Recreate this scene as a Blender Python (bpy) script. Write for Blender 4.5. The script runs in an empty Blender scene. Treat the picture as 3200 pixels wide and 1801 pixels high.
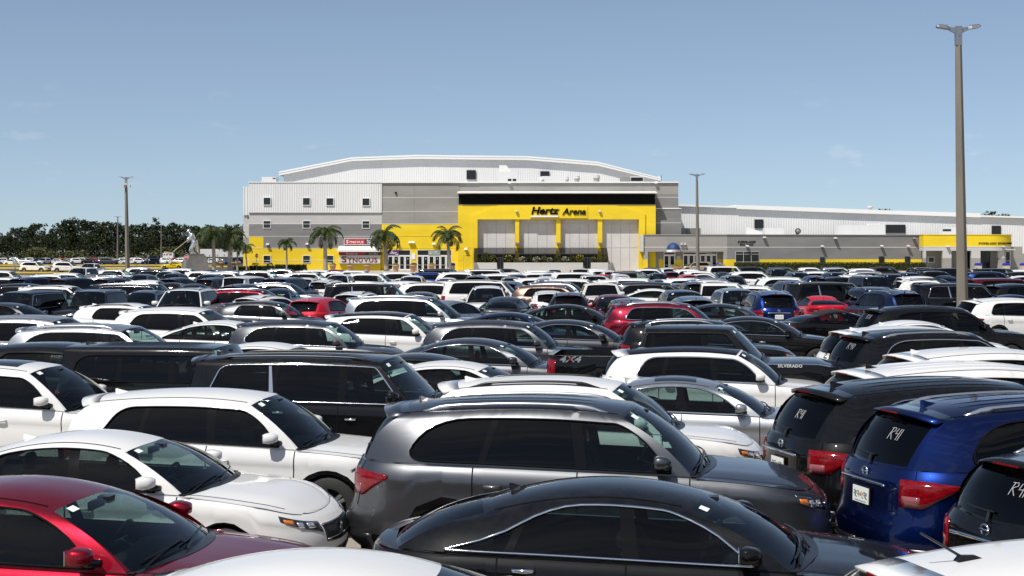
import bpy, bmesh, math, random
import numpy as np
import mathutils
from mathutils import Vector, Matrix

# ============================================================ camera, sky, sun, exposure
S = bpy.context.scene
COL = S.collection
random.seed(7)
EYE, FPX, HZ = 3.2, 4444.4, 788.0          # eye height (m), focal length and horizon in the 3200 x 1801 photograph
cd = bpy.data.cameras.new('camera'); cam = bpy.data.objects.new('camera', cd); COL.objects.link(cam); S.camera = cam
cd.lens = 50; cd.sensor_width = 36; cd.clip_start = .5; cd.clip_end = 6000
cam.location = (0, 0, EYE); cam.rotation_euler = (math.pi / 2, 0, 0); cd.shift_y = (HZ - 900.5) / 3200

SUN_DIR = Vector((-.42, -.50, 1.0)).normalized()
SUN_EL = math.asin(SUN_DIR.z); SUN_AZ = math.atan2(SUN_DIR.x, SUN_DIR.y)
w = bpy.data.worlds.new('World'); S.world = w; w.use_nodes = True
nt = w.node_tree; nt.nodes.clear(); Lk = nt.links.new
out = nt.nodes.new('ShaderNodeOutputWorld'); bg = nt.nodes.new('ShaderNodeBackground'); Lk(bg.outputs[0], out.inputs[0])
sky = nt.nodes.new('ShaderNodeTexSky'); sky.sky_type = 'NISHITA'; sky.sun_disc = False
sky.sun_elevation = SUN_EL; sky.sun_rotation = SUN_AZ
sky.altitude = SKY_ALT = 0; sky.air_density = .82; sky.dust_density = .45; sky.ozone_density = 3.4
tc = nt.nodes.new('ShaderNodeTexCoord')
lift = nt.nodes.new('ShaderNodeVectorMath'); lift.operation = 'ADD'; lift.inputs[1].default_value = (0, 0, .042)
Lk(tc.outputs['Generated'], lift.inputs[0]); Lk(lift.outputs[0], sky.inputs['Vector'])
# a few faint fair-weather clouds, low and thin
mp = nt.nodes.new('ShaderNodeMapping'); mp.inputs['Scale'].default_value = (24, 24, 62); Lk(tc.outputs['Generated'], mp.inputs['Vector'])
nz = nt.nodes.new('ShaderNodeTexNoise'); nz.inputs['Scale'].default_value = 1.0; nz.inputs['Detail'].default_value = 7; nz.inputs['Roughness'].default_value = .55; Lk(mp.outputs[0], nz.inputs['Vector'])
mr = nt.nodes.new('ShaderNodeMapRange'); mr.inputs['From Min'].default_value = .63; mr.inputs['From Max'].default_value = .82; mr.inputs['To Max'].default_value = .32; Lk(nz.outputs['Fac'], mr.inputs['Value'])
sep = nt.nodes.new('ShaderNodeSeparateXYZ'); Lk(tc.outputs['Generated'], sep.inputs[0])
hr = nt.nodes.new('ShaderNodeMapRange'); hr.inputs['From Min'].default_value = .125; hr.inputs['From Max'].default_value = .06; Lk(sep.outputs['Z'], hr.inputs['Value'])
mul = nt.nodes.new('ShaderNodeMath'); mul.operation = 'MULTIPLY'; Lk(mr.outputs[0], mul.inputs[0]); Lk(hr.outputs[0], mul.inputs[1])
mix = nt.nodes.new('ShaderNodeMix'); mix.data_type = 'RGBA'; mix.inputs['B'].default_value = (8.4, 8.0, 8.0, 1)
hsv = nt.nodes.new('ShaderNodeHueSaturation'); hsv.inputs['Saturation'].default_value = .82; hsv.inputs['Hue'].default_value = .497; Lk(sky.outputs[0], hsv.inputs['Color'])
Lk(mul.outputs[0], mix.inputs['Factor']); Lk(hsv.outputs[0], mix.inputs['A'])
# broken cloud higher up on the far side of the sky, the cloud the side windows of the cars mirror
mp2 = nt.nodes.new('ShaderNodeMapping'); mp2.inputs['Scale'].default_value = (4, 4, 22); Lk(tc.outputs['Generated'], mp2.inputs['Vector'])
nz2 = nt.nodes.new('ShaderNodeTexNoise'); nz2.inputs['Scale'].default_value = 1.0; nz2.inputs['Detail'].default_value = 8; nz2.inputs['Roughness'].default_value = .6; nz2.inputs['Distortion'].default_value = .4; Lk(mp2.outputs[0], nz2.inputs['Vector'])
m2 = nt.nodes.new('ShaderNodeMapRange'); m2.inputs['From Min'].default_value = .47; m2.inputs['From Max'].default_value = .66; m2.inputs['To Max'].default_value = .8; Lk(nz2.outputs['Fac'], m2.inputs['Value'])
yb_ = nt.nodes.new('ShaderNodeMapRange'); yb_.inputs['From Min'].default_value = .05; yb_.inputs['From Max'].default_value = -.35; Lk(sep.outputs['Y'], yb_.inputs['Value'])
k2 = nt.nodes.new('ShaderNodeMath'); k2.operation = 'MULTIPLY'; Lk(m2.outputs[0], k2.inputs[0]); Lk(yb_.outputs[0], k2.inputs[1])
mix2 = nt.nodes.new('ShaderNodeMix'); mix2.data_type = 'RGBA'; mix2.inputs['B'].default_value = (6.0, 5.8, 5.6, 1); Lk(k2.outputs[0], mix2.inputs['Factor']); Lk(mix.outputs['Result'], mix2.inputs['A']); Lk(mix2.outputs['Result'], bg.inputs[0]); bg.inputs[1].default_value = .112

sl = bpy.data.lights.new('sun', 'SUN'); sl.energy = 5.0; sl.angle = math.radians(.53); sl.color = (1.0, .955, .89)
so = bpy.data.objects.new('sun', sl); COL.objects.link(so); so.rotation_euler = SUN_DIR.to_track_quat('Z', 'Y').to_euler(); so.location = (0, 0, 60)
S.view_settings.view_transform = 'Standard'; S.view_settings.look = 'None'; S.view_settings.exposure = 0.0; S.view_settings.gamma = 1.0
S.view_settings.use_curve_mapping = False
S.cycles.max_bounces = 8; S.cycles.transparent_max_bounces = 24; S.cycles.glossy_bounces = 4; S.cycles.diffuse_bounces = 3
S.cycles.sample_clamp_indirect = 6.0

def fx(px, Y): return (px - 1600) * Y / FPX
def fz(py, Y): return EYE - (py - HZ) * Y / FPX
MAT = {}
def new_mat(name):
    m = bpy.data.materials.new(name); m.use_nodes = True
    nt = m.node_tree; nt.nodes.clear()
    out = nt.nodes.new('ShaderNodeOutputMaterial')
    return m, nt, out
def N(nt, t, **kw):
    n = nt.nodes.new(t)
    for k, v in kw.items(): setattr(n, k, v)
    return n
def pbsdf(nt, out, col=(.5, .5, .5), rough=.5, metal=0, coat=0, spec=.5, coatr=.03):
    b = nt.nodes.new('ShaderNodeBsdfPrincipled')
    b.inputs['Base Color'].default_value = (*col, 1); b.inputs['Roughness'].default_value = rough; b.inputs['Metallic'].default_value = metal
    b.inputs['Coat Weight'].default_value = coat; b.inputs['Coat Roughness'].default_value = coatr; b.inputs['Specular IOR Level'].default_value = spec
    nt.links.new(b.outputs[0], out.inputs['Surface']); return b
def simple(name, col, rough=.5, metal=0, coat=0, spec=.5):
    m, nt, out = new_mat(name); pbsdf(nt, out, col, rough, metal, coat, spec); return m
def noisy(name, col, rough=.8, amt=.25, scale=3., detail=6., bump=.0, bscale=40., col2=None, metal=0, stretch=(1, 1, 1)):
    """a colour that wanders a little at two scales, with optional fine relief"""
    m, nt, out = new_mat(name); b = pbsdf(nt, out, col, rough, metal); L = nt.links.new
    tc = N(nt, 'ShaderNodeTexCoord'); mp = N(nt, 'ShaderNodeMapping'); mp.inputs['Scale'].default_value = stretch; L(tc.outputs['Object'], mp.inputs['Vector'])
    n = N(nt, 'ShaderNodeTexNoise'); n.inputs['Scale'].default_value = scale; n.inputs['Detail'].default_value = detail; n.inputs['Roughness'].default_value = .65
    L(mp.outputs[0], n.inputs['Vector'])
    r = N(nt, 'ShaderNodeValToRGB'); r.color_ramp.elements[0].position = .3; r.color_ramp.elements[1].position = .7
    c2 = col2 or tuple(min(1, c * (1 + amt)) for c in col); c1 = tuple(c * (1 - amt) for c in col) if col2 is None else col
    r.color_ramp.elements[0].color = (*c1, 1); r.color_ramp.elements[1].color = (*c2, 1)
    L(n.outputs['Fac'], r.inputs['Fac']); L(r.outputs['Color'], b.inputs['Base Color'])
    if bump:
        n2 = N(nt, 'ShaderNodeTexNoise'); n2.inputs['Scale'].default_value = bscale; n2.inputs['Detail'].default_value = 4; L(mp.outputs[0], n2.inputs['Vector'])
        bp_ = N(nt, 'ShaderNodeBump'); bp_.inputs['Strength'].default_value = bump; bp_.inputs['Distance'].default_value = .02; L(n2.outputs['Fac'], bp_.inputs['Height']); L(bp_.outputs[0], b.inputs['Normal'])
    return m
def glass(name, tint, rough=0.0, refl=1.0):
    m, nt, out = new_mat(name); L = nt.links.new
    tr = N(nt, 'ShaderNodeBsdfTransparent'); tr.inputs[0].default_value = (*tint, 1)
    gl = N(nt, 'ShaderNodeBsdfGlossy'); gl.inputs['Roughness'].default_value = rough; gl.inputs[0].default_value = (1, 1, 1, 1)
    fr = N(nt, 'ShaderNodeFresnel'); fr.inputs['IOR'].default_value = 1.5
    mx = N(nt, 'ShaderNodeMixShader'); mu = N(nt, 'ShaderNodeMath', operation='MULTIPLY'); mu.inputs[1].default_value = refl
    L(fr.outputs[0], mu.inputs[0]); L(mu.outputs[0], mx.inputs[0]); L(tr.outputs[0], mx.inputs[1]); L(gl.outputs[0], mx.inputs[2]); L(mx.outputs[0], out.inputs['Surface'])
    return m
def paint_mat():
    m, nt, out = new_mat('car_paint'); b = pbsdf(nt, out, (.5, .5, .5), .40, 0, .9, .05, .025); b.inputs['Coat IOR'].default_value = 1.40; L = nt.links.new
    oi = N(nt, 'ShaderNodeObjectInfo'); 
    ge = N(nt, 'ShaderNodeNewGeometry'); sx = N(nt, 'ShaderNodeSeparateXYZ'); L(ge.outputs['Normal'], sx.inputs[0]); t2 = N(nt, 'ShaderNodeTexCoord')
    dn = N(nt, 'ShaderNodeTexNoise'); dn.inputs['Scale'].default_value = 9.0; dn.inputs['Detail'].default_value = 9; dn.inputs['Roughness'].default_value = .7; L(t2.outputs['Object'], dn.inputs['Vector'])
    d1 = N(nt, 'ShaderNodeMapRange'); d1.inputs['From Min'].default_value = .35; d1.inputs['From Max'].default_value = .75; d1.inputs['To Max'].default_value = .035; L(dn.outputs['Fac'], d1.inputs['Value'])
    d2 = N(nt, 'ShaderNodeMapRange'); d2.inputs['From Min'].default_value = .3; d2.inputs['From Max'].default_value = .95; L(sx.outputs['Z'], d2.inputs['Value'])
    d3 = N(nt, 'ShaderNodeMath', operation='MULTIPLY'); L(d1.outputs[0], d3.inputs[0]); L(d2.outputs[0], d3.inputs[1])
    dm = N(nt, 'ShaderNodeMix', data_type='RGBA'); dm.inputs['B'].default_value = (.30, .27, .23, 1); L(d3.outputs[0], dm.inputs['Factor']); L(oi.outputs['Color'], dm.inputs['A']); L(dm.outputs['Result'], b.inputs['Base Color'])
    iv = N(nt, 'ShaderNodeMath', operation='SUBTRACT'); iv.inputs[0].default_value = 1.0; L(oi.outputs['Alpha'], iv.inputs[1]); L(iv.outputs[0], b.inputs['Metallic'])
    # thin film of dust: a little rougher here and there
    tc = N(nt, 'ShaderNodeTexCoord'); n = N(nt, 'ShaderNodeTexNoise'); n.inputs['Scale'].default_value = 3.0; n.inputs['Detail'].default_value = 8; L(tc.outputs['Object'], n.inputs['Vector'])
    mr = N(nt, 'ShaderNodeMapRange'); mr.inputs['From Min'].default_value = .35; mr.inputs['From Max'].default_value = .75; mr.inputs['To Min'].default_value = .015; mr.inputs['To Max'].default_value = .09
    L(n.outputs['Fac'], mr.inputs['Value']); L(mr.outputs[0], b.inputs['Coat Roughness'])
    return m
def corrugated(name, col): return noisy(name, col, .45, .05, .35, 4)
def build_mats():
    M = MAT
    M['paint'] = paint_mat()
    M['satin'] = simple('black_plastic', (.008, .008, .009), .30)
    M['gloss'] = simple('gloss_black_trim', (.005, .005, .005), .07, spec=.2)
    M['black'] = simple('black', (.008, .008, .008), .6)
    M['gap'] = simple('shut_gap', (.006, .006, .006), .9, spec=.1)
    M['chrome'] = simple('chrome', (.72, .73, .75), .10, 1)
    M['alu'] = simple('satin_aluminium', (.62, .63, .65), .28, .9)
    M['fabric'] = noisy('soft_top_cloth', (.010, .010, .011), .9, .3, 8, bump=.2, bscale=300)
    M['glass_front'] = glass('windscreen_glass', (.60, .78, .74))
    M['glass_side'] = glass('side_glass', (.46, .57, .545), 0, .6)
    M['glass_rear'] = glass('rear_glass', (.34, .42, .41), 0, .8)
    M['glass_dark'] = glass('privacy_glass', (.03, .034, .034), 0, .6)
    M['glass_black'] = simple('roof_glass', (.006, .007, .008), .04, 0, 0, .5)
    M['mirror'] = simple('mirror_glass', (.7, .72, .74), .02, 1)
    M['tail'] = noisy('red_lens', (.10, .001, .003), .10, .3, 22, 2, col2=(.24, .004, .008), stretch=(1, 1, 2.2))
    M['tail_pale'] = simple('clear_rear_lens', (.22, .06, .065), .08, 0, 1)
    M['lamp'] = simple('headlamp', (.022, .023, .026), .06, .2, 1)
    M['lens'] = simple('projector_lens', (.75, .77, .80), .08, .8, 1)
    M['amber'] = simple('amber_lens', (.65, .17, .01), .10, 0, 1)
    M['plate'] = simple('plate_white', (.75, .76, .74), .4)
    M['plate_green'] = simple('plate_green', (.01, .10, .05), .5)
    M['sticker'] = simple('paper_sticker', (.70, .76, .74), .5)
    M['tyre'] = simple('rubber', (.014, .014, .014), .75)
    M['rim'] = simple('alloy', (.40, .41, .42), .28, .9)
    M['under'] = simple('underbody', (.006, .006, .006), .9, spec=.1)
    M['cabin'] = simple('cabin_plastic', (.011, .011, .012), .7, spec=.2)
    M['seat'] = simple('seat_cloth', (.014, .014, .015), .9, spec=.15)
# ---------------------------------------------------------------- car builder
def spl(xs, ys, x):
    """smooth monotone-ish interpolation through keys (cosine eased would flatten, so Catmull-Rom)"""
    xs = list(xs); ys = list(ys)
    if xs[0] > xs[-1]:
        xs.reverse(); ys.reverse()
    if x <= xs[0]: return ys[0]
    if x >= xs[-1]: return ys[-1]
    k = 0
    while x > xs[k + 1]: k += 1
    x0, x1 = xs[k], xs[k + 1]; t = (x - x0) / (x1 - x0); h = x1 - x0
    d = (ys[k + 1] - ys[k]) / h
    def sl(i):
        if i == 0: return (ys[1] - ys[0]) / (xs[1] - xs[0])
        if i == len(xs) - 1: return (ys[-1] - ys[-2]) / (xs[-1] - xs[-2])
        a = (ys[i] - ys[i - 1]) / (xs[i] - xs[i - 1]); b = (ys[i + 1] - ys[i]) / (xs[i + 1] - xs[i])
        return 0 if a * b <= 0 else 2 * a * b / (a + b)
    m0, m1 = sl(k), sl(k + 1)
    t2, t3 = t * t, t * t * t
    return ys[k] * (2*t3 - 3*t2 + 1) + h * m0 * (t3 - 2*t2 + t) + ys[k + 1] * (3*t2 - 2*t3) + h * m1 * (t3 - t2)

class Shell:
    """faces with coordinates, tagged by piece; welded by position so that shading runs smoothly over the joints"""
    def __init__(s):
        s.v = []; s.idx = {}; s.f = []
    def vert(s, p):
        k = (round(p[0], 4), round(p[1], 4), round(p[2], 4))
        i = s.idx.get(k)
        if i is None:
            i = len(s.v); s.idx[k] = i; s.v.append(k)
        return i
    def face(s, pts, piece, mat=0):
        ids = [s.vert(p) for p in pts]
        u = [ids[i] for i in range(len(ids)) if ids[i] != ids[i - 1]]
        if len(u) > 2 and len(set(u)) == len(u): s.f.append((u, piece, mat))
    def grid(s, rows, piece, mat=0, flip=False):
        for a, b in zip(rows[:-1], rows[1:]):
            for i in range(len(a) - 1):
                q = [a[i], a[i + 1], b[i + 1], b[i]]
                if flip: q.reverse()
                s.face(q, piece, mat)
    def normals(s):
        V = np.array(s.v, float); N = np.zeros_like(V)
        for u, _, _ in s.f:
            p = V[u]; n = np.zeros(3)
            for i in range(1, len(u) - 1): n += np.cross(p[i] - p[0], p[i + 1] - p[0])
            for i in u: N[i] += n
        l = np.linalg.norm(N, axis=1); l[l == 0] = 1
        return V, N / l[:, None]
    def pieces(s):
        V, N = s.normals(); out = {}
        for u, piece, mat in s.f:
            d = out.setdefault(piece, dict(m={}, v=[], n=[], f=[], mat=[]))
            loc = []
            for i in u:
                if i not in d['m']:
                    d['m'][i] = len(d['v']); d['v'].append(tuple(V[i])); d['n'].append(tuple(N[i]))
                loc.append(d['m'][i])
            d['f'].append(loc); d['mat'].append(mat)
        return out

def mesh_from(name, v, f, mats, mi=None, normals=None, smooth=True):
    me = bpy.data.meshes.new(name)
    me.from_pydata(v, [], f)
    for m in mats: me.materials.append(m)
    if mi is not None: me.polygons.foreach_set('material_index', mi)
    if smooth: me.polygons.foreach_set('use_smooth', [True] * len(f))
    me.update()
    if normals is not None: me.normals_split_custom_set_from_vertices(normals)
    return me

PAINT, BLACK, GAP, TRIM = 0, 1, 2, 3

CAR = {
 # L W H | axles | belt A,D | hood cowl,nose | tail deck z | A base/top, D base/top, B base/top, C base/top | roof edge
 'sedan': dict(dt=.07, L=4.85, W=1.84, H=1.45, xf=1.48, xa=-1.34, zA=.93, zD=1.0, zc=.95, zn=.67, zt=.98, Ab=1.0, At=.27, Db=-1.74, Dt=-1.12,
               Bb=-.12, Bt=-.20, Cb=-1.02, Ct=-.92, cw=.16, hd=.10, rw=.12, rh=.08, yt=.56, crown=.075, dlo=(.075, .955, .06, .93), rr=.05, kind='sedan', doors=4),
 'fastback': dict(dt=.22, L=4.88, W=1.86, H=1.45, xf=1.50, xa=-1.33, zA=.93, zD=1.0, zc=.95, zn=.67, zt=1.0, Ab=.90, At=.12, Db=-2.06, Dt=-1.36,
               Bb=-.26, Bt=-.32, Cb=-1.20, Ct=-1.06, cw=.16, hd=.10, rw=.10, rh=.08, yt=.55, crown=.075, dlo=(.075, .90, .06, .93), rr=.04, kind='sedan', doors=4),
 'coupe': dict(L=4.78, W=1.91, H=1.38, xf=1.55, xa=-1.17, zA=.92, zD=1.0, zc=.95, zn=.72, zt=1.02, Ab=.85, At=.10, Db=-1.62, Dt=-.92,
               Bb=-.52, Bt=-.55, Cb=-.60, Ct=-.60, cw=.14, hd=.08, rw=.12, rh=.08, yt=.55, crown=.06, dlo=(.08, .93, .07, .92), rr=.05, kind='sedan', doors=2),
 'suv': dict(L=4.62, W=1.86, H=1.67, xf=1.40, xa=-1.30, zA=1.02, zD=1.12, zc=1.05, zn=.82, zt=1.10, Ab=1.0, At=.30, Db=-2.04, Dt=-1.72,
               Bb=-.08, Bt=-.14, Cb=-1.02, Ct=-.92, cw=.16, hd=.10, rw=.12, rh=.10, yt=.60, crown=.085, dlo=(.07, .875, .05, .84), rr=.07, kind='suv', doors=4),
 'suvL': dict(L=5.02, W=1.95, H=1.75, xf=1.55, xa=-1.35, zA=1.06, zD=1.14, zc=1.08, zn=.86, zt=1.12, Ab=1.10, At=.38, Db=-2.22, Dt=-1.86,
               Bb=.02, Bt=-.06, Cb=-1.0, Ct=-.84, cw=.16, hd=.11, rw=.12, rh=.10, yt=.64, crown=.085, dlo=(.06, .915, .05, .86), rr=.11, kind='suv', doors=4),
 'suvXL': dict(L=5.30, W=2.03, H=1.89, xf=1.72, xa=-1.30, zA=1.17, zD=1.20, zc=1.20, zn=1.02, zt=1.20, Ab=1.12, At=.52, Db=-2.44, Dt=-2.28,
               Bb=.02, Bt=.0, Cb=-1.06, Ct=-1.0, cw=.14, hd=.10, rw=.10, rh=.08, yt=.70, crown=.065, dlo=(.055, .94, .05, .90), rr=.05, kind='suv', doors=4),
 'jeep': dict(L=4.70, W=1.86, H=1.83, xf=1.55, xa=-1.40, zA=1.20, zD=1.20, zc=1.21, zn=1.08, zt=1.20, Ab=.72, At=.42, Db=-2.10, Dt=-2.02,
               Bb=-.20, Bt=-.20, Cb=-1.08, Ct=-1.06, cw=.06, hd=.04, rw=.05, rh=.04, yt=.70, crown=.03, dlo=(.07, .95, .10, .80), rr=.08, kind='suv', doors=4),
 'van': dict(L=5.17, W=2.0, H=1.75, xf=1.62, xa=-1.47, zA=1.0, zD=1.06, zc=1.02, zn=.80, zt=1.04, Ab=1.32, At=.42, Db=-2.36, Dt=-2.12,
               Bb=.12, Bt=.02, Cb=-1.12, Ct=-1.08, cw=.18, hd=.12, rw=.12, rh=.10, yt=.66, crown=.08, dlo=(.07, .93, .05, .87), rr=.12, kind='suv', doors=4),
 'hatch': dict(L=4.20, W=1.79, H=1.57, xf=1.26, xa=-1.34, zA=1.0, zD=1.09, zc=1.03, zn=.80, zt=1.06, Ab=.98, At=.26, Db=-1.84, Dt=-1.52,
               Bb=-.12, Bt=-.18, Cb=-.98, Ct=-.90, cw=.16, hd=.10, rw=.10, rh=.08, yt=.59, crown=.08, dlo=(.07, .80, .05, .85), rr=.08, kind='suv', doors=4),
 'truck': dict(L=5.87, W=2.05, H=1.90, xf=1.92, xa=-1.82, zA=1.22, zD=1.26, zc=1.27, zn=1.10, zt=1.34, Ab=1.22, At=.62, Db=-1.02, Dt=-.92,
               Bb=.20, Bt=.16, Cb=-.80, Ct=-.76, cw=.12, hd=.10, rw=.03, rh=.03, yt=.71, crown=.06, dlo=(.09, .93, .06, .88), rr=.05, kind='truck', doors=4),
}

def car_shape(T):
    L, W, H = T['L'], T['W'] / 2, T['H']
    xn, xr = L / 2, -L / 2
    boxy = T in (CAR['jeep'], CAR['truck'], CAR['suvXL'])
    sed = T['kind'] == 'sedan'
    zlow = .20 if sed else .25
    R = .36 if sed else (.42 if boxy else .40); zax = .33 if sed else (.39 if boxy else .36)
    xsf = T['xf'] + .10; xsr = T['xa'] - .02
    # top edge of the lower body, along x
    kx = [xr, xr + .10, T['Db'] - .02, T['Bb'], T['Ab'], T['Ab'] + T['cw'], (T['Ab'] + xn) / 2 + .1, xn - .25, xn]
    if T['kind'] == 'truck':
        kx = [xr, xr + .10, T['Db'] - .16, T['Db'] - .10, T['Bb'], T['Ab'], (T['Ab'] + xn) / 2 + .1, xn - .25, xn]
        kz = [T['zt'] - .02, T['zt'], T['zt'], T['zD'], (T['zA'] + T['zD']) / 2, T['zA'], T['zA'] + .01, T['zn'] + .03, T['zn'] - .02]
    else:
        dr = .05 if sed else .02
        hm = T['zA'] - (T['zA'] - T['zn']) * .34
        kz = [T['zt'] - dr, T['zt'], T['zD'], T['zA'] + .45 * (T['zD'] - T['zA']), T['zA'], T['zA'] - .01, hm, T['zn'] + .05, T['zn'] - .03]
    ztop = lambda x: spl(kx, kz, x)
    # plan half-width by level, end positions by level
    fk = [0, .10, .28, .50, .62, .72, .80, .86, .93, 1.0]
    wk = [.915, .965, .987, .995, .990, .981, .991, .984, .964, .925] if not boxy else [.93, .97, .985, .995, .996, .988, .992, .987, .972, .945]
    wf = lambda f: spl(fk, wk, f) * W
    if sed:
        nf = lambda f: spl([0, .12, .35, .55, .75, .9, 1], [xn - .12, xn - .02, xn, xn - .01, xn - .05, xn - .12, xn - .20], f)
        rf = lambda f: spl([0, .15, .4, .55, .75, .93, 1], [xr + .12, xr + .01, xr, xr + .04, xr + .10, xr + .09, xr + .13], f)
    elif boxy:
        nf = lambda f: spl([0, .15, .35, .5, .8, .93, 1], [xn - .12, xn, xn, xn - .05, xn - .04, xn - .06, xn - .12], f)
        rf = lambda f: spl([0, .15, .33, .42, .7, 1], [xr + .10, xr, xr, xr + .07, xr + .09, xr + .13], f)
    else:
        nf = lambda f: spl([0, .12, .35, .5, .75, .9, 1], [xn - .14, xn - .02, xn, xn - .02, xn - .06, xn - .11, xn - .20], f)
        rf = lambda f: spl([0, .15, .36, .46, .6, .85, 1], [xr + .14, xr + .01, xr, xr + .06, xr + .09, xr + .10, xr + .16], f)
    ef = 2.5 if not boxy else 3.6
    er = 3.0 if not boxy else 4.2
    def sup(xs, xe, w, th, e):
        c, s_ = max(0., math.cos(th)), max(0., math.sin(th))
        return xs + (xe - xs) * s_ ** (2 / e), w * c ** (2 / e)
    def zbot(x):
        z = zlow
        for xc in (T['xf'], T['xa']):
            d = abs(x - xc)
            if d < R: z = max(z, zax + math.sqrt(R * R - d * d))
        return z
    def top_x(seg, val):
        if seg == 'f': return sup(xsf, nf(1), wf(1), val, ef)[0]
        if seg == 'r': return sup(xsr, rf(1), wf(1), val, er)[0]
        return val
    def bp(seg, val, f):
        """point on the lower body: seg 's' (val = x), 'f' / 'r' (val = angle, 0 at the side, pi/2 on the centre line), f = 0 bottom .. 1 top"""
        if seg == 's':
            zt = ztop(val); zb = zbot(val); z = zb + f * (zt - zb)
            g = (z - zlow) / (zt - zlow)
            return (val, wf(g), z)
        zt = ztop(top_x(seg, val))
        # the arch reaches a little past the start of the corner
        if seg == 'f': x0 = sup(xsf, nf(.3), W, val, ef)[0]
        else: x0 = sup(xsr, rf(.3), W, val, er)[0]
        zb = zbot(x0) if abs(x0 - (T['xf'] if seg == 'f' else T['xa'])) < R else zlow
        z = zb + f * (zt - zb); g = (z - zlow) / (zt - zlow)
        x, y = sup(xsf, nf(g), wf(g), val, ef) if seg == 'f' else sup(xsr, rf(g), wf(g), val, er)
        return (x, y, z)
    sh = Shell()
    # ring columns, rear centre -> front centre
    cols = [('r', math.pi / 2 * (1 - k / 13)) for k in range(13)]
    xs = set()
    n = 16
    for k in range(n + 1): xs.add(round(xsr + (xsf - xsr) * k / n, 4))
    for xc in (T['xf'], T['xa']):
        for k in range(11):
            x = xc + R * math.cos(math.pi * k / 10) * .9995
            if xsr < x < xsf: xs.add(round(x, 4))
        for x in (xc - R - .004, xc + R + .004):
            if xsr < x < xsf: xs.add(round(x, 4))
    doors = [T['Ab'] - .02, T['Bb'] - .04, T['Cb'] - .06] if T['doors'] == 4 else [T['Ab'] - .02, T['Bb'] - .04]
    if T['kind'] == 'truck': doors[2] = T['Cb'] - .05
    for x in doors: xs.add(round(x, 4))
    # dense stations where glass meets the body
    for a in (T['Ab'], T['Ab'] + T['cw'] * .5, T['Ab'] + T['cw'], T['Db'], T['Db'] - T['rw'] * .5, T['Db'] - T['rw']):
        if xsr < a < xsf: xs.add(round(a, 4))
    xs = sorted(xs)
    ded = [xs[0]]
    for x in xs[1:]:
        if x - ded[-1] > .0035: ded.append(x)
    cols += [('s', x) for x in ded]
    cols += [('f', math.pi / 2 * (k + 1) / 13) for k in range(13)]
    fl = [0, .08, .2, .34, .48, .58, .66, .72, .76, .80, .84, .88, .93, .97, 1.0]
    ring = [[bp(s, v, f) for f in fl] for s, v in cols]
    for sd in (1, -1):
        for a, b, ca, cb in zip(ring[:-1], ring[1:], cols[:-1], cols[1:]):
            piece = 'body'
            if ca[0] == 's' and cb[0] == 's':
                mx = (ca[1] + cb[1]) / 2
                for k in range(len(doors) - 1):
                    if doors[k + 1] < mx < doors[k]: piece = 'door%d%s' % (k, 'L' if sd > 0 else 'R')
            for i in range(len(fl) - 1):
                pc = piece if fl[i] >= .08 else 'body'
                mat = BLACK if (fl[i + 1] <= .2 and T['kind'] == 'suv' and not boxy) else (BLACK if fl[i + 1] <= .08 else PAINT)
                q = [a[i], b[i], b[i + 1], a[i + 1]]
                q = [(p[0], p[1] * sd, p[2]) for p in q]
                if sd < 0: q.reverse()
                # outside of the left side faces +y: order so that the normal points out
                q.reverse()
                sh.face(q, pc, mat)
    # deck: hood, shoulder shelf, boot lid
    topc = [c[-1] for c in ring]
    ex = [p[0] for p in topc]; ey = [p[1] for p in topc]
    def edge_y(x):
        if x <= ex[0]: return 0
        if x >= ex[-1]: return 0
        lo = 0
        for k in range(len(ex) - 1):
            if ex[k] <= x <= ex[k + 1]:
                t = (x - ex[k]) / max(1e-6, ex[k + 1] - ex[k]); return ey[k] + t * (ey[k + 1] - ey[k])
        return 0
    crown_k = ([xr, T['Db'] - T['rw'], T['Db'], T['Ab'], T['Ab'] + T['cw'], xn - .5, xn], [.015, .025, .02, .02, .045, .055, .02])
    def deck(x, y):
        w = max(.05, edge_y(x)); c = spl(crown_k[0], crown_k[1], x) * min(1, w / (W * .8))
        r = min(1., abs(y) / w)
        return ztop(x) + c * (1 - r ** 2.6) + (.006 * max(0, 1 - ((r - .62) / .22) ** 2) if x > T['Ab'] + T['cw'] and not boxy else 0) * min(1, (xn - x) / .5)
    yA = edge_y(T['Ab']) - .035; yD = edge_y(T['Db']) - .035
    xc_f = T['Ab'] + T['cw']; xc_r = T['Db'] - T['rw']
    def yin(x):
        if x >= xc_f or x <= xc_r: return 0.
        if x > T['Ab']: return yA * ((xc_f - x) / T['cw']) ** (1 / 2.2)
        if x < T['Db']: return yD * ((x - xc_r) / T['rw']) ** (1 / 2.2)
        return yb(x)
    def yb(x):
        return edge_y(x) - .035
    truck_bed = T['kind'] == 'truck'
    xbed = T['Db'] - .12
    m = 8
    rows = []
    for p in topc:
        x, w = p[0], p[1]
        yi = min(yin(x), w)
        rows.append([(x, w + (yi - w) * k / m, deck(x, w + (yi - w) * k / m) if k else p[2]) for k in range(m + 1)])
    for a, b in zip(rows[:-1], rows[1:]):
        mx = (a[0][0] + b[0][0]) / 2
        for i in range(m):
            if truck_bed and mx < xbed: continue
            if mx > T['Ab'] + .02:
                fr = 1 - (i + .5) / m
                piece = 'hood' if (fr < .88 and mx < xn - .16) else 'body'
            else: piece = 'body'
            q = [a[i], b[i], b[i + 1], a[i + 1]]
            for sd in (1, -1):
                qq = [(p[0], p[1] * sd, p[2]) for p in q]
                if sd > 0: qq.reverse()
                sh.face(qq[::-1] if True else qq, piece, PAINT)
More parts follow.
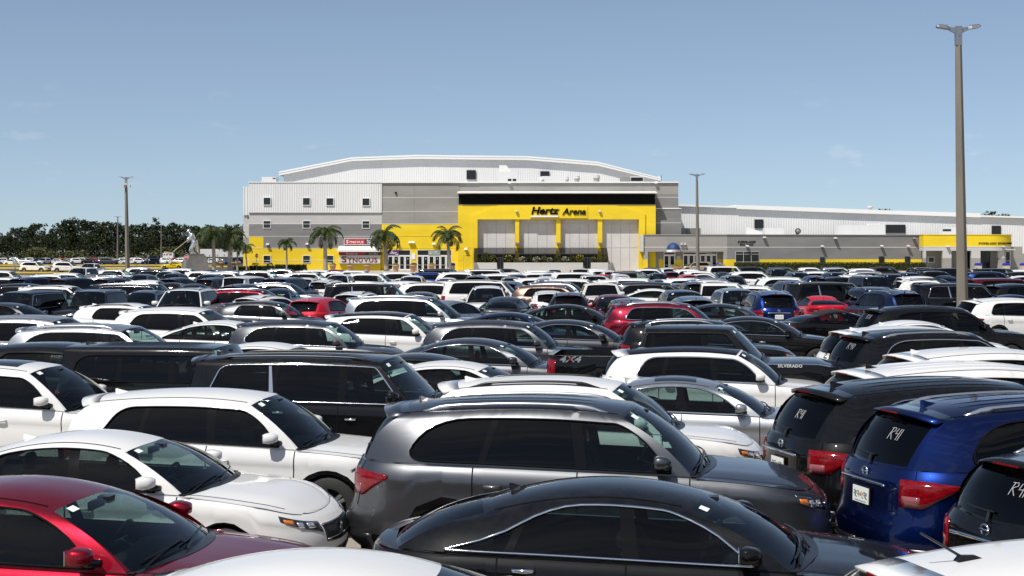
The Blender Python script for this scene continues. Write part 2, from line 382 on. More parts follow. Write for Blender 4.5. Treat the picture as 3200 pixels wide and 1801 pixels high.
    if truck_bed:
        zi = .86; br = .09
        def br_rows(x, w, zt):
            return [(x, w, zt), (x, w - br, zt + .004), (x, w - br, zi), (x, (w - br) * .5, zi), (x, 0, zi)]
        rr = []
        for p in topc:
            if p[0] > xbed + .02: break
            x, w = p[0], p[1]
            if x < xr + .22: continue
            rr.append(br_rows(x, w, p[2]))
        for sd in (1, -1):
            for a, b in zip(rr[:-1], rr[1:]):
                for i in range(4):
                    q = [(p[0], p[1] * sd, p[2]) for p in (a[i], b[i], b[i + 1], a[i + 1])]
                    if sd < 0: q.reverse()
                    sh.face(q, 'body', BLACK if i > 0 else PAINT)
            # tailgate top and inner face, front wall of the bed
            t0 = [p for p in topc if p[0] <= rr[0][0][0] + 1e-6]
            for a, b in zip(t0[:-1], t0[1:]):
                q = [(p[0], p[1] * sd, p[2]) for p in (a, b)] + [(rr[0][0][0], b[1] * sd, b[2]), (rr[0][0][0], a[1] * sd, a[2])]
                if sd < 0: q.reverse()
                sh.face(q, 'body', PAINT)
            x0 = rr[0][0][0]
            q = [(x0 + .001, 0, T['zt']), (x0 + .001, rr[0][1][1] * sd, T['zt']), (x0 + .001, rr[0][2][1] * sd, zi), (x0 + .001, 0, zi)]
            sh.face(q if sd < 0 else q[::-1], 'body', BLACK)
            x1 = rr[-1][0][0]
            q = [(x1, 0, T['zD'] + .03), (x1, rr[-1][1][1] * sd, T['zD'] + .03), (x1, rr[-1][2][1] * sd, zi), (x1, 0, zi)]
            sh.face(q if sd > 0 else q[::-1], 'body', BLACK)
    # ---------------- greenhouse
    ze_mid = H - T['crown']
    xm = (T['At'] + T['Dt']) / 2 + (.15 if sed else .25)
    if T is CAR['jeep'] or T['kind'] == 'truck': af, ar = .02, .01
    elif boxy: af, ar = .045, .04
    elif sed: af, ar = .085, .13
    else: af, ar = .065, .075
    def ze(x):
        if x > xm: return ze_mid - af * ((x - xm) / (T['At'] + T['hd'] - xm)) ** 2
        return ze_mid - ar * ((xm - x) / (xm - T['Dt'])) ** 2
    def yt(x):
        r = (x - T['Dt']) / (T['At'] - T['Dt'])
        return T['yt'] * (1 - .05 * (1 - r) ** 2 * (1.4 if not boxy else .4) - .03 * max(0, r - .6))
    def roofz(x, y):
        r = min(1., abs(y) / yt(x)); xx = min(max(x, T['Dt'] - T['rh']), T['At'] + T['hd'])
        return ze(xx) + T['crown'] * (1 - r ** 2.7)
    pk = [0, .36, .40, .72, .76, 1]
    bw = .055
    if T['doors'] == 4:
        bx = [T['Ab'], T['Bb'] + bw, T['Bb'] - bw, T['Cb'] + .035, T['Cb'] - .035, T['Db']]
        tx = [T['At'], T['Bt'] + bw, T['Bt'] - bw, T['Ct'] + .03, T['Ct'] - .03, T['Dt']]
    else:
        pk = [0, .52, .56, 1]
        bx = [T['Ab'], T['Bb'] + bw, T['Bb'] - bw, T['Db']]; tx = [T['At'], T['Bt'] + bw, T['Bt'] - bw, T['Dt']]
    def lin(ks, vs, p):
        for k in range(len(ks) - 1):
            if p <= ks[k + 1] + 1e-9:
                t = (p - ks[k]) / (ks[k + 1] - ks[k]); return vs[k] + t * (vs[k + 1] - vs[k])
        return vs[-1]
    bul = .03 if not boxy else .012
    def side(p, t):
        xb, xt = lin(pk, bx, p), lin(pk, tx, p)
        b = (xb, yb(xb), deck(xb, yb(xb)) - .004); a = (xt, yt(xt), ze(xt))
        k = 4 * t * (1 - t)
        ac = math.exp(-(p / .10) ** 2) + math.exp(-((1 - p) / .10) ** 2)   # bow the end pillars a little
        s_ = 1 if p < .5 else -1
        return (b[0] + t * (a[0] - b[0]) + s_ * .05 * k * ac * (0 if boxy else 1), b[1] + t * (a[1] - b[1]) + bul * k, b[2] + t * (a[2] - b[2]) + .040 * k * ac * (0 if boxy else 1))
    def front(q, t):
        r = abs(q)
        b = (xc_f - T['cw'] * r ** 2.2, yA * q); b = (b[0], b[1], deck(b[0], b[1]) - .004)
        a = (T['At'] + T['hd'] * (1 - r ** 2), yt(T['At']) * q); a = (a[0], a[1], roofz(a[0], a[1]) if r < .999 else ze(T['At']))
        k = 4 * t * (1 - t); e = k * (.03 + .02 * (1 - r * r)) * (0.3 if boxy else 1)
        return (b[0] + t * (a[0] - b[0]) + e, b[1] + t * (a[1] - b[1]) + bul * k * q, b[2] + t * (a[2] - b[2]) + e * .73)
    def rear(q, t):
        r = abs(q)
        b = (xc_r + T['rw'] * r ** 2.2, yD * q); b = (b[0], b[1], deck(b[0], b[1]) - .004)
        a = (T['Dt'] - T['rh'] * (1 - r ** 2), yt(T['Dt']) * q); a = (a[0], a[1], roofz(a[0], a[1]) if r < .999 else ze(T['Dt']))
        k = 4 * t * (1 - t); e = k * (.03 + .015 * (1 - r * r)) * (0.3 if boxy else 1)
        return (b[0] + t * (a[0] - b[0]) - e, b[1] + t * (a[1] - b[1]) + bul * k * q, b[2] + t * (a[2] - b[2]) + e * .73)
    NT = 8
    tl = [k / NT for k in range(NT + 1)]
    # ends: body margin + glass
    def end(fn, glass, qm, t0, t1, body, sgn, opening=None):
        qs = sorted(set([-1, -qm, qm, 1] + [round(-qm + 2 * qm * k / 14, 4) for k in range(15)] + [-(1 + qm) / 2, (1 + qm) / 2]))
        ts = sorted(set([0, t0, t1, 1] + [t0 + (t1 - t0) * k / 6 for k in range(7)]))
        for qa, qb in zip(qs[:-1], qs[1:]):
            for ta, tb in zip(ts[:-1], ts[1:]):
                g = abs((qa + qb) / 2) < qm and t0 < (ta + tb) / 2 < t1
                f4 = [fn(qa, ta), fn(qb, ta), fn(qb, tb), fn(qa, tb)]
                if sgn < 0: f4.reverse()
                sh.face(f4, glass if g else body, 0 if g else (BLACK if (ta + tb) / 2 < t0 and sgn > 0 else PAINT))
    end(front, 'windshield', .945, .045, .965, 'body', 1)
    if T['kind'] == 'truck': end(rear, 'rear_window', .84, .08, .88, 'body', -1)
    elif sed: end(rear, 'rear_window', .90, .06, .95, 'body', -1)
    else: end(rear, 'rear_window', .86 if not boxy else .90, .04, .90, 'body', -1)
    # sides, triangulated round the daylight opening
    pa, pd, t0, t1 = T['dlo']; rr_ = T['rr']
    SX = bx[0] - bx[-1]; SZ = H - (T['zA'] + T['zD']) / 2
    def rounded(poly, rad):
        out = []
        n_ = len(poly)
        for i in range(n_):
            P0, P1, P2 = Vector(poly[i - 1]), Vector(poly[i]), Vector(poly[(i + 1) % n_])
            r = rad[i]
            if r < .01: out.append(tuple(P1)); continue
            a = (P0 - P1); b = (P2 - P1)
            la, lb = min(r, a.length * .48), min(r, b.length * .48)
            A = P1 + a.normalized() * la; B = P1 + b.normalized() * lb
            for k in range(6):
                t = k / 5; out.append(tuple((1 - t) ** 2 * A + 2 * t * (1 - t) * P1 + t * t * B))
        return out
    dl = rounded([(pa * SX, t0 * SZ), (pd * SX, (t0 + .02) * SZ), ((pd - (T.get('dt', .03) if sed else .02)) * SX, t1 * SZ), (pa * SX, t1 * SZ)],
                 [.02, rr_ * (1.6 if not sed else .6), rr_ * 2.4 if not sed else .42, .10 if boxy else .30 if sed else .22])
    # densify long edges
    dd = []
    for i, P in enumerate(dl):
        Q = dl[(i + 1) % len(dl)]; k_ = max(1, int(math.dist(P, Q) / .16))
        for k in range(k_): dd.append((P[0] + (Q[0] - P[0]) * k / k_, P[1] + (Q[1] - P[1]) * k / k_))
    dl = dd
    def inside(pt, poly):
        c = False; x, y = pt
        for i in range(len(poly)):
            x1, y1 = poly[i - 1]; x2, y2 = poly[i]
            if (y1 > y) != (y2 > y) and x < (x2 - x1) * (y - y1) / (y2 - y1) + x1: c = not c
        return c
    pts, edges = [], []
    for P in dl: pts.append(P)
    for i in range(len(dl)): edges.append((i, (i + 1) % len(dl)))
    PS = sorted(set([k / 24 for k in range(25)] + pk))
    inner_p = pk[1:-1]
    for p in PS:
        if p in inner_p: continue
        for t in tl:
            pts.append((p * SX, t * SZ))
    for p in inner_p:     # pillar lines are constraints
        ts_ = tl; base = len(pts)
        for t in ts_: pts.append((p * SX, t * SZ))
        for k in range(len(ts_) - 1): edges.append((base + k, base + k + 1))
    # corners of the hull close the boundary by themselves
    vo, eo, fo, *_ = mathutils.geometry.delaunay_2d_cdt([Vector(p) for p in pts], edges, [], 0, 1e-5, False)
    for tri in fo:
        P = [(vo[i].x, vo[i].y) for i in tri]
        c = (sum(p[0] for p in P) / 3, sum(p[1] for p in P) / 3)
        pc = c[0] / SX
        if inside(c, dl):
            if T['doors'] == 4:
                k = 0 if pc < pk[1] else 1 if pc < pk[2] else 2 if pc < pk[3] else 3 if pc < pk[4] else 4
                piece, mat = [('win0', 0), ('body', BLACK), ('win1', 0), ('body', BLACK), ('win2', 0)][k]
            else:
                k = 0 if pc < pk[1] else 1 if pc < pk[2] else 2
                piece, mat = [('win0', 0), ('body', BLACK), ('win1', 0)][k]
        else: piece, mat = 'body', PAINT
        for sd in (1, -1):
            q = [side(min(1, max(0, p[0] / SX)), min(1, max(0, p[1] / SZ))) for p in P]
            q = [(a[0], a[1] * sd, a[2]) for a in q]
            n_ = (Vector(q[1]) - Vector(q[0])).cross(Vector(q[2]) - Vector(q[0]))
            if n_.y * sd < 0: q.reverse()
            sh.face(q, piece + ('L' if sd > 0 else 'R') if piece != 'body' else 'body', mat)
    # roof
    rows = []
    NR = 9
    fr_ = []
    ends_f = [front(k / NR, 1) for k in range(NR + 1)]
    ends_r = [rear(k / NR, 1) for k in range(NR + 1)]
    ss = [side(p, 1) for p in PS]
    for k in range(len(PS)):
        r = k / (len(PS) - 1)
        row = []
        for j in range(NR + 1):
            q = j / NR
            a = ends_f[j]; b = ends_r[j]
            if j == NR: row.append(ss[k]); continue
            # blend x between header and rear header following the edge stations
            u = (ss[k][0] - T['Dt']) / (T['At'] - T['Dt'])
            x = b[0] + u * (a[0] - b[0]); y = yt(ss[k][0]) * q
            z = roofz(x, y)
            row.append((x, y, z))
        rows.append(row)
    rib = T in (CAR['suvXL'], CAR['jeep'], CAR['van'], CAR['suvL'])
    for sd in (1, -1):
        for a, b in zip(rows[:-1], rows[1:]):
            for j in range(NR):
                q = [(p[0], p[1] * sd, p[2]) for p in (a[j], a[j + 1], b[j + 1], b[j])]
                n_ = (Vector(q[1]) - Vector(q[0])).cross(Vector(q[2]) - Vector(q[0]))
                if n_.z < 0: q.reverse()
                sh.face(q, 'roof', PAINT)
    info = dict(bp=bp, side=side, front=front, rear=rear, dl=dl, SX=SX, SZ=SZ, ze=ze, yt=yt, roofz=roofz, deck=deck, edge_y=edge_y, yb=yb, xn=xn, xr=xr,
                W=W, R=R, zax=zax, zlow=zlow, xc_f=xc_f, xc_r=xc_r, doors=doors, boxy=boxy, sed=sed, yA=yA, yD=yD, ztop=ztop, pk=pk, rows=rows, xm=xm)
    return sh, info

# small mesh helpers for the parts -------------------------------------------------
class MB:
    def __init__(s): s.v = []; s.f = []; s.m = []
    def add(s, v, f, mat=0):
        o = len(s.v); s.v += [tuple(p) for p in v]; s.f += [[i + o for i in q] for q in f]; s.m += [mat] * len(f); return s
    def box(s, c, d, mat=0, rz=0, taper=1.0, M=None):
        x, y, z = d[0] / 2, d[1] / 2, d[2] / 2; v = []
        for sz in (-1, 1):
            k = taper if sz > 0 else 1
            for sx, sy in ((-1, -1), (1, -1), (1, 1), (-1, 1)): v.append(Vector((sx * x * k, sy * y * k, sz * z)))
        if M is not None: v = [M @ p for p in v]
        if rz:
            cr, sr = math.cos(rz), math.sin(rz); v = [Vector((p.x * cr - p.y * sr, p.x * sr + p.y * cr, p.z)) for p in v]
        v = [(p.x + c[0], p.y + c[1], p.z + c[2]) for p in v]
        return s.add(v, [[3, 2, 1, 0], [4, 5, 6, 7], [0, 1, 5, 4], [1, 2, 6, 5], [2, 3, 7, 6], [3, 0, 4, 7]], mat)
    def tube(s, pts, r, n=6, mat=0, caps=True, sx=1.0, up=None):
        P = [Vector(p) for p in pts]; rings = []
        rs = r if isinstance(r, (list, tuple)) else [r] * len(P)
        ref = Vector(up) if up is not None else None
        for i, p in enumerate(P):
            d = (P[min(i + 1, len(P) - 1)] - P[max(i - 1, 0)]).normalized()
            a = ref if ref is not None else (Vector((0, 0, 1)) if abs(d.z) < .9 else Vector((1, 0, 0)))
            u = d.cross(a).normalized(); w = u.cross(d).normalized()
            rings.append([p + u * (math.cos(2 * math.pi * k / n) * rs[i] * sx) + w * (math.sin(2 * math.pi * k / n) * rs[i]) for k in range(n)])
        v = [q for rg in rings for q in rg]; f = []
        for i in range(len(P) - 1):
            for k in range(n): f.append([i * n + k, i * n + (k + 1) % n, (i + 1) * n + (k + 1) % n, (i + 1) * n + k])
        if caps: f.append(list(range(n))[::-1]); f.append([(len(P) - 1) * n + k for k in range(n)])
        return s.add(v, f, mat)
    def loft(s, rings, mat=0, closed=True, cap=True):
        n = len(rings[0]); v = [p for r in rings for p in r]; f = []
        for i in range(len(rings) - 1):
            for k in range(n if closed else n - 1): f.append([i * n + k, i * n + (k + 1) % n, (i + 1) * n + (k + 1) % n, (i + 1) * n + k])
        if cap: f.append(list(range(n))[::-1]); f.append([(len(rings) - 1) * n + k for k in range(n)])
        return s.add(v, f, mat)
    def lathe(s, prof, n=16, c=(0, 0, 0), axis='z', mat=0, a0=0):
        rings = []
        for r, h in prof:
            rg = []
            for k in range(n):
                a = a0 + 2 * math.pi * k / n; x, y = r * math.cos(a), r * math.sin(a)
                rg.append((c[0] + x, c[1] + y, c[2] + h) if axis == 'z' else (c[0] + x, c[1] + h, c[2] + y) if axis == 'y' else (c[0] + h, c[1] + x, c[2] + y))
            rings.append(rg)
        return s.loft(rings, mat, True, False)
    def mesh(s, name, mats, smooth=False):
        me = mesh_from(name, s.v, s.f, mats if isinstance(mats, (list, tuple)) else [mats], s.m, None, smooth)
        return me
def patch(I, seg, v0, v1, flo, fhi, nv=8, nf=3, off=.006, sd=1, depth=.02):
    """a plate that follows the lower body: flo / fhi are functions of t in 0..1 along v0..v1"""
    bp = I['bp']; rows = []; back = []
    for i in range(nv + 1):
        t = i / nv; v = v0 + (v1 - v0) * t; a, b = flo(t), fhi(t); row = []; br = []
        for j in range(nf + 1):
            f = a + (b - a) * j / nf
            p = Vector(bp(seg, v, f)); e = .004
            du = Vector(bp(seg, v + e, f)) - Vector(bp(seg, v - e, f)); df = Vector(bp(seg, v, min(1, f + e))) - Vector(bp(seg, v, f - e))
            n = du.cross(df)
            if n.length < 1e-12: n = Vector((1 if seg == 'f' else -1, 0, 0))
            n.normalize()
            if n.y < -.05 or (abs(n.y) <= .05 and n.x * (1 if seg != 'r' else -1) < 0): n = -n
            row.append(p + n * off); br.append(p - n * depth)
        rows.append(row); back.append(br)
    m = MB(); V = [p for r in rows for p in r]; F = []; w = nf + 1
    for i in range(nv):
        for j in range(nf): F.append([i * w + j, (i + 1) * w + j, (i + 1) * w + j + 1, i * w + j + 1])
    # skirt
    loop = [(i, 0) for i in range(nv)] + [(nv, j) for j in range(nf)] + [(i, nf) for i in range(nv, 0, -1)] + [(0, j) for j in range(nf, 0, -1)]
    o = len(V); V += [back[i][j] for i, j in loop]; L = len(loop)
    for k in range(L):
        a = loop[k][0] * w + loop[k][1]; b = loop[(k + 1) % L][0] * w + loop[(k + 1) % L][1]
        F.append([a, o + k, o + (k + 1) % L, b])
    c = V[w * (nv // 2) + nf // 2]
    V = [Vector((p.x, p.y * sd, p.z)) for p in V]
    # orient outwards
    q = F[(nv // 2) * nf + nf // 2]; n = (V[q[1]] - V[q[0]]).cross(V[q[2]] - V[q[0]]); out = Vector((c.x * .25, c.y * sd, 0)) if seg == 's' else Vector((c.x, c.y * sd * .6, 0))
    if n.dot(out) < 0: F = [f[::-1] for f in F]
    m.add(V, F); return m

def surf_strip(fn, pts, w, off, up):
    """a narrow band over fn(p,t) samples"""
    m = MB(); P = [Vector(p) for p in pts]; V = []; F = []
    for i, p in enumerate(P):
        d = (P[min(i + 1, len(P) - 1)] - P[max(i - 1, 0)]).normalized(); u = d.cross(Vector(up)).normalized()
        V += [p + Vector(up) * off + u * w / 2, p + Vector(up) * off - u * w / 2]
    for i in range(len(P) - 1): F.append([2 * i, 2 * i + 1, 2 * i + 3, 2 * i + 2])
    m.add(V, F); return m

def mirror_y(m):
    r = MB(); r.v = [(p[0], -p[1], p[2]) for p in m.v]; r.f = [f[::-1] for f in m.f]; r.m = list(m.m); return r

_wheel = {}
def wheel_meshes(R, M):
    k = round(R, 3)
    if k not in _wheel:
        t = MB(); w = .115
        t.lathe([(R * .62, -w), (R * .9, -w), (R * .98, -w * .8), (R, -w * .5), (R, w * .5), (R * .98, w * .8), (R * .9, w), (R * .62, w)], 24, axis='y')
        r = MB(); r.lathe([(R * .64, w * .95), (R * .60, w * .80), (R * .57, w * .2), (R * .55, 0), (.001, 0)], 24, axis='y', mat=1)
        r.lathe([(R * .66, w * .98), (R * .62, w * .98), (R * .60, w * .7)], 24, axis='y')
        for k5 in range(5):
            a = 2 * math.pi * k5 / 5
            for da in (-.16, .16):
                p0 = (math.cos(a + da * .6) * R * .10, w * .72, math.sin(a + da * .6) * R * .10); p1 = (math.cos(a + da) * R * .61, w * .88, math.sin(a + da) * R * .61)
                r.tube([p0, p1], [.032, .022], 4)
        r.lathe([(.07, w * .70), (.06, w * .86), (.001, w * .88)], 10, axis='y')
        _wheel[k] = (t.mesh('tyre', M['tyre'], True), r.mesh('rim', [M['rim'], M['black']], False))
    return _wheel[k]

_types = {}
def car_parts(kind, opt=''):
    """list of (part name, mesh, parent part index or None, colour key, offset) for a kind; opt: c chrome window line, r silver rails, b black rails, s sunroof, t soft top, d black mirrors"""
    key = (kind, opt)
    if key in _types: return _types[key]
    M = MAT; T = CAR[kind]; sh, I = car_shape(T); P = sh.pieces(); out = []
    boxy, sed = I['boxy'], I['sed']; H = T['H']
    mats = [M['paint'], M['gloss'], M['gap'], M['chrome']]
    def add(name, me, parent=None, col='body', loc=(0, 0, 0), far=True):
        out.append([name, me, parent, col, loc, far]); return len(out) - 1
    def piece(k, ms): d = P[k]; return mesh_from(k, d['v'], d['f'], ms, d['mat'], d['n'])
    ib = add('body', piece('body', mats)); 
    softroof = 't' in opt
    ir = add('roof', piece('roof', [M['fabric'] if softroof else M['paint']]), None, 'roof')
    add('hood', piece('hood', mats))
    di = {}
    for k in sorted(P):
        if k.startswith('door'): di[k] = add('door', piece(k, mats))
    add('windshield', piece('windshield', [M['glass_front']]), None, None)
    add('rear_window', piece('rear_window', [M['glass_dark'] if not sed else M['glass_rear']]), None, None)
    for k in sorted(P):
        if k.startswith('win') and k[3].isdigit():
            g = M['glass_side'] if (k[3] == '0' or sed) else M['glass_dark']
            add('side_window', piece(k, [g]), None, None)
    bp, side, front, rear = I['bp'], I['side'], I['front'], I['rear']
    # shut lines
    g = MB()
    for sd in (1, -1):
        for x in I['doors']:
            pts = [bp('s', x, f) for f in [.10 + .9 * k / 14 for k in range(15)]]
            V = []; F = []
            for p in pts: V += [(p[0] - .0065, (p[1] + .003) * sd, p[2]), (p[0] + .0065, (p[1] + .003) * sd, p[2])]
            for i in range(len(pts) - 1): F.append([2 * i, 2 * i + 1, 2 * i + 3, 2 * i + 2])
            g.add(V, F)
        # bonnet line along the wing
        V = []; F = []; n = 0
        for k in range(13):
            x = T['Ab'] + .06 + (I['xn'] - .42 - T['Ab'] - .06) * k / 12; w = I['edge_y'](x)
            y = w * .885
            V += [(x, (y - .005) * sd, I['deck'](x, y - .005) + .004), (x, (y + .005) * sd, I['deck'](x, y + .005) + .004)]
        for i in range(12): F.append([2 * i, 2 * i + 1, 2 * i + 3, 2 * i + 2])
        g.add(V, F)
        # roof ditch
        V = []; F = []
        ys = [k / 20 for k in range(21)]
        for r in ys:
            x = T['Dt'] + .02 + (T['At'] - T['Dt'] - .04) * r; y = I['yt'](x) * .90
            V += [(x, (y - .006) * sd, I['roofz'](x, y - .006) + .004), (x, (y + .006) * sd, I['roofz'](x, y + .006) + .004)]
        for i in range(20): F.append([2 * i, 2 * i + 1, 2 * i + 3, 2 * i + 2])
        g.add(V, F)
    if T['kind'] in ('suv', 'truck'):   # tailgate line
        for sd in (1, -1):
            pts = [bp('r', .92, f) for f in [.50 + .5 * k / 8 for k in range(9)]]
            g.add([((p[0] - .003), (p[1] + d) * sd, p[2]) for p in pts for d in (-.005, .005)], [[2 * i, 2 * i + 1, 2 * i + 3, 2 * i + 2] for i in range(8)])
    elif sed:
        for sd in (1, -1):
            pts = [bp('r', .80 + .77 * k / 8, .62 + .02 * k / 8) for k in range(9)]
            g.add([((p[0] - .003), p[1] * sd, p[2] + d) for p in pts for d in (-.005, .005)], [[2 * i, 2 * i + 1, 2 * i + 3, 2 * i + 2] for i in range(8)])
    add('shut_line', g.mesh('shut_line', M['gap']), None, None)
    # scuttle at the foot of the windscreen
    s = MB(); V = []; F = []
    for k in range(17):
        q = -.97 + 1.94 * k / 16; a = front(q, 0); x1 = a[0] + .085 * (1 - .5 * q * q)
        V += [(a[0] - .004, a[1], a[2] + .012), (x1, a[1] * .985, I['deck'](x1, a[1] * .985) + .0035)]
    for i in range(16): F.append([2 * i, 2 * i + 1, 2 * i + 3, 2 * i + 2])
    s.add(V, F); add('cowl', s.mesh('cowl', M['satin'], True), None, None)
    # wipers
    for q0, q1 in ((-.12, .72), (-.78, .02)):
        w = MB(); pts = [Vector(front(q0 + (q1 - q0) * k / 8, .075 + .045 * (k / 8))) + Vector((.016, 0, .02)) for k in range(9)]
        w.tube(pts, .010, 4); a = Vector(front(q0 - .05, .01)) + Vector((.02, 0, .02)); w.tube([a, pts[4]], .012, 4)
        add('wiper', w.mesh('wiper', M['satin']), None, None, far=False)
    if T['kind'] == 'suv':
        w = MB(); pts = [Vector(rear(-.1 + .65 * k / 6, .12)) + Vector((-.014, 0, .012)) for k in range(7)]
        w.tube(pts, .010, 4); w.tube([Vector(rear(0, 0)) + Vector((-.02, 0, .0)), pts[1]], .014, 4); add('rear_wiper', w.mesh('rear_wiper', M['satin']), None, None, far=False)
    # lamps
    if kind in ('suvXL', 'truck', 'jeep'): tl = (.62, 1.12, lambda t: .52, lambda t: .96 - (.05 if kind != 'truck' else .03))
    elif kind == 'van': tl = (.50, 1.25, lambda t: .70, lambda t: .92)
    elif sed: tl = (.44, 1.10, lambda t: .70 - .04 * t, lambda t: .86 + .05 * min(1, t * 2.2))
    else: tl = (.40, 1.12, lambda t: .84 - .22 * min(1, t * 1.8), lambda t: .875 + .03 * min(1, t * 1.8))
    for sd in (1, -1):
        m = patch(I, 'r', tl[0], tl[1], tl[2], tl[3], 12, 4, .010, sd)
        i = add('tail_light', m.mesh('tail_light', M['tail'], True), None, None)
        c0, c1 = tl[0] + .62 * (tl[1] - tl[0]), tl[0] + .94 * (tl[1] - tl[0])
        tt = lambda t: (c0 + (c1 - c0) * t - tl[0]) / (tl[1] - tl[0])
        m = patch(I, 'r', c0, c1, lambda t: tl[2](tt(t)) + .02, lambda t: tl[2](tt(t)) + .42 * (tl[3](tt(t)) - tl[2](tt(t))), 5, 2, .014, sd)
        add('reverse_lens', m.mesh('reverse_lens', M['tail_pale'], True), i, None, far=False)
    if boxy: hl = (.72, 1.22, lambda t: .66, lambda t: .90)
    elif sed: hl = (.52, 1.16, lambda t: .84 - .17 * t, lambda t: .92 - .05 * t)
    else: hl = (.54, 1.15, lambda t: .83 - .13 * t, lambda t: .915 - .03 * t)
    for sd in (1, -1):
        m = patch(I, 'f', hl[0], hl[1], hl[2], hl[3], 12, 4, .008, sd)
        i = add('headlight', m.mesh('headlight', M['lamp'], True), None, None)
        m = patch(I, 'f', hl[0] + .05, hl[0] + .20, lambda t: hl[2](.2) + .015 - .02 * t, lambda t: hl[3](.2) - .035, 4, 2, .012, sd)
        add('turn_lens', m.mesh('turn_lens', M['amber'], True), i, None, far=False)
        for a, b in ((.38, .54), (.64, .84)):
            m = patch(I, 'f', hl[0] + a * (hl[1] - hl[0]), hl[0] + b * (hl[1] - hl[0]), lambda t: hl[2](.6) + .025, lambda t: hl[3](.6) - .035, 4, 2, .012, sd)
            add('projector', m.mesh('projector', M['lens'], True), i, None, far=False)
    # grille, intake, fog recess
    gr = MB()
    glo, ghi = (.40, .88) if boxy else (.44, .80)
    for sd in (1, -1):
        a = patch(I, 'f', 1.20, math.pi / 2 - .0005, lambda t: glo + .04 * (1 - t), lambda t: ghi, 6, 4, .006, sd); gr.add(a.v, a.f)
    ig = add('grille', gr.mesh('grille', M['satin'], True), None, None)
    bars = MB()
    for sd in (1, -1):
        for k in range(1, 4 if boxy else 2):
            f0 = glo + (ghi - glo) * k / 4
            a = patch(I, 'f', 1.22, math.pi / 2 - .0005, lambda t: f0 - .010, lambda t: f0 + .010, 6, 1, .016, sd, .0); bars.add(a.v, a.f)
        a = patch(I, 'f', 1.19, math.pi / 2 - .0005, lambda t: ghi - .012, lambda t: ghi + .014, 6, 1, .014, sd, .0); bars.add(a.v, a.f)
    add('grille_bar', bars.mesh('grille_bar', M['chrome'], True), ig, None, far=False)
    it = MB()
    for sd in (1, -1):
        a = patch(I, 'f', .98, math.pi / 2 - .0005, lambda t: .10, lambda t: .30, 6, 2, .005, sd); it.add(a.v, a.f)
    add('intake', it.mesh('intake', M['satin'], True), None, None)
    for sd in (1, -1):
        a = patch(I, 'f', .80, 1.0, lambda t: .24, lambda t: .40, 3, 2, .005, sd)
        add('fog_lamp_recess', a.mesh('fog_lamp_recess', M['satin'], True), None, None, far=False)
    # badge, plate, boot chrome
    bz = .66 if not sed else .80
    c = Vector(bp('f', math.pi / 2, (glo + ghi) / 2 + .03)); e = MB(); e.lathe([(.001, .022), (.038, .020), (.048, .010)], 14, (c.x, 0, c.z), axis='x'); add('front_badge', e.mesh('front_badge', M['chrome'], True), None, None, far=False)
    pf = .50 if sed else .66
    if kind == 'truck': pf = .36
    c = Vector(bp('r', math.pi / 2, pf)); c2 = Vector(bp('r', math.pi / 2, pf + .08)); sl = math.atan2(c2.x - c.x, c2.z - c.z)
    pm = MB(); Mx = Matrix.Rotation(sl, 4, 'Y')
    pm.box((c.x - .016, 0, c.z), (.016, .33, .175), 0, M=Mx)
    if T['kind'] != 'truck' or True:
        ip = add('plate_frame', pm.mesh('plate_frame', M['satin']), None, None)
        pl = MB(); pl.box((c.x - .027, 0, c.z), (.006, .305, .155), 0, M=Mx); add('licence_plate', pl.mesh('licence_plate', M['plate']), ip, None)
        # green characters and an orange fruit, as raised strokes
        ch = MB()
        for k, yk in enumerate((-.115, -.080, -.045, .045, .080, .115)):
            w_, h_ = .022, .058
            for (dy, dz, a, b) in (((-w_ / 2, 0, .006, h_), (0, h_ / 2, w_, .008), (0, 0, w_, .008)) if k % 2 else ((w_ / 2, 0, .006, h_), (-w_ / 2, h_ / 4, .006, h_ / 2), (0, -h_ / 2, w_, .008))):
                ch.box((c.x - .0315, yk + dy, c.z + dz), (.003, a, b))
        for k in range(9): ch.box((c.x - .0315, -.10 + .025 * k, c.z - .062), (.003, .014, .012))
        add('plate_characters', ch.mesh('plate_characters', M['plate_green']), ip, None, far=False)
        fr = MB(); fr.lathe([(.001, -.0335), (.018, -.0320), (.020, -.029)], 10, (c.x, .0, c.z + .004), axis='x'); add('plate_fruit', fr.mesh('plate_fruit', M['amber'], True), ip, None, far=False)
    zb_ = pf + (.17 if not sed else .24)
    if zb_ < .93 and kind != 'truck':
        c = Vector(bp('r', math.pi / 2, zb_)); b = MB(); b.tube([(c.x - .012, y, c.z) for y in (-.42, -.40, .40, .42)], [.004, .016, .016, .004], 6, sx=1.0); add('boot_trim', b.mesh('boot_trim', M['chrome'], True), None, None)
        c = Vector(bp('r', math.pi / 2, min(.97, zb_ + .09))); e = MB(); e.lathe([(.052, -.004), (.049, -.016), (.040, -.016), (.037, -.004)], 16, (c.x, 0, c.z), axis='x'); e.box((c.x - .014, 0, c.z), (.010, .116, .016)); add('rear_badge', e.mesh('rear_badge', M['chrome'], True), None, None, far=False)
    # bumper corner reflectors, lower bumper in black for the tall ones
    if not sed:
        lb = MB()
        for sd in (1, -1):
            a = patch(I, 'r', .55, math.pi / 2 - .0005, lambda t: .02, lambda t: .20, 10, 3, .012, sd); lb.add(a.v, a.f)
        add('rear_bumper', lb.mesh('rear_bumper', M['chrome'] if kind == 'truck' else M['satin'], True), None, None)
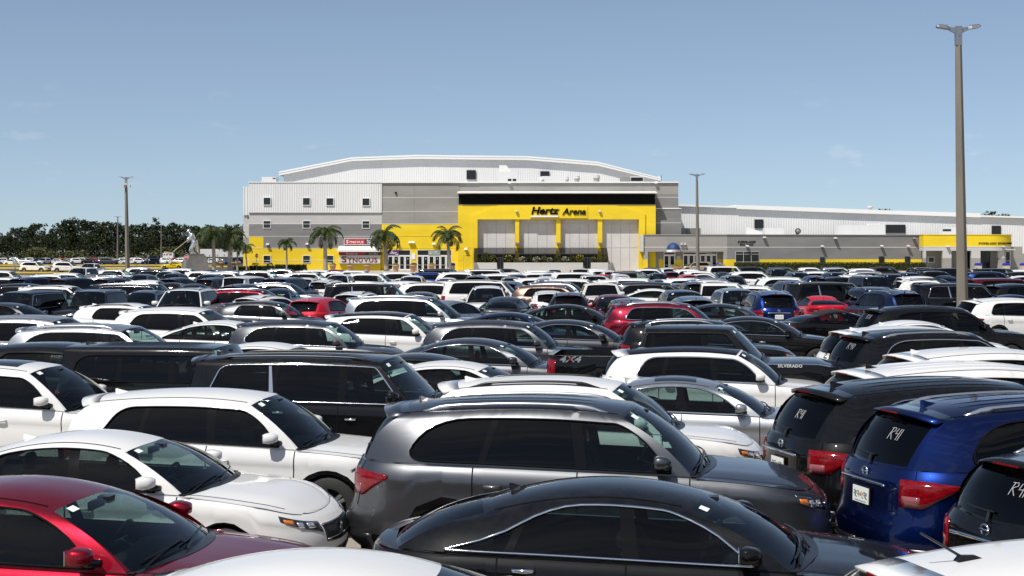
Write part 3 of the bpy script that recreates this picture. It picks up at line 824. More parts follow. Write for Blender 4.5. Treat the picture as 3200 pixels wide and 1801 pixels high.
    # mirrors
    for sd in (1, -1):
        a = side(.045, .10); cx, cy, cz = a[0] - .10, a[1] + .150, a[2] + .095
        sc = 1.35 if boxy else 1.0
        rings = []
        for u, ry, rz_ in ((-.085, .02, .015), (-.080, .096, .058), (-.03, .100, .064), (.03, .088, .054), (.065, .06, .04), (.08, .01, .008)):
            rings.append([(cx - (-u) * 1.0, cy + math.copysign(abs(math.cos(b)) ** .55, math.cos(b)) * ry * sc, cz + math.copysign(abs(math.sin(b)) ** .6, math.sin(b)) * rz_ * sc) for b in [2 * math.pi * k / 14 for k in range(14)]])
        m = MB(); m.loft(rings)
        if sd < 0: m = mirror_y(m)
        i = add('mirror', m.mesh('mirror', M['satin'] if 'd' in opt or kind == 'jeep' else (M['chrome'] if 'm' in opt else M['paint']), True), None, 'body')
        ar = MB(); ar.tube([(cx + .02, cy - .02, cz - .045), (cx + .05, a[1] + .0, cz - .075), (cx + .06, a[1] - .03, cz - .08)], [.035, .030, .035], 8)
        if sd < 0: ar = mirror_y(ar)
        add('mirror_arm', ar.mesh('mirror_arm', M['satin'], True), i, None, far=False)
        gl = MB(); gl.box((cx - .090, cy, cz), (.004, .165 * sc, .10 * sc))
        if sd < 0: gl = mirror_y(gl)
        add('mirror_glass', gl.mesh('mirror_glass', M['mirror']), i, None, far=False)
        # black sail at the foot of the A pillar
    # handles
    for k, x in enumerate(I['doors'][1:]):
        if k > 1: break
        for sd in (1, -1):
            q = bp('s', x + .16, .80); q2 = bp('s', x + .27, .80)
            h = MB(); h.tube([(q[0] - .045, q[1] + .002, q[2]), (q[0] - .03, q[1] + .032, q[2]), (q[0] + .06, q[1] + .036, q[2]), (q2[0], q[1] + .030, q[2]), (q2[0] + .02, q[1] + .002, q[2])], [.012, .017, .018, .016, .010], 8)
            cup = MB(); cup.lathe([(.001, .0015), (.052, .001), (.058, .0025)], 14, (q[0] + .03, q[1], q[2]), axis='y')
            if sd < 0: h = mirror_y(h); cup = mirror_y(cup)
            kk = 'door%d%s' % (k, 'L' if sd > 0 else 'R')
            add('handle', h.mesh('handle', M['chrome'] if 'c' in opt else M['paint'], True), di.get(kk), 'body', far=False)
    # rubber seal, or a chrome line, round the glass
    if True:
        for sd in (1, -1):
            dl = I['dl']; pts = []
            for (a, b) in dl + dl[:1]:
                p = Vector(side(a / I['SX'], b / I['SZ'])); pts.append(p + Vector((0, .010, .003)))
            m = MB(); m.tube(pts, .013 if 'c' in opt else .010, 4, caps=False)
            if sd < 0: m = mirror_y(m)
            if 'c' in opt: add('window_trim', m.mesh('window_trim', M['chrome'], True), None, None)
            else: add('window_seal', m.mesh('window_seal', M['under'], True), None, None, far=False)
    if 'k' in opt:   # bright slash on the rear pillar
        for sd in (1, -1):
            m = MB(); a0 = Vector(side(.735, .05)); a1 = Vector(side(.775, .88)); o = Vector((0, .012, 0))
            m.loft([[tuple(a0 + o + Vector((dx, 0, 0))) for dx in (-.035, .035)] , [tuple(a1 + o + Vector((dx, 0, 0))) for dx in (-.02, .02)]], closed=False, cap=False)
            if sd < 0: m = mirror_y(m)
            add('pillar_trim', m.mesh('pillar_trim', M['chrome']), None, None)
    # roof rails
    if 'r' in opt or 'b' in opt:
        for sd in (1, -1):
            x0, x1 = T['Dt'] + .22, T['At'] - .12; m = MB(); rings = []
            N = 22
            for k in range(N + 1):
                t = k / N; x = x0 + (x1 - x0) * t; y = I['yt'](x) * .875
                zr = I['roofz'](x, y); e = min(t, 1 - t) * (x1 - x0)
                lift = .052 * min(1, e / .20); foot = e < .28
                zb = zr - .012 if foot else zr + .022
                zt_ = zr + max(.004, lift) ; w = .018
                rings.append([(x, (y - w) * sd, zb), (x, (y + w) * sd, zb), (x, (y + w) * sd, zt_ - .010), (x, (y + w * .4) * sd, zt_), (x, (y - w * .4) * sd, zt_), (x, (y - w) * sd, zt_ - .010)])
            if sd < 0: rings = [r[::-1] for r in rings]
            m.loft(rings)
            add('roof_rail', m.mesh('roof_rail', M['alu'] if 'r' in opt else M['satin'], True), None, None)
    # spoiler
    if T['kind'] == 'suv' and kind != 'jeep':
        m = MB(); rings = []; ov = .17 if not boxy else .13
        for k in range(21):
            q = -.97 + 1.94 * k / 20; a = rear(q, 1); r = rear(q, .90); e = 1 - .35 * abs(q) ** 4
            rings.append([(a[0] + .10, a[1] * 1.0, I['roofz'](min(a[0] + .10, T['At']), a[1]) + .004), (a[0] - ov * e, a[1], a[2] - .018), (a[0] - ov * e + .004, a[1], a[2] - .042), (r[0] - .004, r[1], r[2] - .004), (a[0] + .03, a[1] * .98, a[2] - .03)])
        m.loft(rings); add('spoiler', m.mesh('spoiler', M['paint'], True), None, 'spoiler')
        b = MB(); a = rear(0, 1); b.box((a[0] - ov - .002, 0, a[2] - .031), (.012, .30, .014)); add('brake_light', b.mesh('brake_light', M['tail']), None, None, far=False)
    elif sed and not softroof:
        pass
    # fin
    xf_ = T['Dt'] + .16; zf = I['roofz'](xf_, 0)
    m = MB(); m.loft([[(xf_ + .10, -.012, zf - .004), (xf_ + .10, .012, zf - .004), (xf_ + .10, .0, zf + .004)], [(xf_, -.022, zf - .006), (xf_, .022, zf - .006), (xf_, 0, zf + .026)], [(xf_ - .06, -.024, zf - .010), (xf_ - .06, .024, zf - .010), (xf_ - .07, 0, zf + .046)], [(xf_ - .085, -.010, zf - .012), (xf_ - .085, .010, zf - .012), (xf_ - .092, 0, zf + .040)]])
    if not softroof and 'n' not in opt: add('antenna_fin', m.mesh('antenna_fin', M['paint'], False), None, 'fin')
    if 's' in opt:
        xa_, xb_ = T['At'] - .22, T['At'] - .85; V = []; F = []; n_ = 10
        for i in range(n_ + 1):
            x = xa_ + (xb_ - xa_) * i / n_
            for j in range(n_ + 1):
                y = I['yt'](x) * .72 * (2 * j / n_ - 1); V.append((x, y, I['roofz'](x, y) + .005))
        for i in range(n_):
            for j in range(n_): F.append([i * (n_ + 1) + j, i * (n_ + 1) + j + 1, (i + 1) * (n_ + 1) + j + 1, (i + 1) * (n_ + 1) + j])
        m = MB(); m.add(V, F); add('sunroof', m.mesh('sunroof', M['glass_black'], True), None, None)
    # roof ribs on the long tall ones
    if kind in ('suvXL', 'jeep', 'van', 'suvL') and 's' not in opt:
        m = MB()
        for k in range(-3, 4):
            if k == 0 and kind != 'jeep': continue
            y = k * .155 if kind != 'van' else k * .13; x0, x1 = T['Dt'] + .30, T['At'] - .22
            rings = []
            for i in range(13):
                x = x0 + (x1 - x0) * i / 12; h = .006 * min(1, min(i, 12 - i) / 1.5)
                rings.append([(x, y - .030, I['roofz'](x, y - .03) - .004), (x, y - .014, I['roofz'](x, y) + h), (x, y + .014, I['roofz'](x, y) + h), (x, y + .030, I['roofz'](x, y + .03) - .004)])
            m.loft(rings, closed=False, cap=False)
        mm = m.mesh('roof_rib', M['paint'], True); add('roof_rib', mm, ir, 'roof', far=False)
    # wheels
    Rw = I['R'] - .035
    tm, rm = wheel_meshes(Rw, M)
    for xc in (T['xf'], T['xa']):
        for sd in (1, -1):
            i = add('wheel', tm, None, None, (xc, sd * (I['W'] - .135), Rw, 0 if sd > 0 else math.pi)); add('rim', rm, i, None, (0, 0, 0), far=True)
    # floor pan and wells
    u = MB(); u.box((0, 0, .36), (T['L'] - .5, T['W'] - .62, .30)); u.box((0, 0, .34), (T['xf'] - T['xa'] - 2 * I['R'] - .02, T['W'] - .16, .22))
    u.box((T['xf'] + .02, 0, .54), (.95, T['W'] - .66, T['zn'] - .40)); u.box((T['xa'], 0, .58), (.9, T['W'] - .62, .40))
    add('underbody', u.mesh('underbody', M['under']), None, None)
    # cabin
    zb_ = T['zA']; xd0, xd1 = I['xc_f'] - .02, T['Db'] + .05
    if kind == 'truck': xd1 = T['Db'] + .03
    inn = MB(); yy = min(I['yA'], I['yD'] if not sed else I['yA']) - .05
    fz = .50
    inn.box(((xd0 + xd1) / 2, 0, fz - .03), (xd0 - xd1, 2 * yy, .06))
    xs_ = [xd1 + (xd0 - .10 - xd1) * k / 10 for k in range(11)]
    for sd in (1, -1):
        V = [];F = []
        for x in xs_:
            y = max(.2, I['yb'](min(max(x, T['Db']), T['Ab'])) - .045) * sd; V += [(x, y, fz), (x, y, I['deck'](x, abs(y)) + .012), (x, y + .05 * sd, I['deck'](x, abs(y)) + .006)]
        for i in range(10):
            for j in (0, 1): F.append([3 * i + j, 3 * i + 3 + j, 3 * i + 4 + j, 3 * i + 1 + j])
        inn.add(V, F)
    if sed: inn.box((T['Db'] + .40, 0, T['zD'] - .03), (.60, 2 * yy * .90, .02))
    add('interior', inn.mesh('interior', M['cabin']), None, None)
    d = MB(); xdash = T['Ab'] + .02
    V = []; F = []
    for k in range(13):
        q = -1 + k / 6; y = yy * q * .98
        fa = front(min(.93, max(-.93, y / I['yA'])), .02)
        V += [(fa[0] - .03, y, fa[2] - .012), (xdash - .42, y, zb_ - .015 + (.035 if y > .1 else 0) * max(0, 1 - abs(y - .38) / .25)), (xdash - .52, y, zb_ - .12), (xdash - .40, y, fz)]
    for k in range(12):
        for j in range(3): F.append([4 * k + j, 4 * k + 4 + j, 4 * k + 5 + j, 4 * k + 1 + j])
    d.add(V, F); add('dashboard', d.mesh('dashboard', M['cabin'], True), None, None)
    sw = MB(); cx, cy, cz = xdash - .60, .37, zb_ - .02; rt = .185; n1, n2 = 16, 6; V = []; F = []
    for a in range(n1):
        A = 2 * math.pi * a / n1
        for b in range(n2):
            B = 2 * math.pi * b / n2; r = rt + .017 * math.cos(B); h = .017 * math.sin(B); ux, uz = math.sin(A) * r * .42 + h * .9, math.sin(A) * r * .9 - h * .42
            V.append((cx + ux * 1.0, cy + math.cos(A) * r, cz + uz))
    for a in range(n1):
        for b in range(n2): F.append([a * n2 + b, ((a + 1) % n1) * n2 + b, ((a + 1) % n1) * n2 + (b + 1) % n2, a * n2 + (b + 1) % n2])
    sw.add(V, F); sw.tube([(cx - .12 * 0, cy - .17, cz), (cx, cy + .17, cz)], .025, 6); sw.tube([(cx, cy, cz), (cx + .2, cy, cz - .08)], .03, 6)
    add('steering_wheel', sw.mesh('steering_wheel', M['satin'], True), None, None, far=False)
    def seat(x, y, w, sc=1.0):
        m = MB(); zb = fz + .02
        m.box((x + .22, y, zb + .10), (.50, w, .20))
        top = min(zb_ + .10, H - .52); rk = .20
        rings = []
        for h, th, ww in ((.12, .16, .96), (.30, .15, 1.0), (.5, .12, .96), (.62, .10, .80)):
            k = h / .62; zz = zb + .05 + k * (top - zb); xx = x - rk * k
            rings.append([(xx + th / 2, y - w / 2 * ww, zz), (xx + th / 2 + .02, y, zz), (xx + th / 2, y + w / 2 * ww, zz), (xx - th / 2, y + w / 2 * ww, zz), (xx - th / 2, y - w / 2 * ww, zz)])
        m.loft(rings); xx = x - rk - .03
        nh = 1 if w < .8 else 2
        for k in range(nh):
            yh = y + (0 if nh == 1 else (k - .5) * w * .62)
            m.tube([(xx, yh - .05, top), (xx - .01, yh - .05, top + .06)], .008, 4); m.tube([(xx, yh + .05, top), (xx - .01, yh + .05, top + .06)], .008, 4)
            rings = []
            for zz, a, b in ((.05, .06, .10), (.08, .09, .135), (.15, .10, .14), (.20, .08, .12), (.225, .03, .08)):
                rings.append([(xx - .02 + a / 2 * math.cos(g_), yh + b * math.sin(g_), top + zz) for g_ in [2 * math.pi * j / 10 for j in range(10)]])
            m.loft(rings)
        return m
    xseat = T['Bb'] + .15
    for y in (.37, -.37): add('seat', seat(xseat, y, .50).mesh('seat', M['seat'], False), None, None)
    if T['doors'] == 4 or True:
        add('rear_seat', seat(max(xseat - .95, T['Db'] + .55 if sed else -9), 0, 1.26).mesh('rear_seat', M['seat'], False), None, None)
    a = Vector(front(0, .86)); m = MB(); m.tube([a + Vector((-.02, 0, 0)), a + Vector((-.09, 0, -.03))], .012, 5); m.box(tuple(a + Vector((-.11, 0, -.05))), (.03, .24, .065)); m.box(tuple(a + Vector((-.03, 0, -.01))), (.10, .10, .05))
    add('rear_view_mirror', m.mesh('rear_view_mirror', M['satin']), None, None, far=False)
    # sticker inside the screen
    V = [tuple(Vector(front(q, t)) + Vector((.004, 0, .004))) for q, t in ((-.80, .86), (-.68, .86), (-.68, .93), (-.80, .93))]
    m = MB(); m.add(V, [[0, 1, 2, 3]]); add('sticker', m.mesh('sticker', M['sticker']), None, None, far=False)
    _types[key] = (out, I)
    return _types[key]

def join_meshes(name, items):
    """items: (mesh, matrix) -> one mesh, keeping materials and custom normals"""
    v, f, mi, nn, mats = [], [], [], [], []
    for me, mx in items:
        o = len(v); nv = len(me.vertices)
        co = np.empty(nv * 3); me.vertices.foreach_get('co', co); co = co.reshape(-1, 3)
        no = np.zeros((nv, 3))
        cn = np.empty(len(me.loops) * 3); me.corner_normals.foreach_get('vector', cn); cn = cn.reshape(-1, 3)
        li = np.empty(len(me.loops), dtype=np.int32); me.loops.foreach_get('vertex_index', li)
        R3 = np.array(mx.to_3x3()); t = np.array(mx.translation)
        v += [tuple(p) for p in co @ R3.T + t]
        nn.append(cn @ R3.T)
        idx = []
        for m in me.materials:
            if m not in mats: mats.append(m)
            idx.append(mats.index(m))
        for p in me.polygons:
            f.append([i + o for i in p.vertices]); mi.append(idx[p.material_index] if idx else 0)
    me = bpy.data.meshes.new(name); me.from_pydata(v, [], f)
    for m in mats: me.materials.append(m)
    me.polygons.foreach_set('material_index', mi); me.polygons.foreach_set('use_smooth', [True] * len(f)); me.update()
    me.normals_split_custom_set([tuple(n) for n in np.concatenate(nn)])
    return me

_far = {}
def car_parts_far(kind, opt=''):
    key = (kind, opt)
    if key in _far: return _far[key]
    parts, I = car_parts(kind, opt)
    def mxof(loc):
        m = Matrix.Translation(loc[:3])
        return m @ Matrix.Rotation(loc[3], 4, 'Z') if len(loc) > 3 else m
    body = []; inter = []; sw = {1: [], -1: []}; out = []
    for i, (n, me, par, col, loc, far) in enumerate(parts):
        if n in ('body', 'hood', 'door', 'shut_line', 'cowl', 'grille', 'intake', 'rear_bumper', 'underbody', 'boot_trim', 'plate_frame', 'licence_plate', 'brake_light', 'wiper', 'reverse_lens', 'handle', 'rear_badge'):
            if n in ('plate_frame',): continue
            body.append((me, mxof(loc)))
        elif n == 'wheel': body.append((me, mxof(loc)))
        elif n == 'rim': body.append((me, mxof(parts[par][4])))
        elif n in ('interior', 'dashboard', 'seat', 'rear_seat', 'steering_wheel'): inter.append((me, Matrix.Identity(4)))
        elif n == 'side_window': sw[1 if me.vertices[0].co.y > 0 else -1].append((me, Matrix.Identity(4)))
        elif n in ('roof', 'windshield', 'rear_window', 'tail_light', 'headlight', 'mirror', 'window_trim', 'roof_rail', 'spoiler', 'antenna_fin', 'sunroof', 'pillar_trim', 'sticker'):
            out.append([n, me, None, col, loc, True])
    out.insert(0, ['body', join_meshes('body', body), None, 'body', (0, 0, 0), True])
    for s in (1, -1): out.append(['side_window', join_meshes('side_window', sw[s]), None, None, (0, 0, 0), True])
    out.append(['interior', join_meshes('interior', inter), None, None, (0, 0, 0), True])
    _far[key] = (out, I)
    return _far[key]

def place_car(kind, opt, x, y, rz, col, label, near=True, roofcol=None, scale=1.0, group=None, cat=None):
    parts, I = (car_parts if near else car_parts_far)(kind, opt)
    nm = {'sedan': 'sedan', 'fastback': 'sedan', 'coupe': 'coupe', 'suv': 'suv', 'suvL': 'suv', 'suvXL': 'suv', 'jeep': 'suv', 'van': 'minivan', 'hatch': 'hatchback', 'truck': 'pickup_truck'}[kind]
    e = bpy.data.objects.new(nm, None); COL.objects.link(e)
    e.empty_display_size = .3
    e.location = (x, y, 0); e.rotation_euler = (0, 0, rz); e.scale = (scale,) * 3
    e['label'] = label; e['category'] = cat or {'sedan': 'car', 'coupe': 'car', 'suv': 'suv', 'minivan': 'minivan', 'hatchback': 'car', 'pickup_truck': 'pickup truck'}[nm]
    if group: e['group'] = group
    objs = []
    for n, me, par, ck, loc, far in parts:
        o = bpy.data.objects.new(n, me); COL.objects.link(o)
        o.parent = e if par is None else objs[par]
        o.location = loc[:3]
        if len(loc) > 3: o.rotation_euler = (0, 0, loc[3])
        c = col
        if ck == 'roof' and roofcol: c = roofcol
        if ck == 'fin' and roofcol: c = roofcol
        o.color = c
        objs.append(o)
    return e, objs, I
# ============================================================ setting materials
def build_setting_mats():
    M = MAT
    M['lot'] = noisy('lot_concrete', (.30, .265, .215), .9, .22, .35, 9, .15, 30)
    M['asphalt'] = noisy('asphalt', (.055, .054, .052), .9, .3, .3, 8, .1, 30)
    M['plaza'] = noisy('plaza_paving', (.42, .37, .29), .85, .12, .5, 6)
    M['field'] = noisy('field', (.060, .072, .028), .95, .4, .05, 8, col2=(.10, .088, .045))
    M['kerb_yellow'] = noisy('kerb_paint', (.62, .42, .02), .7, .2, .4, 6)
    M['wh'] = noisy('white_metal_cladding', (.70, .70, .69), .45, .05, .25, 5, stretch=(1, 1, .3))
    M['wht'] = simple('white_trim', (.78, .78, .76), .5)
    M['lgrey'] = noisy('light_grey_stucco', (.50, .49, .475), .9, .11, .35, 8, .35, 25, stretch=(.35, .35, 1.4))
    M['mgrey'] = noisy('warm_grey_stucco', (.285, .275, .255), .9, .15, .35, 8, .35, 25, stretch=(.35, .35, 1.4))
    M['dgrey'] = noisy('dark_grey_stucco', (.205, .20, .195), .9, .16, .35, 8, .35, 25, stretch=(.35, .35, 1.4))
    M['ygrey'] = noisy('yellow_stucco', (.78, .56, .012), .75, .10, .30, 8, .3, 25, stretch=(.35, .35, 1.4))
    M['panelw'] = noisy('pale_panel', (.56, .545, .53), .85, .09, .3, 6, .2, 30)
    M['winglass'] = simple('window_glass', (.012, .018, .018), .06)
    M['doorglass'] = simple('door_glass', (.006, .007, .008), .08)
    M['screen'] = screen_mat('dark_screen', .30)
    M['screen2'] = screen_mat('darker_screen', .06)
    M['signred'] = simple('sign_red', (.42, .012, .02), .4)
    M['signdark'] = simple('sign_charcoal', (.035, .037, .042), .4)
    M['signpale'] = simple('sign_pale', (.60, .585, .55), .4)
    M['textblack'] = simple('text_black', (.004, .004, .005), .6, spec=.1)
    M['textwhite'] = simple('text_white', (.80, .80, .80), .4)
    M['chalk'] = simple('chalk_grey', (.36, .36, .36), .9)
    M['textred'] = simple('text_dark_red', (.16, .006, .012), .4)
    M['purple'] = simple('poster_purple', (.10, .035, .16), .4)
    M['poster'] = noisy('poster_pale', (.45, .48, .46), .4, .5, 1.8, 4, col2=(.08, .16, .15))
    M['blue'] = noisy('awning_blue', (.012, .042, .14), .6, .15, 1.5, 4)
    M['binblue'] = simple('bin_blue', (.006, .03, .36), .4)
    M['binbody'] = noisy('bin_stone', (.50, .42, .31), .8, .1, 6)
    M['terra'] = noisy('terracotta', (.52, .30, .17), .8, .12, 4)
    M['pole'] = noisy('pole_concrete', (.185, .163, .133), .9, .2, .8, 8, .2, 18, stretch=(1, 1, .25))
    M['plinth'] = noisy('plinth_concrete', (.17, .16, .148), .9, .35, .5, 9, .3, 8)
    M['lampgrey'] = simple('lamp_metal', (.26, .28, .31), .4, .6)
    M['bark'] = noisy('bark', (.085, .060, .042), .95, .3, 2, 6)
    M['palmtrunk'] = noisy('palm_trunk', (.30, .27, .22), .9, .2, 2.5, 6, stretch=(1, 1, 5))
    M['trail'] = noisy('trailer_white', (.62, .61, .59), .5, .05, .5, 4)
    M['barrier'] = noisy('barrier_brown', (.24, .165, .12), .9, .15, .2, 6)
    M['orange'] = simple('cone_orange', (.70, .13, .01), .6)
    M['stopred'] = simple('stop_red', (.33, .010, .02), .5)
    M['steel'] = simple('post_steel', (.22, .22, .21), .5, .5)
    M['statue'] = simple('mirror_steel', (.86, .84, .79), .22, 1)
    M['stick'] = simple('stick_wood', (.50, .41, .26), .5)
    M['soil'] = noisy('mulch', (.16, .075, .04), .95, .3, 2)
    for nm, c, c2 in (('pine', (.013, .023, .008), (.030, .044, .014)), ('pine2', (.018, .028, .010), (.042, .054, .017)), ('palmleaf', (.020, .036, .009), (.052, .070, .020)),
                      ('hedge', (.022, .032, .008), (.095, .095, .018)), ('bush', (.020, .036, .010), (.050, .070, .02)), ('scrub', (.040, .050, .016), (.095, .095, .035)), ('paleflower', (.62, .58, .40), (.75, .72, .6)), ('yflower', (.50, .38, .02), (.6, .5, .06))):
        M[nm] = leaf_mat(nm + '_leaf', c, c2)
def screen_mat(name, open_):
    m, nt, out = new_mat(name); L = nt.links.new
    t = N(nt, 'ShaderNodeBsdfTransparent'); d = N(nt, 'ShaderNodeBsdfDiffuse'); d.inputs[0].default_value = (.010, .010, .010, 1)
    mx = N(nt, 'ShaderNodeMixShader'); mx.inputs[0].default_value = 1 - open_; L(t.outputs[0], mx.inputs[1]); L(d.outputs[0], mx.inputs[2]); L(mx.outputs[0], out.inputs['Surface'])
    return m
def leaf_mat(name, c1, c2):
    m, nt, out = new_mat(name); b = pbsdf(nt, out, c1, .6, spec=.2); L = nt.links.new
    g = N(nt, 'ShaderNodeNewGeometry'); r = N(nt, 'ShaderNodeValToRGB'); r.color_ramp.elements[0].color = (*c1, 1); r.color_ramp.elements[1].color = (*c2, 1)
    L(g.outputs['Random Per Island'], r.inputs['Fac']); L(r.outputs['Color'], b.inputs['Base Color'])
    return m

# ============================================================ object helpers
def link(name, me, parent=None, loc=None, **props):
    o = bpy.data.objects.new(name, me); COL.objects.link(o)
    if parent is not None: o.parent = parent
    if loc is not None: o.location = loc
    for k, v in props.items(): o[k] = v
    return o
def empty(name, loc, label, cat, group=None):
    o = bpy.data.objects.new(name, None); COL.objects.link(o); o.location = loc; o['label'] = label; o['category'] = cat
    if group: o['group'] = group
    return o
def qbox(name, x0, x1, y0, y1, z0, z1, mat, parent=None, **props):
    m = MB(); m.box(((x0 + x1) / 2, (y0 + y1) / 2, (z0 + z1) / 2), (abs(x1 - x0), abs(y1 - y0), abs(z1 - z0)))
    return link(name, m.mesh(name, mat), parent, **props)
def sheet(name, x0, x1, y0, y1, z, mat, **props):
    me = mesh_from(name, [(x0, y0, z), (x1, y0, z), (x1, y1, z), (x0, y1, z)], [[0, 1, 2, 3]], [mat], None, None, False)
    return link(name, me, None, **props)
def text_mesh(s, height, depth, shear=0., offset=0., mat=None, width=None, space=1.0):
    c = bpy.data.curves.new('lettering', 'FONT'); c.body = s; c.size = 1; c.extrude = .5; c.shear = shear; c.offset = offset; c.resolution_u = 3; c.space_character = space
    o = bpy.data.objects.new('lettering', c); COL.objects.link(o); bpy.context.view_layer.update()
    dg = bpy.context.evaluated_depsgraph_get(); me = bpy.data.meshes.new_from_object(o.evaluated_get(dg)); bpy.data.objects.remove(o); bpy.data.curves.remove(c)
    co = np.empty(len(me.vertices) * 3); me.vertices.foreach_get('co', co); co = co.reshape(-1, 3)
    lo, hi = co.min(0), co.max(0)
    sy = height / (hi[1] - lo[1]); sx = (width / (hi[0] - lo[0])) if width else sy
    n = np.empty_like(co); n[:, 0] = (co[:, 0] - lo[0]) * sx; n[:, 2] = (co[:, 1] - lo[1]) * sy; n[:, 1] = -(co[:, 2] - lo[2]) / (hi[2] - lo[2]) * depth
    me.vertices.foreach_set('co', n.ravel()); me.materials.clear(); me.materials.append(mat); me.update()
    return me
def text_at(s, px0, px1, py0, py1, Y, depth, mat, parent, shear=0., offset=0., name='lettering', space=1.0):
    """letters whose box runs px0..px1 and py0 (top)..py1 (foot), standing proud of the plane Y"""
    me = text_mesh(s, abs(fz(py0, Y) - fz(py1, Y)), depth, shear, offset, mat, fx(px1, Y) - fx(px0, Y), space)
    return link(name, me, parent, (fx(px0, Y), Y, fz(py1, Y)))
def leaves(n, place, size, flat=0., rnd=random, mat=None, name='leaf'):
    """n small leaf sprays at place() -> point, each a bent pair of triangles"""
    V = []; F = []
    for k in range(n):
        p = place(); a = rnd.uniform(0, 2 * math.pi); t = rnd.uniform(-1, 1) * (1 - flat); s = size * rnd.uniform(.55, 1.3)
        u = Vector((math.cos(a), math.sin(a), t)).normalized(); v = u.cross(Vector((rnd.uniform(-1, 1), rnd.uniform(-1, 1), rnd.uniform(.2, 1)))).normalized()
        o = len(V); P = Vector(p)
        V += [P - u * s, P + v * s * .5 + Vector((0, 0, s * .12)), P + u * s, P - v * s * .5 - Vector((0, 0, s * .10))]; F.append([o, o + 1, o + 2, o + 3])
    return V, F

def corrug(px0, px1, Y, z0f, z1f, pitch, depth, mat, name, parent):
    """vertical ribbed sheet metal between px0 and px1; z0f, z1f: bottom and top height as functions of x"""
    x0, x1 = fx(px0, Y), fx(px1, Y); n = max(1, int((x1 - x0) / pitch)); V = []; F = []; xs = []
    for k in range(n):
        a = x0 + (x1 - x0) * k / n; p = (x1 - x0) / n
        xs += [(a, 0), (a + p * .18, -depth), (a + p * .42, -depth), (a + p * .60, 0)]
    xs.append((x1, 0))
    for x, d in xs: V += [(x, Y + d, z0f(x)), (x, Y + d, z1f(x))]
    for i in range(len(xs) - 1): F.append([2 * i, 2 * i + 2, 2 * i + 3, 2 * i + 1])
    return link(name, mesh_from(name, V, F, [mat], None, None, False), parent)

# ============================================================ ground
def build_ground():
    sheet('ground', -1500, 1500, -60, 2600, 0, MAT['lot'], kind='structure')
    sheet('far_field', -900, 900, 540, 2500, .004, MAT['field'], kind='structure')
    sheet('access_road', -140, -48, 196, 470, .004, MAT['asphalt'], kind='structure')
    sheet('highway', -400, 200, 500, 536, .008, MAT['asphalt'], kind='structure')
    sheet('plaza', -48.5, 120, 200, 262, .004, MAT['plaza'], kind='structure')
    for (x0, x1, y0, y1) in ((-128, -70, 330, 342), (-128, -66, 268, 282), (-96, -62, 214, 220), (-72, -50, 300, 310)):
        qbox('kerb_island', x0, x1, y0, y1, 0, .15, MAT['kerb_yellow'], kind='structure')
    qbox('kerb', -48.5, 60, 199.4, 200, 0, .15, MAT['plaza'], kind='structure')
    qbox('painted_kerb', -8, 22, 196.8, 197.4, 0, .15, MAT['kerb_yellow'], kind='structure')
    # painted stall lines on the lot
    m = MB()
    for r in range(12):
        for k in range(-14, 15): m.box((k * 2.75, 14 + r * 11.5, .006), (.10, 5.0, .003))
    link('stall_markings', m.mesh('stall_markings', simple('line_paint', (.62, .60, .55), .8)), None, kind='structure')
    # soil beds
    sheet('planting_bed', fx(745, 243), fx(965, 243), 238, 246, .012, MAT['soil'], kind='structure')

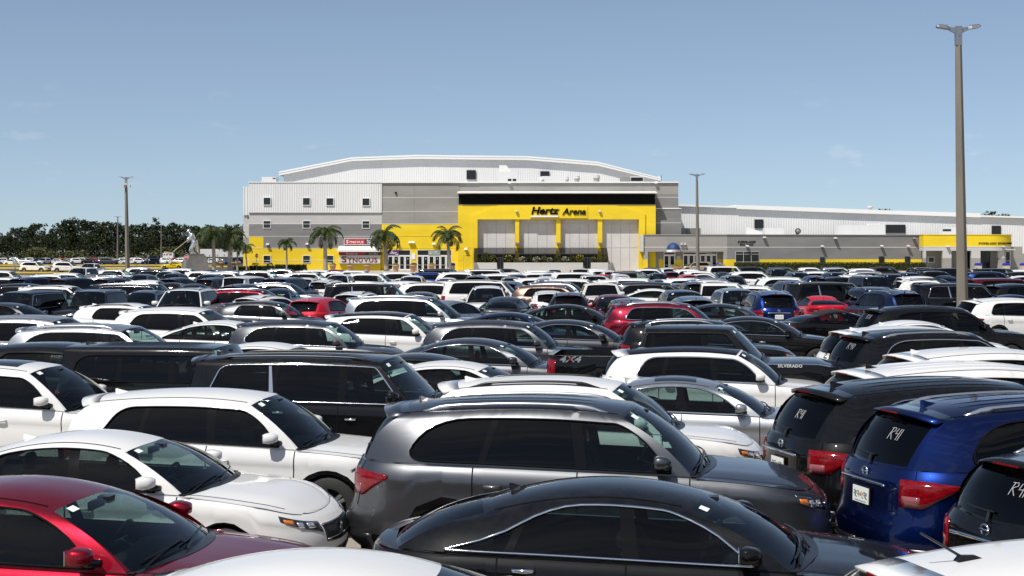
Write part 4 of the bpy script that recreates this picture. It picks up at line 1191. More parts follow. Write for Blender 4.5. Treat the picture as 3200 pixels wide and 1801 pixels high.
# ============================================================ arena
def build_arena():
    M = MAT
    A = empty('arena_building', (fx(1430, 247), 255, 0), 'big arena with white ribbed hall, grey walls and a bright yellow entrance portal', 'building')
    base = A.location.copy()
    def P(o): o.location = o.location - base; return o
    class Q:   # facade helper on a plane
        def __init__(s, Y): s.Y = Y
        def wall(s, px0, px1, py0, py1, mat, name='wall', th=.4, proud=0., y1=None):
            z1 = fz(py0, s.Y); z0 = 0 if py1 is None else fz(py1, s.Y)
            return P(qbox(name, fx(px0, s.Y), fx(px1, s.Y), s.Y - proud, (s.Y + th) if y1 is None else y1, z0, z1, mat, A))
        def strip(s, px0, px1, py, h=.07, mat=None, name='reveal_strip'):
            z = fz(py, s.Y); return P(qbox(name, fx(px0, s.Y), fx(px1, s.Y), s.Y - .03, s.Y + .1, z - h / 2, z + h / 2, mat or M['wht'], A))
        def window(s, pxc, pyc, w=1.2, h=1.2, name='window', cols=1, rows=1, fr=.09, glassm=None, frm=None):
            x, z = fx(pxc, s.Y), fz(pyc, s.Y); f = MB()
            for sx in (-1, 1): f.box((x + sx * (w / 2 + fr / 2), s.Y - .03, z), (fr, .14, h + 2 * fr))
            for sz in (-1, 1): f.box((x, s.Y - .03, z + sz * (h / 2 + fr / 2)), (w, .14, fr))
            for k in range(1, cols): f.box((x - w / 2 + w * k / cols, s.Y - .025, z), (.05, .10, h))
            for k in range(1, rows): f.box((x, s.Y - .02, z - h / 2 + h * k / rows), (w, .08, .05))
            o = P(link(name, f.mesh(name, frm or M['wht']), A))
            g = qbox('pane', x - w / 2, x + w / 2, s.Y - .012, s.Y + .05, z - h / 2, z + h / 2, glassm or M['winglass'], o); g.location = (0, 0, 0)
            return o
        def lamp(s, px, py, mat=None, kind=0):
            x, z = fx(px, s.Y), fz(py, s.Y); m = MB()
            if kind == 0:
                m.box((x, s.Y - .10, z), (.30, .20, .20)); m.loft([[(x - .28, s.Y - .60, z - .02), (x + .28, s.Y - .60, z - .02), (x + .28, s.Y - .60, z + .06), (x - .28, s.Y - .60, z + .06)], [(x - .28, s.Y - .02, z - .06), (x + .28, s.Y - .02, z - .06), (x + .22, s.Y - .02, z + .30), (x - .22, s.Y - .02, z + .30)]])
            elif kind == 1: m.lathe([(.001, -.28), (.2, -.24), (.27, -.12), (.25, 0), (.12, .16), (.001, .18)], 12, (x, s.Y - .45, z)); m.box((x, s.Y - .2, z), (.08, .4, .08))
            else: m.box((x, s.Y - .35, z), (.55, .7, .30))
            P(link('wall_lamp', m.mesh('wall_lamp', mat or M['lgrey']), A))
    W = Q(247.0)
    # --- left wing
    L0, L1 = 778, 1193.5
    W.wall(L0, L1, 664, 700.5, M['lgrey']); W.wall(L0, L1, 700.5, 739, M['dgrey']); W.wall(823, L1, 739, 776, M['dgrey']); W.wall(L0, 823, 739, 776, M['ygrey']); W.wall(L0, L1, 776, None, M['ygrey'])
    for a, b, y in ((L0, L1, 739), (L0, L1, 776), (L0, L1, 814), (L0, L1, 700.5)): W.strip(a, b, y, .06)
    P(corrug(L0, L1, 246.78, lambda x: fz(664, 247), lambda x: fz(571, 247), .40, .045, M['wh'], 'cladding', A))
    W.wall(L0, L1, 571, 664, M['wh'], 'backing_wall', .4, -.05)
    W.wall(L0 - 1, L1, 568.5, 571.5, M['wht'], 'parapet_cap', .6, .35)
    W.wall(L0, L1, 663, 665, M['wht'], 'drip_edge', .3, .24)
    for x, y in ((834.8, 629.6), (957.6, 630.3), (1031, 631), (1143.7, 631.7)): Q(246.68).window(x, y, 1.18, 1.20)
    for x, y in ((834.5, 702), (958, 702), (1143.7, 702.5), (834.5, 810.4), (958, 810.4), (1031, 810.4)):
        W.window(x, y, 1.18, 1.20)
    for x, y in ((837, 766), (960.5, 765)): W.lamp(x, y)
    # side of the wing and the set-back bay on its left
    P(qbox('wall', fx(778, 247), fx(778, 247) + .4, 247.42, 300, 0, fz(664, 247), M['lgrey'], A)); P(qbox('wall', fx(778, 247), fx(778, 247) + .4, 247.42, 300, fz(664, 247), fz(571, 247), M['wh'], A))
    B = Q(253.0)
    P(corrug(760, 779, 252.8, lambda x: fz(673, 253), lambda x: fz(586, 253), .40, .10, M['wh'], 'cladding', A))
    B.wall(760, 778.5, 586, 673, M['wh'], 'backing_wall'); B.wall(760, 778.5, 673, 743, M['lgrey']); B.wall(760, 778.5, 743, 778, M['mgrey']); B.wall(760, 778.5, 778, None, M['ygrey']); B.wall(759.5, 778.5, 584, 586.5, M['wht'], 'parapet_cap', .6, .2); B.strip(760, 778, 707); B.strip(760, 778, 814)
    P(qbox('wall', fx(760, 253), fx(760, 253) + .4, 253.42, 300, 0, fz(586, 253), M['lgrey'], A))
    m = MB(); m.box((fx(777, 252.3), 252.3, fz(682, 252)), (.35, .8, .25)); P(link('camera_housing', m.mesh('camera_housing', M['textblack']), A))
    # --- centre grey bay with entrance
    C0, C1 = 1193.5, 1434
    W.wall(C0, C1, 572, 700, M['mgrey'], th=.5, proud=.08); W.wall(C0, 1210, 700, None, M['ygrey'], proud=.08); W.wall(1210, 1413, 700, 781, M['ygrey'], proud=.08); W.wall(1284, 1302.5, 781, None, M['ygrey'], proud=.06); W.wall(1413, C1, 700, None, M['ygrey'], proud=.08)
    W.wall(C0 - .5, C1 + 60, 569, 572.4, M['wht'], 'parapet_cap', .8, .35)
    for y in (618.7, 662.6, 700.2): P(qbox('reveal_strip', fx(C0, 247), fx(C1, 247), 246.88, 247.1, fz(y, 247) - .035, fz(y, 247) + .035, M['wht'], A))
    for y in (738.3, 775.3): P(qbox('reveal_strip', fx(C0, 247), fx(C1, 247), 246.88, 247.1, fz(y, 247) - .025, fz(y, 247) + .025, M['ygrey'], A))
    P(qbox('reveal_strip', fx(1295, 247) - .02, fx(1295, 247) + .02, 246.905, 247.0, fz(700, 247), fz(572, 247), M['dgrey'], A))
    for x, y in ((1245, 765), (1282, 760), (1291, 760), (1356, 764.5)): W.lamp(x, y, M['wht'])
    m = MB(); m.box((fx(1237, 247), 246.8, fz(603, 247)), (.35, .3, .25)); P(link('wall_lamp', m.mesh('wall_lamp', M['textblack']), A))
    # entrance doors: each leaf a frame and a glass
    def doors(px0, px1, n, Y, ytop=781, ymid=799, posters=()):
        x0, x1 = fx(px0, Y), fx(px1, Y); zt, zm = fz(ytop, Y), fz(ymid, Y)
        P(qbox('door_surround', x0, x1, Y + .10, Y + .30, 0, zt, M['doorglass'], A))
        f = MB()
        for sx in (x0 + .05, x1 - .05): f.box((sx, Y + .02, zt / 2), (.10, .16, zt))
        f.box(((x0 + x1) / 2, Y + .02, zt - .05), (x1 - x0 - .2, .15, .10)); f.box(((x0 + x1) / 2, Y + .02, zm), (x1 - x0 - .2, .15, .14))
        o = P(link('door_frame', f.mesh('door_frame', M['wht']), A))
        wd = (x1 - x0) / n
        for k in range(n):
            a, b = x0 + wd * k + .03, x0 + wd * (k + 1) - .03; d = MB(); zt2 = zm - .07
            for sx in (a + .07, b - .07): d.box((sx, Y + .0, zt2 / 2), (.14, .08, zt2))
            d.box(((a + b) / 2, Y, zt2 - .06), (b - a - .28, .07, .12)); d.box(((a + b) / 2, Y, .12), (b - a - .28, .07, .24)); d.box(((a + b) / 2, Y - .01, .95), (b - a - .28, .05, .04))
            dd = P(link('door', d.mesh('door', M['wht']), A))
            hx = b - .14 if k % 2 == 0 else a + .14
            h = qbox('handle', hx - .02, hx + .02, Y - .10, Y - .05, .85, 1.25, M['alu'], dd); h.location = (0, 0, 0)
            g = qbox('pane', a + .14, b - .14, Y + .01, Y + .03, .24, zt2 - .12, M['doorglass'], dd); g.location = (0, 0, 0)
            if k % 2:
                n_ = MB()
                for j in range(3): n_.box(((a + b) / 2, Y - .003, zt2 - .42 - .10 * j), (.26 - .06 * j, .01, .045))
                n_ = link('notice_print', n_.mesh('notice_print', M['lgrey']), dd)
        return o
    doors(1211, 1283.5, 4, 247.0); doors(1303, 1412, 6, 247.0)
    p = P(qbox('poster', fx(1211.5, 247), fx(1246.5, 247), 246.86, 246.98, fz(797, 247), fz(782, 247), M['purple'], A))
    m = MB()
    for j, (a, w_) in enumerate(((1213.5, 15), (1213.5, 13), (1213.5, 26), (1213.5, 22))): m.box((fx(a + w_ / 2, 247), 246.85, fz(784.5 + 2.6 * j, 247)), (w_ * .055, .02, .07))
    m.box((fx(1240, 247), 246.85, fz(795, 247)), (.5, .02, .12)); o = link('poster_print', m.mesh('poster_print', M['textwhite']), p); o.location = -(base)* 0 ; o.location = (0, 0, 0)
    p = P(qbox('poster', fx(1338.5, 247), fx(1376, 247), 246.86, 246.98, fz(797, 247), fz(782, 247), M['poster'], A))
    P(qbox('notice_board', fx(1287, 247), fx(1298, 247), 246.84, 246.93, fz(811, 247), fz(793, 247), M['wht'], A))
    # --- box office: sign, canopy, board
    sgn = P(qbox('box_office_sign', fx(1076.5, 247), fx(1142, 247), 246.78, 247.0, fz(764.5, 247), fz(747, 247), M['signred'], A))
    P(qbox('box_office_sign', fx(1142, 247), fx(1171, 247), 246.78, 247.0, fz(764.5, 247), fz(747, 247), M['signdark'], A))
    fr = MB(); x0, x1, z0, z1 = fx(1076, 247), fx(1171.6, 247), fz(765, 247), fz(746.5, 247)
    for x in (x0, x1): fr.box((x, 246.86, (z0 + z1) / 2), (.08, .22, z1 - z0))
    for z in (z0, z1): fr.box(((x0 + x1) / 2, 246.86, z), (x1 - x0, .21, .08))
    P(link('sign_frame', fr.mesh('sign_frame', M['wht']), A))
    def serif_word(px0, px1, py0, py1, Y, mat, depth=.04):
        """a word in roman small capitals: each letter with its own serifs"""
        word = 'SYNOVUS'; ws = [1.12, 1.0, 1.08, 1.04, 1.0, 1.02, .72]; tot = sum(ws); x = fx(px0, Y); k = (fx(px1, Y) - x) / tot; z0 = fz(py1, Y); h = fz(py0, Y) - z0
        g = MB()
        for i, (c, w_) in enumerate(zip(word, ws)):
            hh = h if i == 0 else h * .74; ww = w_ * k * .84
            me = text_mesh(c, hh, depth, 0, .02, mat, ww)
            v = [(q.co.x + x, q.co.y + Y, q.co.z + z0) for q in me.vertices]; g.add(v, [list(p_.vertices) for p_ in me.polygons]); bpy.data.meshes.remove(me)
            s_ = hh * .055; b = ww * .30
            tops = {'Y': (0.06, .94), 'N': (.10, .90), 'V': (.06, .94), 'U': (.10, .90)}.get(c, ()); foots = {'Y': (.5,), 'N': (.10,)}.get(c, ())
            for t in tops: g.box((x + t * ww, Y - depth / 2, z0 + hh - s_ / 2), (b, depth * .9, s_))
            for t in foots: g.box((x + t * ww, Y - depth / 2, z0 + s_ / 2), (b, depth * .9, s_))
            if c == 'S':
                for sx, sz in ((.90, .82), (.08, .18)): g.box((x + sx * ww, Y - depth / 2, z0 + sz * hh), (s_ * 1.2, depth * .9, hh * .20))
            x += w_ * k
        return P(link('lettering', g.mesh('lettering', mat), A))
    serif_word(1081.5, 1137, 750.5, 761, 246.775, M['textwhite'])
    P(text_at('Box', 1146.5, 1158, 749.5, 754.8, 246.775, .03, M['textwhite'], A, offset=.01)); P(text_at('Office', 1146.5, 1166.5, 756.3, 761.8, 246.775, .03, M['textwhite'], A, offset=.01))
    Yc = 245.2; zt, zb = fz(769.5, 247), fz(787.5, Yc); V = []; F = []
    xa, xb = fx(1056.5, 246), fx(1192.5, 246)
    for k in range(41):
        for d in (0, 1):
            x = xa + (xb - xa) * (k + (.12 if d else 0)) / 41; dz = .05 if d else 0
            V += [(x, 247.0, zt + dz), (x, Yc, zb + .35 + dz), (x, Yc, zb)]
    n = len(V) // 3
    for i in range(n - 1):
        for j in (0, 1): F.append([3 * i + j, 3 * i + 1 + j, 3 * i + 4 + j, 3 * i + 3 + j])
    P(link('canopy', mesh_from('canopy', V, F, [M['wht']], None, None, False), A))
    m = MB()
    for x in (xa, xb): m.add([(x, 247, zt), (x, Yc, zb + .35), (x, Yc, zb), (x, 247, zb)], [[0, 1, 2, 3]])
    P(link('canopy_end', m.mesh('canopy_end', M['wht']), A))
    Yb = 245.9
    P(qbox('box_office_band', fx(1058.5, Yb), fx(1142, Yb), Yb, 247, fz(797.3, Yb), fz(788.6, Yb), M['signred'], A)); P(qbox('box_office_band', fx(1142, Yb), fx(1191.5, Yb), Yb, 247, fz(797.3, Yb), fz(788.6, Yb), M['signdark'], A))
    serif_word(1081.5, 1118, 790.3, 796, Yb - .005, M['textwhite']); P(text_at('Box Office', 1153.5, 1180, 790.8, 796, Yb - .005, .03, M['signpale'], A, offset=.01))
    P(qbox('box_office_board', fx(1060.3, Yb), fx(1188, Yb), Yb - .06, 247, fz(823.5, Yb), fz(798.3, Yb), M['signpale'], A)); P(qbox('board_sill', fx(1059.5, Yb), fx(1188.8, Yb), Yb - .12, 247, fz(825.5, Yb), fz(823.7, Yb), M['dgrey'], A))
    serif_word(1068, 1181, 801, 820.5, Yb - .065, M['textred'], .05)
    P(qbox('box_office_counter', fx(1060.3, Yb), fx(1188, Yb), Yb + .5, 247, 0, fz(825.5, Yb), M['ygrey'], A))
    # --- yellow portal
    Yp = 245.0; R = Q(Yp); T0, T1 = 1431.5, 2049
    zy = fz(641, Yp)
    R.wall(T0, 1492.6, 686, None, M['ygrey'], 'portal_pier', y1=247.3); R.wall(1996.5, T1, 686, None, M['ygrey'], 'portal_pier', y1=247.3)
    for a, b in ((1609.5, 1622.5), (1738, 1752), (1868, 1882.2)): R.wall(a, b, 686, None, M['ygrey'], 'portal_column', y1=247.0)
    R.wall(T0, T1, 641, 686, M['ygrey'], 'portal_beam', y1=247.3)
    # raised surround with cut corners
    o = MB(); yo = Yp - .22
    pl = [(1475, None), (1475, 676), (1559, 642), (1925.5, 642), (2016, 668), (2016, None)]; pi = [(1492.4, None), (1492.4, 686), (1492.4, 686), (1996.5, 686), (1996.5, 686), (1996.5, None)]
    V = []; F = []
    for (a, b), (c, d) in zip(pl, pi):
        za = 0 if b is None else fz(b, Yp); zc = 0 if d is None else fz(d, Yp)
        V += [(fx(a, Yp), yo, za), (fx(c, Yp), yo, zc), (fx(a, Yp), Yp - .002, za), (fx(c, Yp), Yp - .002, zc)]
    for i in range(5):
        F += [[4 * i, 4 * i + 1, 4 * i + 5, 4 * i + 4], [4 * i, 4 * i + 4, 4 * i + 6, 4 * i + 2], [4 * i + 1, 4 * i + 3, 4 * i + 7, 4 * i + 5]]
    P(link('portal_surround', mesh_from('portal_surround', V, F, [M['ygrey']], None, None, False), A))
    # pale panels, built of separate boards with open joints
    for a, b in ((1492.6, 1609.5), (1622.5, 1738), (1752, 1868), (1882.2, 1996.5)):
        Yq = 246.0; mid = (a + b) / 2; q1, q3 = (a + mid) / 2, (mid + b) / 2
        P(qbox('panel_joint', fx(a, Yq), fx(b, Yq), Yq + .10, Yq + .25, 0, fz(686, Yp), M['wht'], A))
        g = .035
        for (u, v, yt_, yb_) in ((a, mid, 685, 698), (mid, b, 685, 698), (a, q1, 698, 775), (q1, mid, 698, 775), (mid, q3, 698, 775), (q3, b, 698, 775), (a, q1, 775, 846), (q1, mid, 775, 846), (mid, q3, 775, 846), (q3, b, 775, 846)):
            P(qbox('panel', fx(u, Yq) + g, fx(v, Yq) - g, Yq, Yq + .09, max(0, fz(yb_, Yq)) + g, fz(yt_, Yq) - g, M['panelw'], A))
    # name board and letters
    P(qbox('name_board', fx(1656, Yp), fx(1836, Yp), Yp - .34, Yp - .225, fz(682, Yp), fz(645, Yp), M['ygrey'], A))
    yl = Yp - .38
    P(text_at('Hertz', 1660, 1748, 646.5, 671, yl, .10, M['textblack'], A, shear=.22, offset=.032)); P(text_at('Arena', 1757, 1831, 651, 671.5, yl, .10, M['textblack'], A, shear=.22, offset=.024))
    V = [(fx(1659, Yp), yl - .16, fz(679.3, Yp)), (fx(1743.5, Yp), yl - .16, fz(679.3, Yp)), (fx(1745, Yp), yl - .16, fz(674, Yp)), (fx(1660.3, Yp), yl - .16, fz(674, Yp))]; V += [(p_[0], yl, p_[2]) for p_ in V]
    P(link('name_underline', mesh_from('name_underline', V, [[0, 1, 2, 3], [0, 4, 5, 1], [1, 5, 6, 2], [2, 6, 7, 3], [3, 7, 4, 0]], [M['textwhite']], None, None, False), A))
    for x in (1614.8, 1874.5): R.lamp(x, 660.5, M['lgrey'], 1)
    for x in (1615.5, 1745, 1876): R.lamp(x, 761, M['dgrey'], 2)
    R.lamp(1456, 781, M['wht'])
    d = P(qbox('service_door', fx(1448, Yp), fx(1474, Yp), Yp - .04, Yp + .1, .02, fz(799, Yp), M['ygrey'], A))
    m = MB(); x0, x1, z1 = fx(1447.4, Yp), fx(1474.3, Yp), fz(798.3, Yp)
    for x in (x0, x1): m.box((x, Yp - .03, z1 / 2), (.07, .10, z1))
    m.box(((x0 + x1) / 2, Yp - .03, z1), (x1 - x0, .10, .07)); P(link('door_frame', m.mesh('door_frame', M['ygrey']), A))
    for y in (775.5, 814):
        P(qbox('reveal_strip', fx(T0, Yp), fx(1474, Yp), Yp - .02, Yp + .05, fz(y, Yp) - .03, fz(y, Yp) + .03, M['kerb_yellow'], A))
    # dark gallery above, slab roof
    P(qbox('gallery_floor', fx(T0, Yp), fx(T1, Yp), Yp - .05, 247.3, zy, zy + .12, M['dgrey'], A))
    P(qbox('gallery_back', fx(1436, 247), fx(2046, 247), 246.9, 247.0, zy + .12, fz(607, Yp), M['textblack'], A))
    g0, g1 = fx(1434, Yp), fx(2046, Yp)
    P(link('gallery_screen', mesh_from('gallery_screen', [(g0, Yp + .1, zy + .12), (g1, Yp + .1, zy + .12), (g1, Yp + .1, fz(607, Yp)), (g0, Yp + .1, fz(607, Yp))], [[0, 1, 2, 3]], [M['screen2']], None, None, False), A))
    for k in range(11):
        x = g0 + (g1 - g0) * k / 10; P(qbox('gallery_post', x - .05, x + .05, Yp + .02, Yp + .14, zy + .12, fz(607, Yp), M['textblack'], A))
    for a, b in ((1562, 1590), (1590, 1618), (1622, 1638), (1640, 1656), (1660, 1684), (1684, 1710), (1710, 1738)):
        Q(246.88).window((a + b) / 2, 625, (b - a) * .05, 1.4, 'gallery_window', fr=.05, glassm=M['doorglass'], frm=M['signdark'])
    zr = fz(606.8, Yp); x0, x1 = fx(1430, Yp), fx(2051.5, Yp)
    V = [(x0, 243.9, zr + .10), (x1, 243.9, zr + .10), (x1, 243.9, zr + .28), (x0, 243.9, zr + .28), (x0, 247, zr + .0), (x1, 247, zr + .0), (x1, 247, zr + .55), (x0, 247, zr + .55)]
    P(link('gallery_roof', mesh_from('gallery_roof', V, [[0, 1, 2, 3], [3, 2, 6, 7], [0, 4, 5, 1], [0, 3, 7, 4], [1, 5, 6, 2]], [M['wht']], None, None, False), A))
    # wall behind and to the right of the portal
    W.wall(1434, 2120, 572, 607, M['mgrey'], th=.5, proud=.0); W.wall(2046, 2120, 607, 735, M['dgrey'], th=.5); W.wall(1434, 2120.5, 568.5, 572, M['wht'], 'parapet_cap', .8, .3)
    for x in (1435, 1618, 2009): P(qbox('reveal_strip', fx(x, 247) - .02, fx(x, 247) + .02, 246.975, 247.05, fz(600, 247), fz(572, 247), M['dgrey'], A))
    for y in (617, 651): W.strip(2046, 2120, y)
    Y2 = 246.2; K = Q(Y2); K.wall(2049, 2129, 653, 737, M['dgrey'], y1=246.98); K.wall(2048.5, 2129.5, 651, 653.4, M['wht'], 'parapet_cap', .7, .15); K.strip(2049, 2129, 697)
    K.strip(2049, 2129, 657, .06)
    for x, y in ((1592.5, 573), (2049.5, 573)): W.lamp(x, y, M['wht'])
    K.lamp(2063, 658, M['dgrey'])
    P(qbox('wall', fx(2120, 247) - .4, fx(2120, 247), 247.52, 300, 0, fz(572, 247), M['mgrey'], A))
    P(qbox('flat_roof', fx(779, 247), fx(2119, 247), 247.6, 300, fz(572, 247) - .9, fz(572, 247) - .6, M['lgrey'], A))
    # --- dark screened terrace with planter walls
    Yt = 242.2; zr0, zr1 = fz(775.5, 245), fz(793.5, Yt); xa, xb = fx(1481, Yt), fx(1899, Yt)
    P(link('terrace_roof', mesh_from('terrace_roof', [(xa, Yt, zr1), (xb, Yt, zr1), (xb, 244.75, zr0), (xa, 244.75, zr0)], [[0, 1, 2, 3]], [M['screen']], None, None, False), A))
    m = MB(); m.add([(xa, Yt, .9), (xb, Yt, .9), (xb, Yt, zr1), (xa, Yt, zr1)], [[0, 1, 2, 3]])
    for x in (xa, xb): m.add([(x, Yt, .9), (x, 244.75, .9), (x, 244.75, zr0), (x, Yt, zr1)], [[0, 1, 2, 3]])
    P(link('terrace_screen', m.mesh('terrace_screen', M['screen']), A))
    for px in (1481, 1531, 1573, 1659, 1703, 1747, 1784, 1822, 1858, 1899):
        x = fx(px, Yt); m = MB(); m.box((x, Yt - .02, zr1 / 2), (.08, .08, zr1)); m.tube([(x, Yt - .01, zr1), (x, 244.72, zr0 + .02)], .045, 5)
        P(link('terrace_post', m.mesh('terrace_post', M['signdark']), A))
    P(qbox('terrace_beam', xa, xb, Yt - .06, Yt + .03, zr1 - .06, zr1 + .06, M['signdark'], A))
    for a, b in ((1481, 1552.8), (1574, 1821), (1846, 1899)):
        P(qbox('planter_wall', fx(a, Yt), fx(b, Yt), Yt - .95, Yt - .12, 0, fz(821, Yt - .9), M['lgrey'], A))
        P(qbox('planter_soil', fx(a, Yt) + .1, fx(b, Yt) - .1, Yt - .85, Yt - .2, fz(821, Yt - .9), fz(821, Yt - .9) + .02, M['soil'], A))
    for a, b in ((1555, 1573), (1826, 1845)):
        x0, x1 = fx(a, Yt), fx(b, Yt); m = MB()
        for x in (x0 + .06, x1 - .06, (x0 + x1) / 2): m.box((x, Yt - .05, 1.15), (.10, .08, 2.3))
        m.box(((x0 + x1) / 2, Yt - .05, 2.25), (x1 - x0, .075, .12)); o = P(link('terrace_door', m.mesh('terrace_door', M['signdark']), A))
        g = qbox('pane', x0 + .1, x1 - .1, Yt - .03, Yt - .01, .1, 2.2, M['doorglass'], o); g.location = (0, 0, 0)
    P(qbox('terrace_window', fx(1495, 245.8), fx(1870, 245.8), 245.90, 245.98, .8, fz(795, 245.8), M['doorglass'], A))
    for k in range(12):
        x = fx(1495 + 34 * k, 245.8); P(qbox('terrace_mullion', x - .03, x + .03, 245.85, 245.89, .8, fz(795, 245.8), M['signdark'], A))
    # --- big hall behind
    Yh = 264.0; sh_ = Yh / 250
    prof_t = [(873.8, 537), (1100, 492.8), (1302.7, 485), (1647.5, 489), (1866, 506), (2066.7, 557.7)]; prof_b = [(874.7, 549.5), (1100, 504.5), (1302.7, 497.5), (1647.5, 501.5), (1866, 518.5), (2066.7, 567)]
    pt = [(fx(a, Yh), fz(b, Yh)) for a, b in prof_t]; pb = [(fx(a, Yh), fz(b, Yh)) for a, b in prof_b]
    zi = lambda pr: (lambda x: np.interp(x, [p_[0] for p_ in pr], [p_[1] for p_ in pr]))
    P(corrug(887, 2062, Yh, lambda x: fz(575, Yh), lambda x: zi(pb)(x) + .3, .42, .028, M['wh'], 'cladding', A))
    V = []; F = []
    for (x, z), (x2, z2) in zip(pt, pb): V += [(x, Yh - .75, z), (x, Yh - .75, z2), (x, Yh - .02, z2), (x, Yh + 60, z)]
    for i in range(len(pt) - 1):
        for j in (0, 1): F.append([4 * i + j, 4 * i + 1 + j, 4 * i + 5 + j, 4 * i + 4 + j])
        F.append([4 * i, 4 * i + 4, 4 * i + 7, 4 * i + 3])
    F += [[0, 3, 2, 1], [4 * (len(pt) - 1) + j for j in (0, 1, 2, 3)]]
    P(link('hall_roof', mesh_from('hall_roof', V, F, [M['wht']], None, None, False), A))
    m = MB()
    for (x, z), (x2, z2) in zip(zip([p_[0] for p_ in pt], [(a[1] + b[1]) / 2 + .1 for a, b in zip(pt, pb)]), zip([p_[0] for p_ in pt][1:], [(a[1] + b[1]) / 2 + .1 for a, b in zip(pt, pb)][1:])): m.tube([(x, Yh - .77, z), (x2, Yh - .77, z2)], .05, 4)
    P(link('gutter', m.mesh('gutter', M['wh']), A))
    for x in (fx(887, Yh), fx(2062, Yh) - .3): P(qbox('wall', x, x + .3, Yh + .02, Yh + 60, fz(575, Yh), fz(552, Yh), M['wh'], A))
    def vent(a, b, c, d, Y, n=7):
        x0, x1, z0, z1 = fx(a, Y), fx(b, Y), fz(d, Y), fz(c, Y); m = MB()
        for k in range(n + 1):
            m.box((x0 + (x1 - x0) * k / n, Y - .12, (z0 + z1) / 2), (.05, .06, z1 - z0))
        for x in (x0, x1): m.box((x, Y - .13, (z0 + z1) / 2), (.10, .10, z1 - z0 + .1))
        for z in (z0, z1): m.box(((x0 + x1) / 2, Y - .13, z), (x1 - x0 - .1, .09, .10))
        o = P(link('vent', m.mesh('vent', M['signdark']), A)); q = qbox('vent_back', x0, x1, Y - .11, Y - .02, z0, z1, M['satin'], o); q.location = (0, 0, 0)
    vent(1459, 1486.5, 533, 560.5, Yh - .1); vent(1689, 1716, 536.5, 551, Yh - .1)
    # roof plant
    def rbox(a, b, c, d, Y, dep, mat, name='roof_unit'): return P(qbox(name, fx(a, Y), fx(b, Y), Y, Y + dep, fz(d, Y), fz(c, Y), mat, A))
    Yr = 256.0
    rbox(1551, 1617, 536, 572, Yr, 3, M['wh']); V = [(fx(1560, Yr), Yr + .1, fz(536, Yr)), (fx(1598, Yr), Yr + .1, fz(536, Yr)), (fx(1582, Yr), Yr + .1, fz(517, Yr)), (fx(1560, Yr), Yr + .1, fz(517, Yr))]
    V += [(p_[0], p_[1] + 2.5, p_[2]) for p_ in V]; P(link('roof_hood', mesh_from('roof_hood', V, [[0, 1, 2, 3], [4, 7, 6, 5], [0, 4, 5, 1], [1, 5, 6, 2], [2, 6, 7, 3], [3, 7, 4, 0]], [M['wht']], None, None, False), A))
    for a, b in ((1587, 1598), (1602, 1613)): P(qbox('intake_grille', fx(a, Yr), fx(b, Yr), Yr - .04, Yr - .002, fz(566, Yr), fz(559.5, Yr), M['satin'], A))
    rbox(1505, 1537, 541, 572, Yr + 1, 2, M['wh']); rbox(1694, 1735, 551, 572, Yr, 2.5, M['wh'])
    m = MB(); x, z = fx(1687, Yr), fz(560, Yr); m.loft([[(x - .5, Yr - .6, z), (x + .1, Yr - .6, z - .45), (x + .6, Yr - .6, z), (x + .1, Yr - .6, z + .45)], [(x + .6, Yr + 1, z - .3), (x + .7, Yr + 1, z - .4), (x + .9, Yr + 1, z), (x + .7, Yr + 1, z + .4)]]); P(link('roof_duct', m.mesh('roof_duct', M['wht']), A))
    for px, py, r in ((1803, 560, .55), (1864, 558, .65), (1772, 563, .35)):
        m = MB(); x, z = fx(px, Yr), fz(py, Yr); zf_ = fz(572, Yr)
        m.lathe([(r * .8, zf_ - z), (r * .8, -.1), (r, 0), (r, .25), (r * .85, .28), (r * .85, .42), (r * .9, .5), (r * .5, .62), (.001, .64)], 14, (x, Yr, z)); P(link('roof_vent', m.mesh('roof_vent', M['lgrey'], True), A))
    rbox(1940, 1969, 554, 572, Yr, 2.5, M['mgrey']); rbox(1970, 2011, 552, 572, Yr, 2.5, M['wh']); P(qbox('intake_grille', fx(1971.5, Yr), fx(2009, Yr), Yr - .05, Yr - .003, fz(566, Yr), fz(555, Yr), M['satin'], A))
    rbox(818, 863, 553.5, 575, 255, 2.5, M['wh']); P(qbox('intake_grille', fx(852, 255), fx(861, 255), 254.95, 254.997, fz(559, 255), fz(556.5, 255), M['satin'], A))
    m = MB(); m.tube([(fx(2067, 256), 256, fz(567, 256)), (fx(2067, 256), 256, fz(549, 256))], .05, 5); P(link('antenna', m.mesh('antenna', M['signdark']), A))
    return A, P, Q

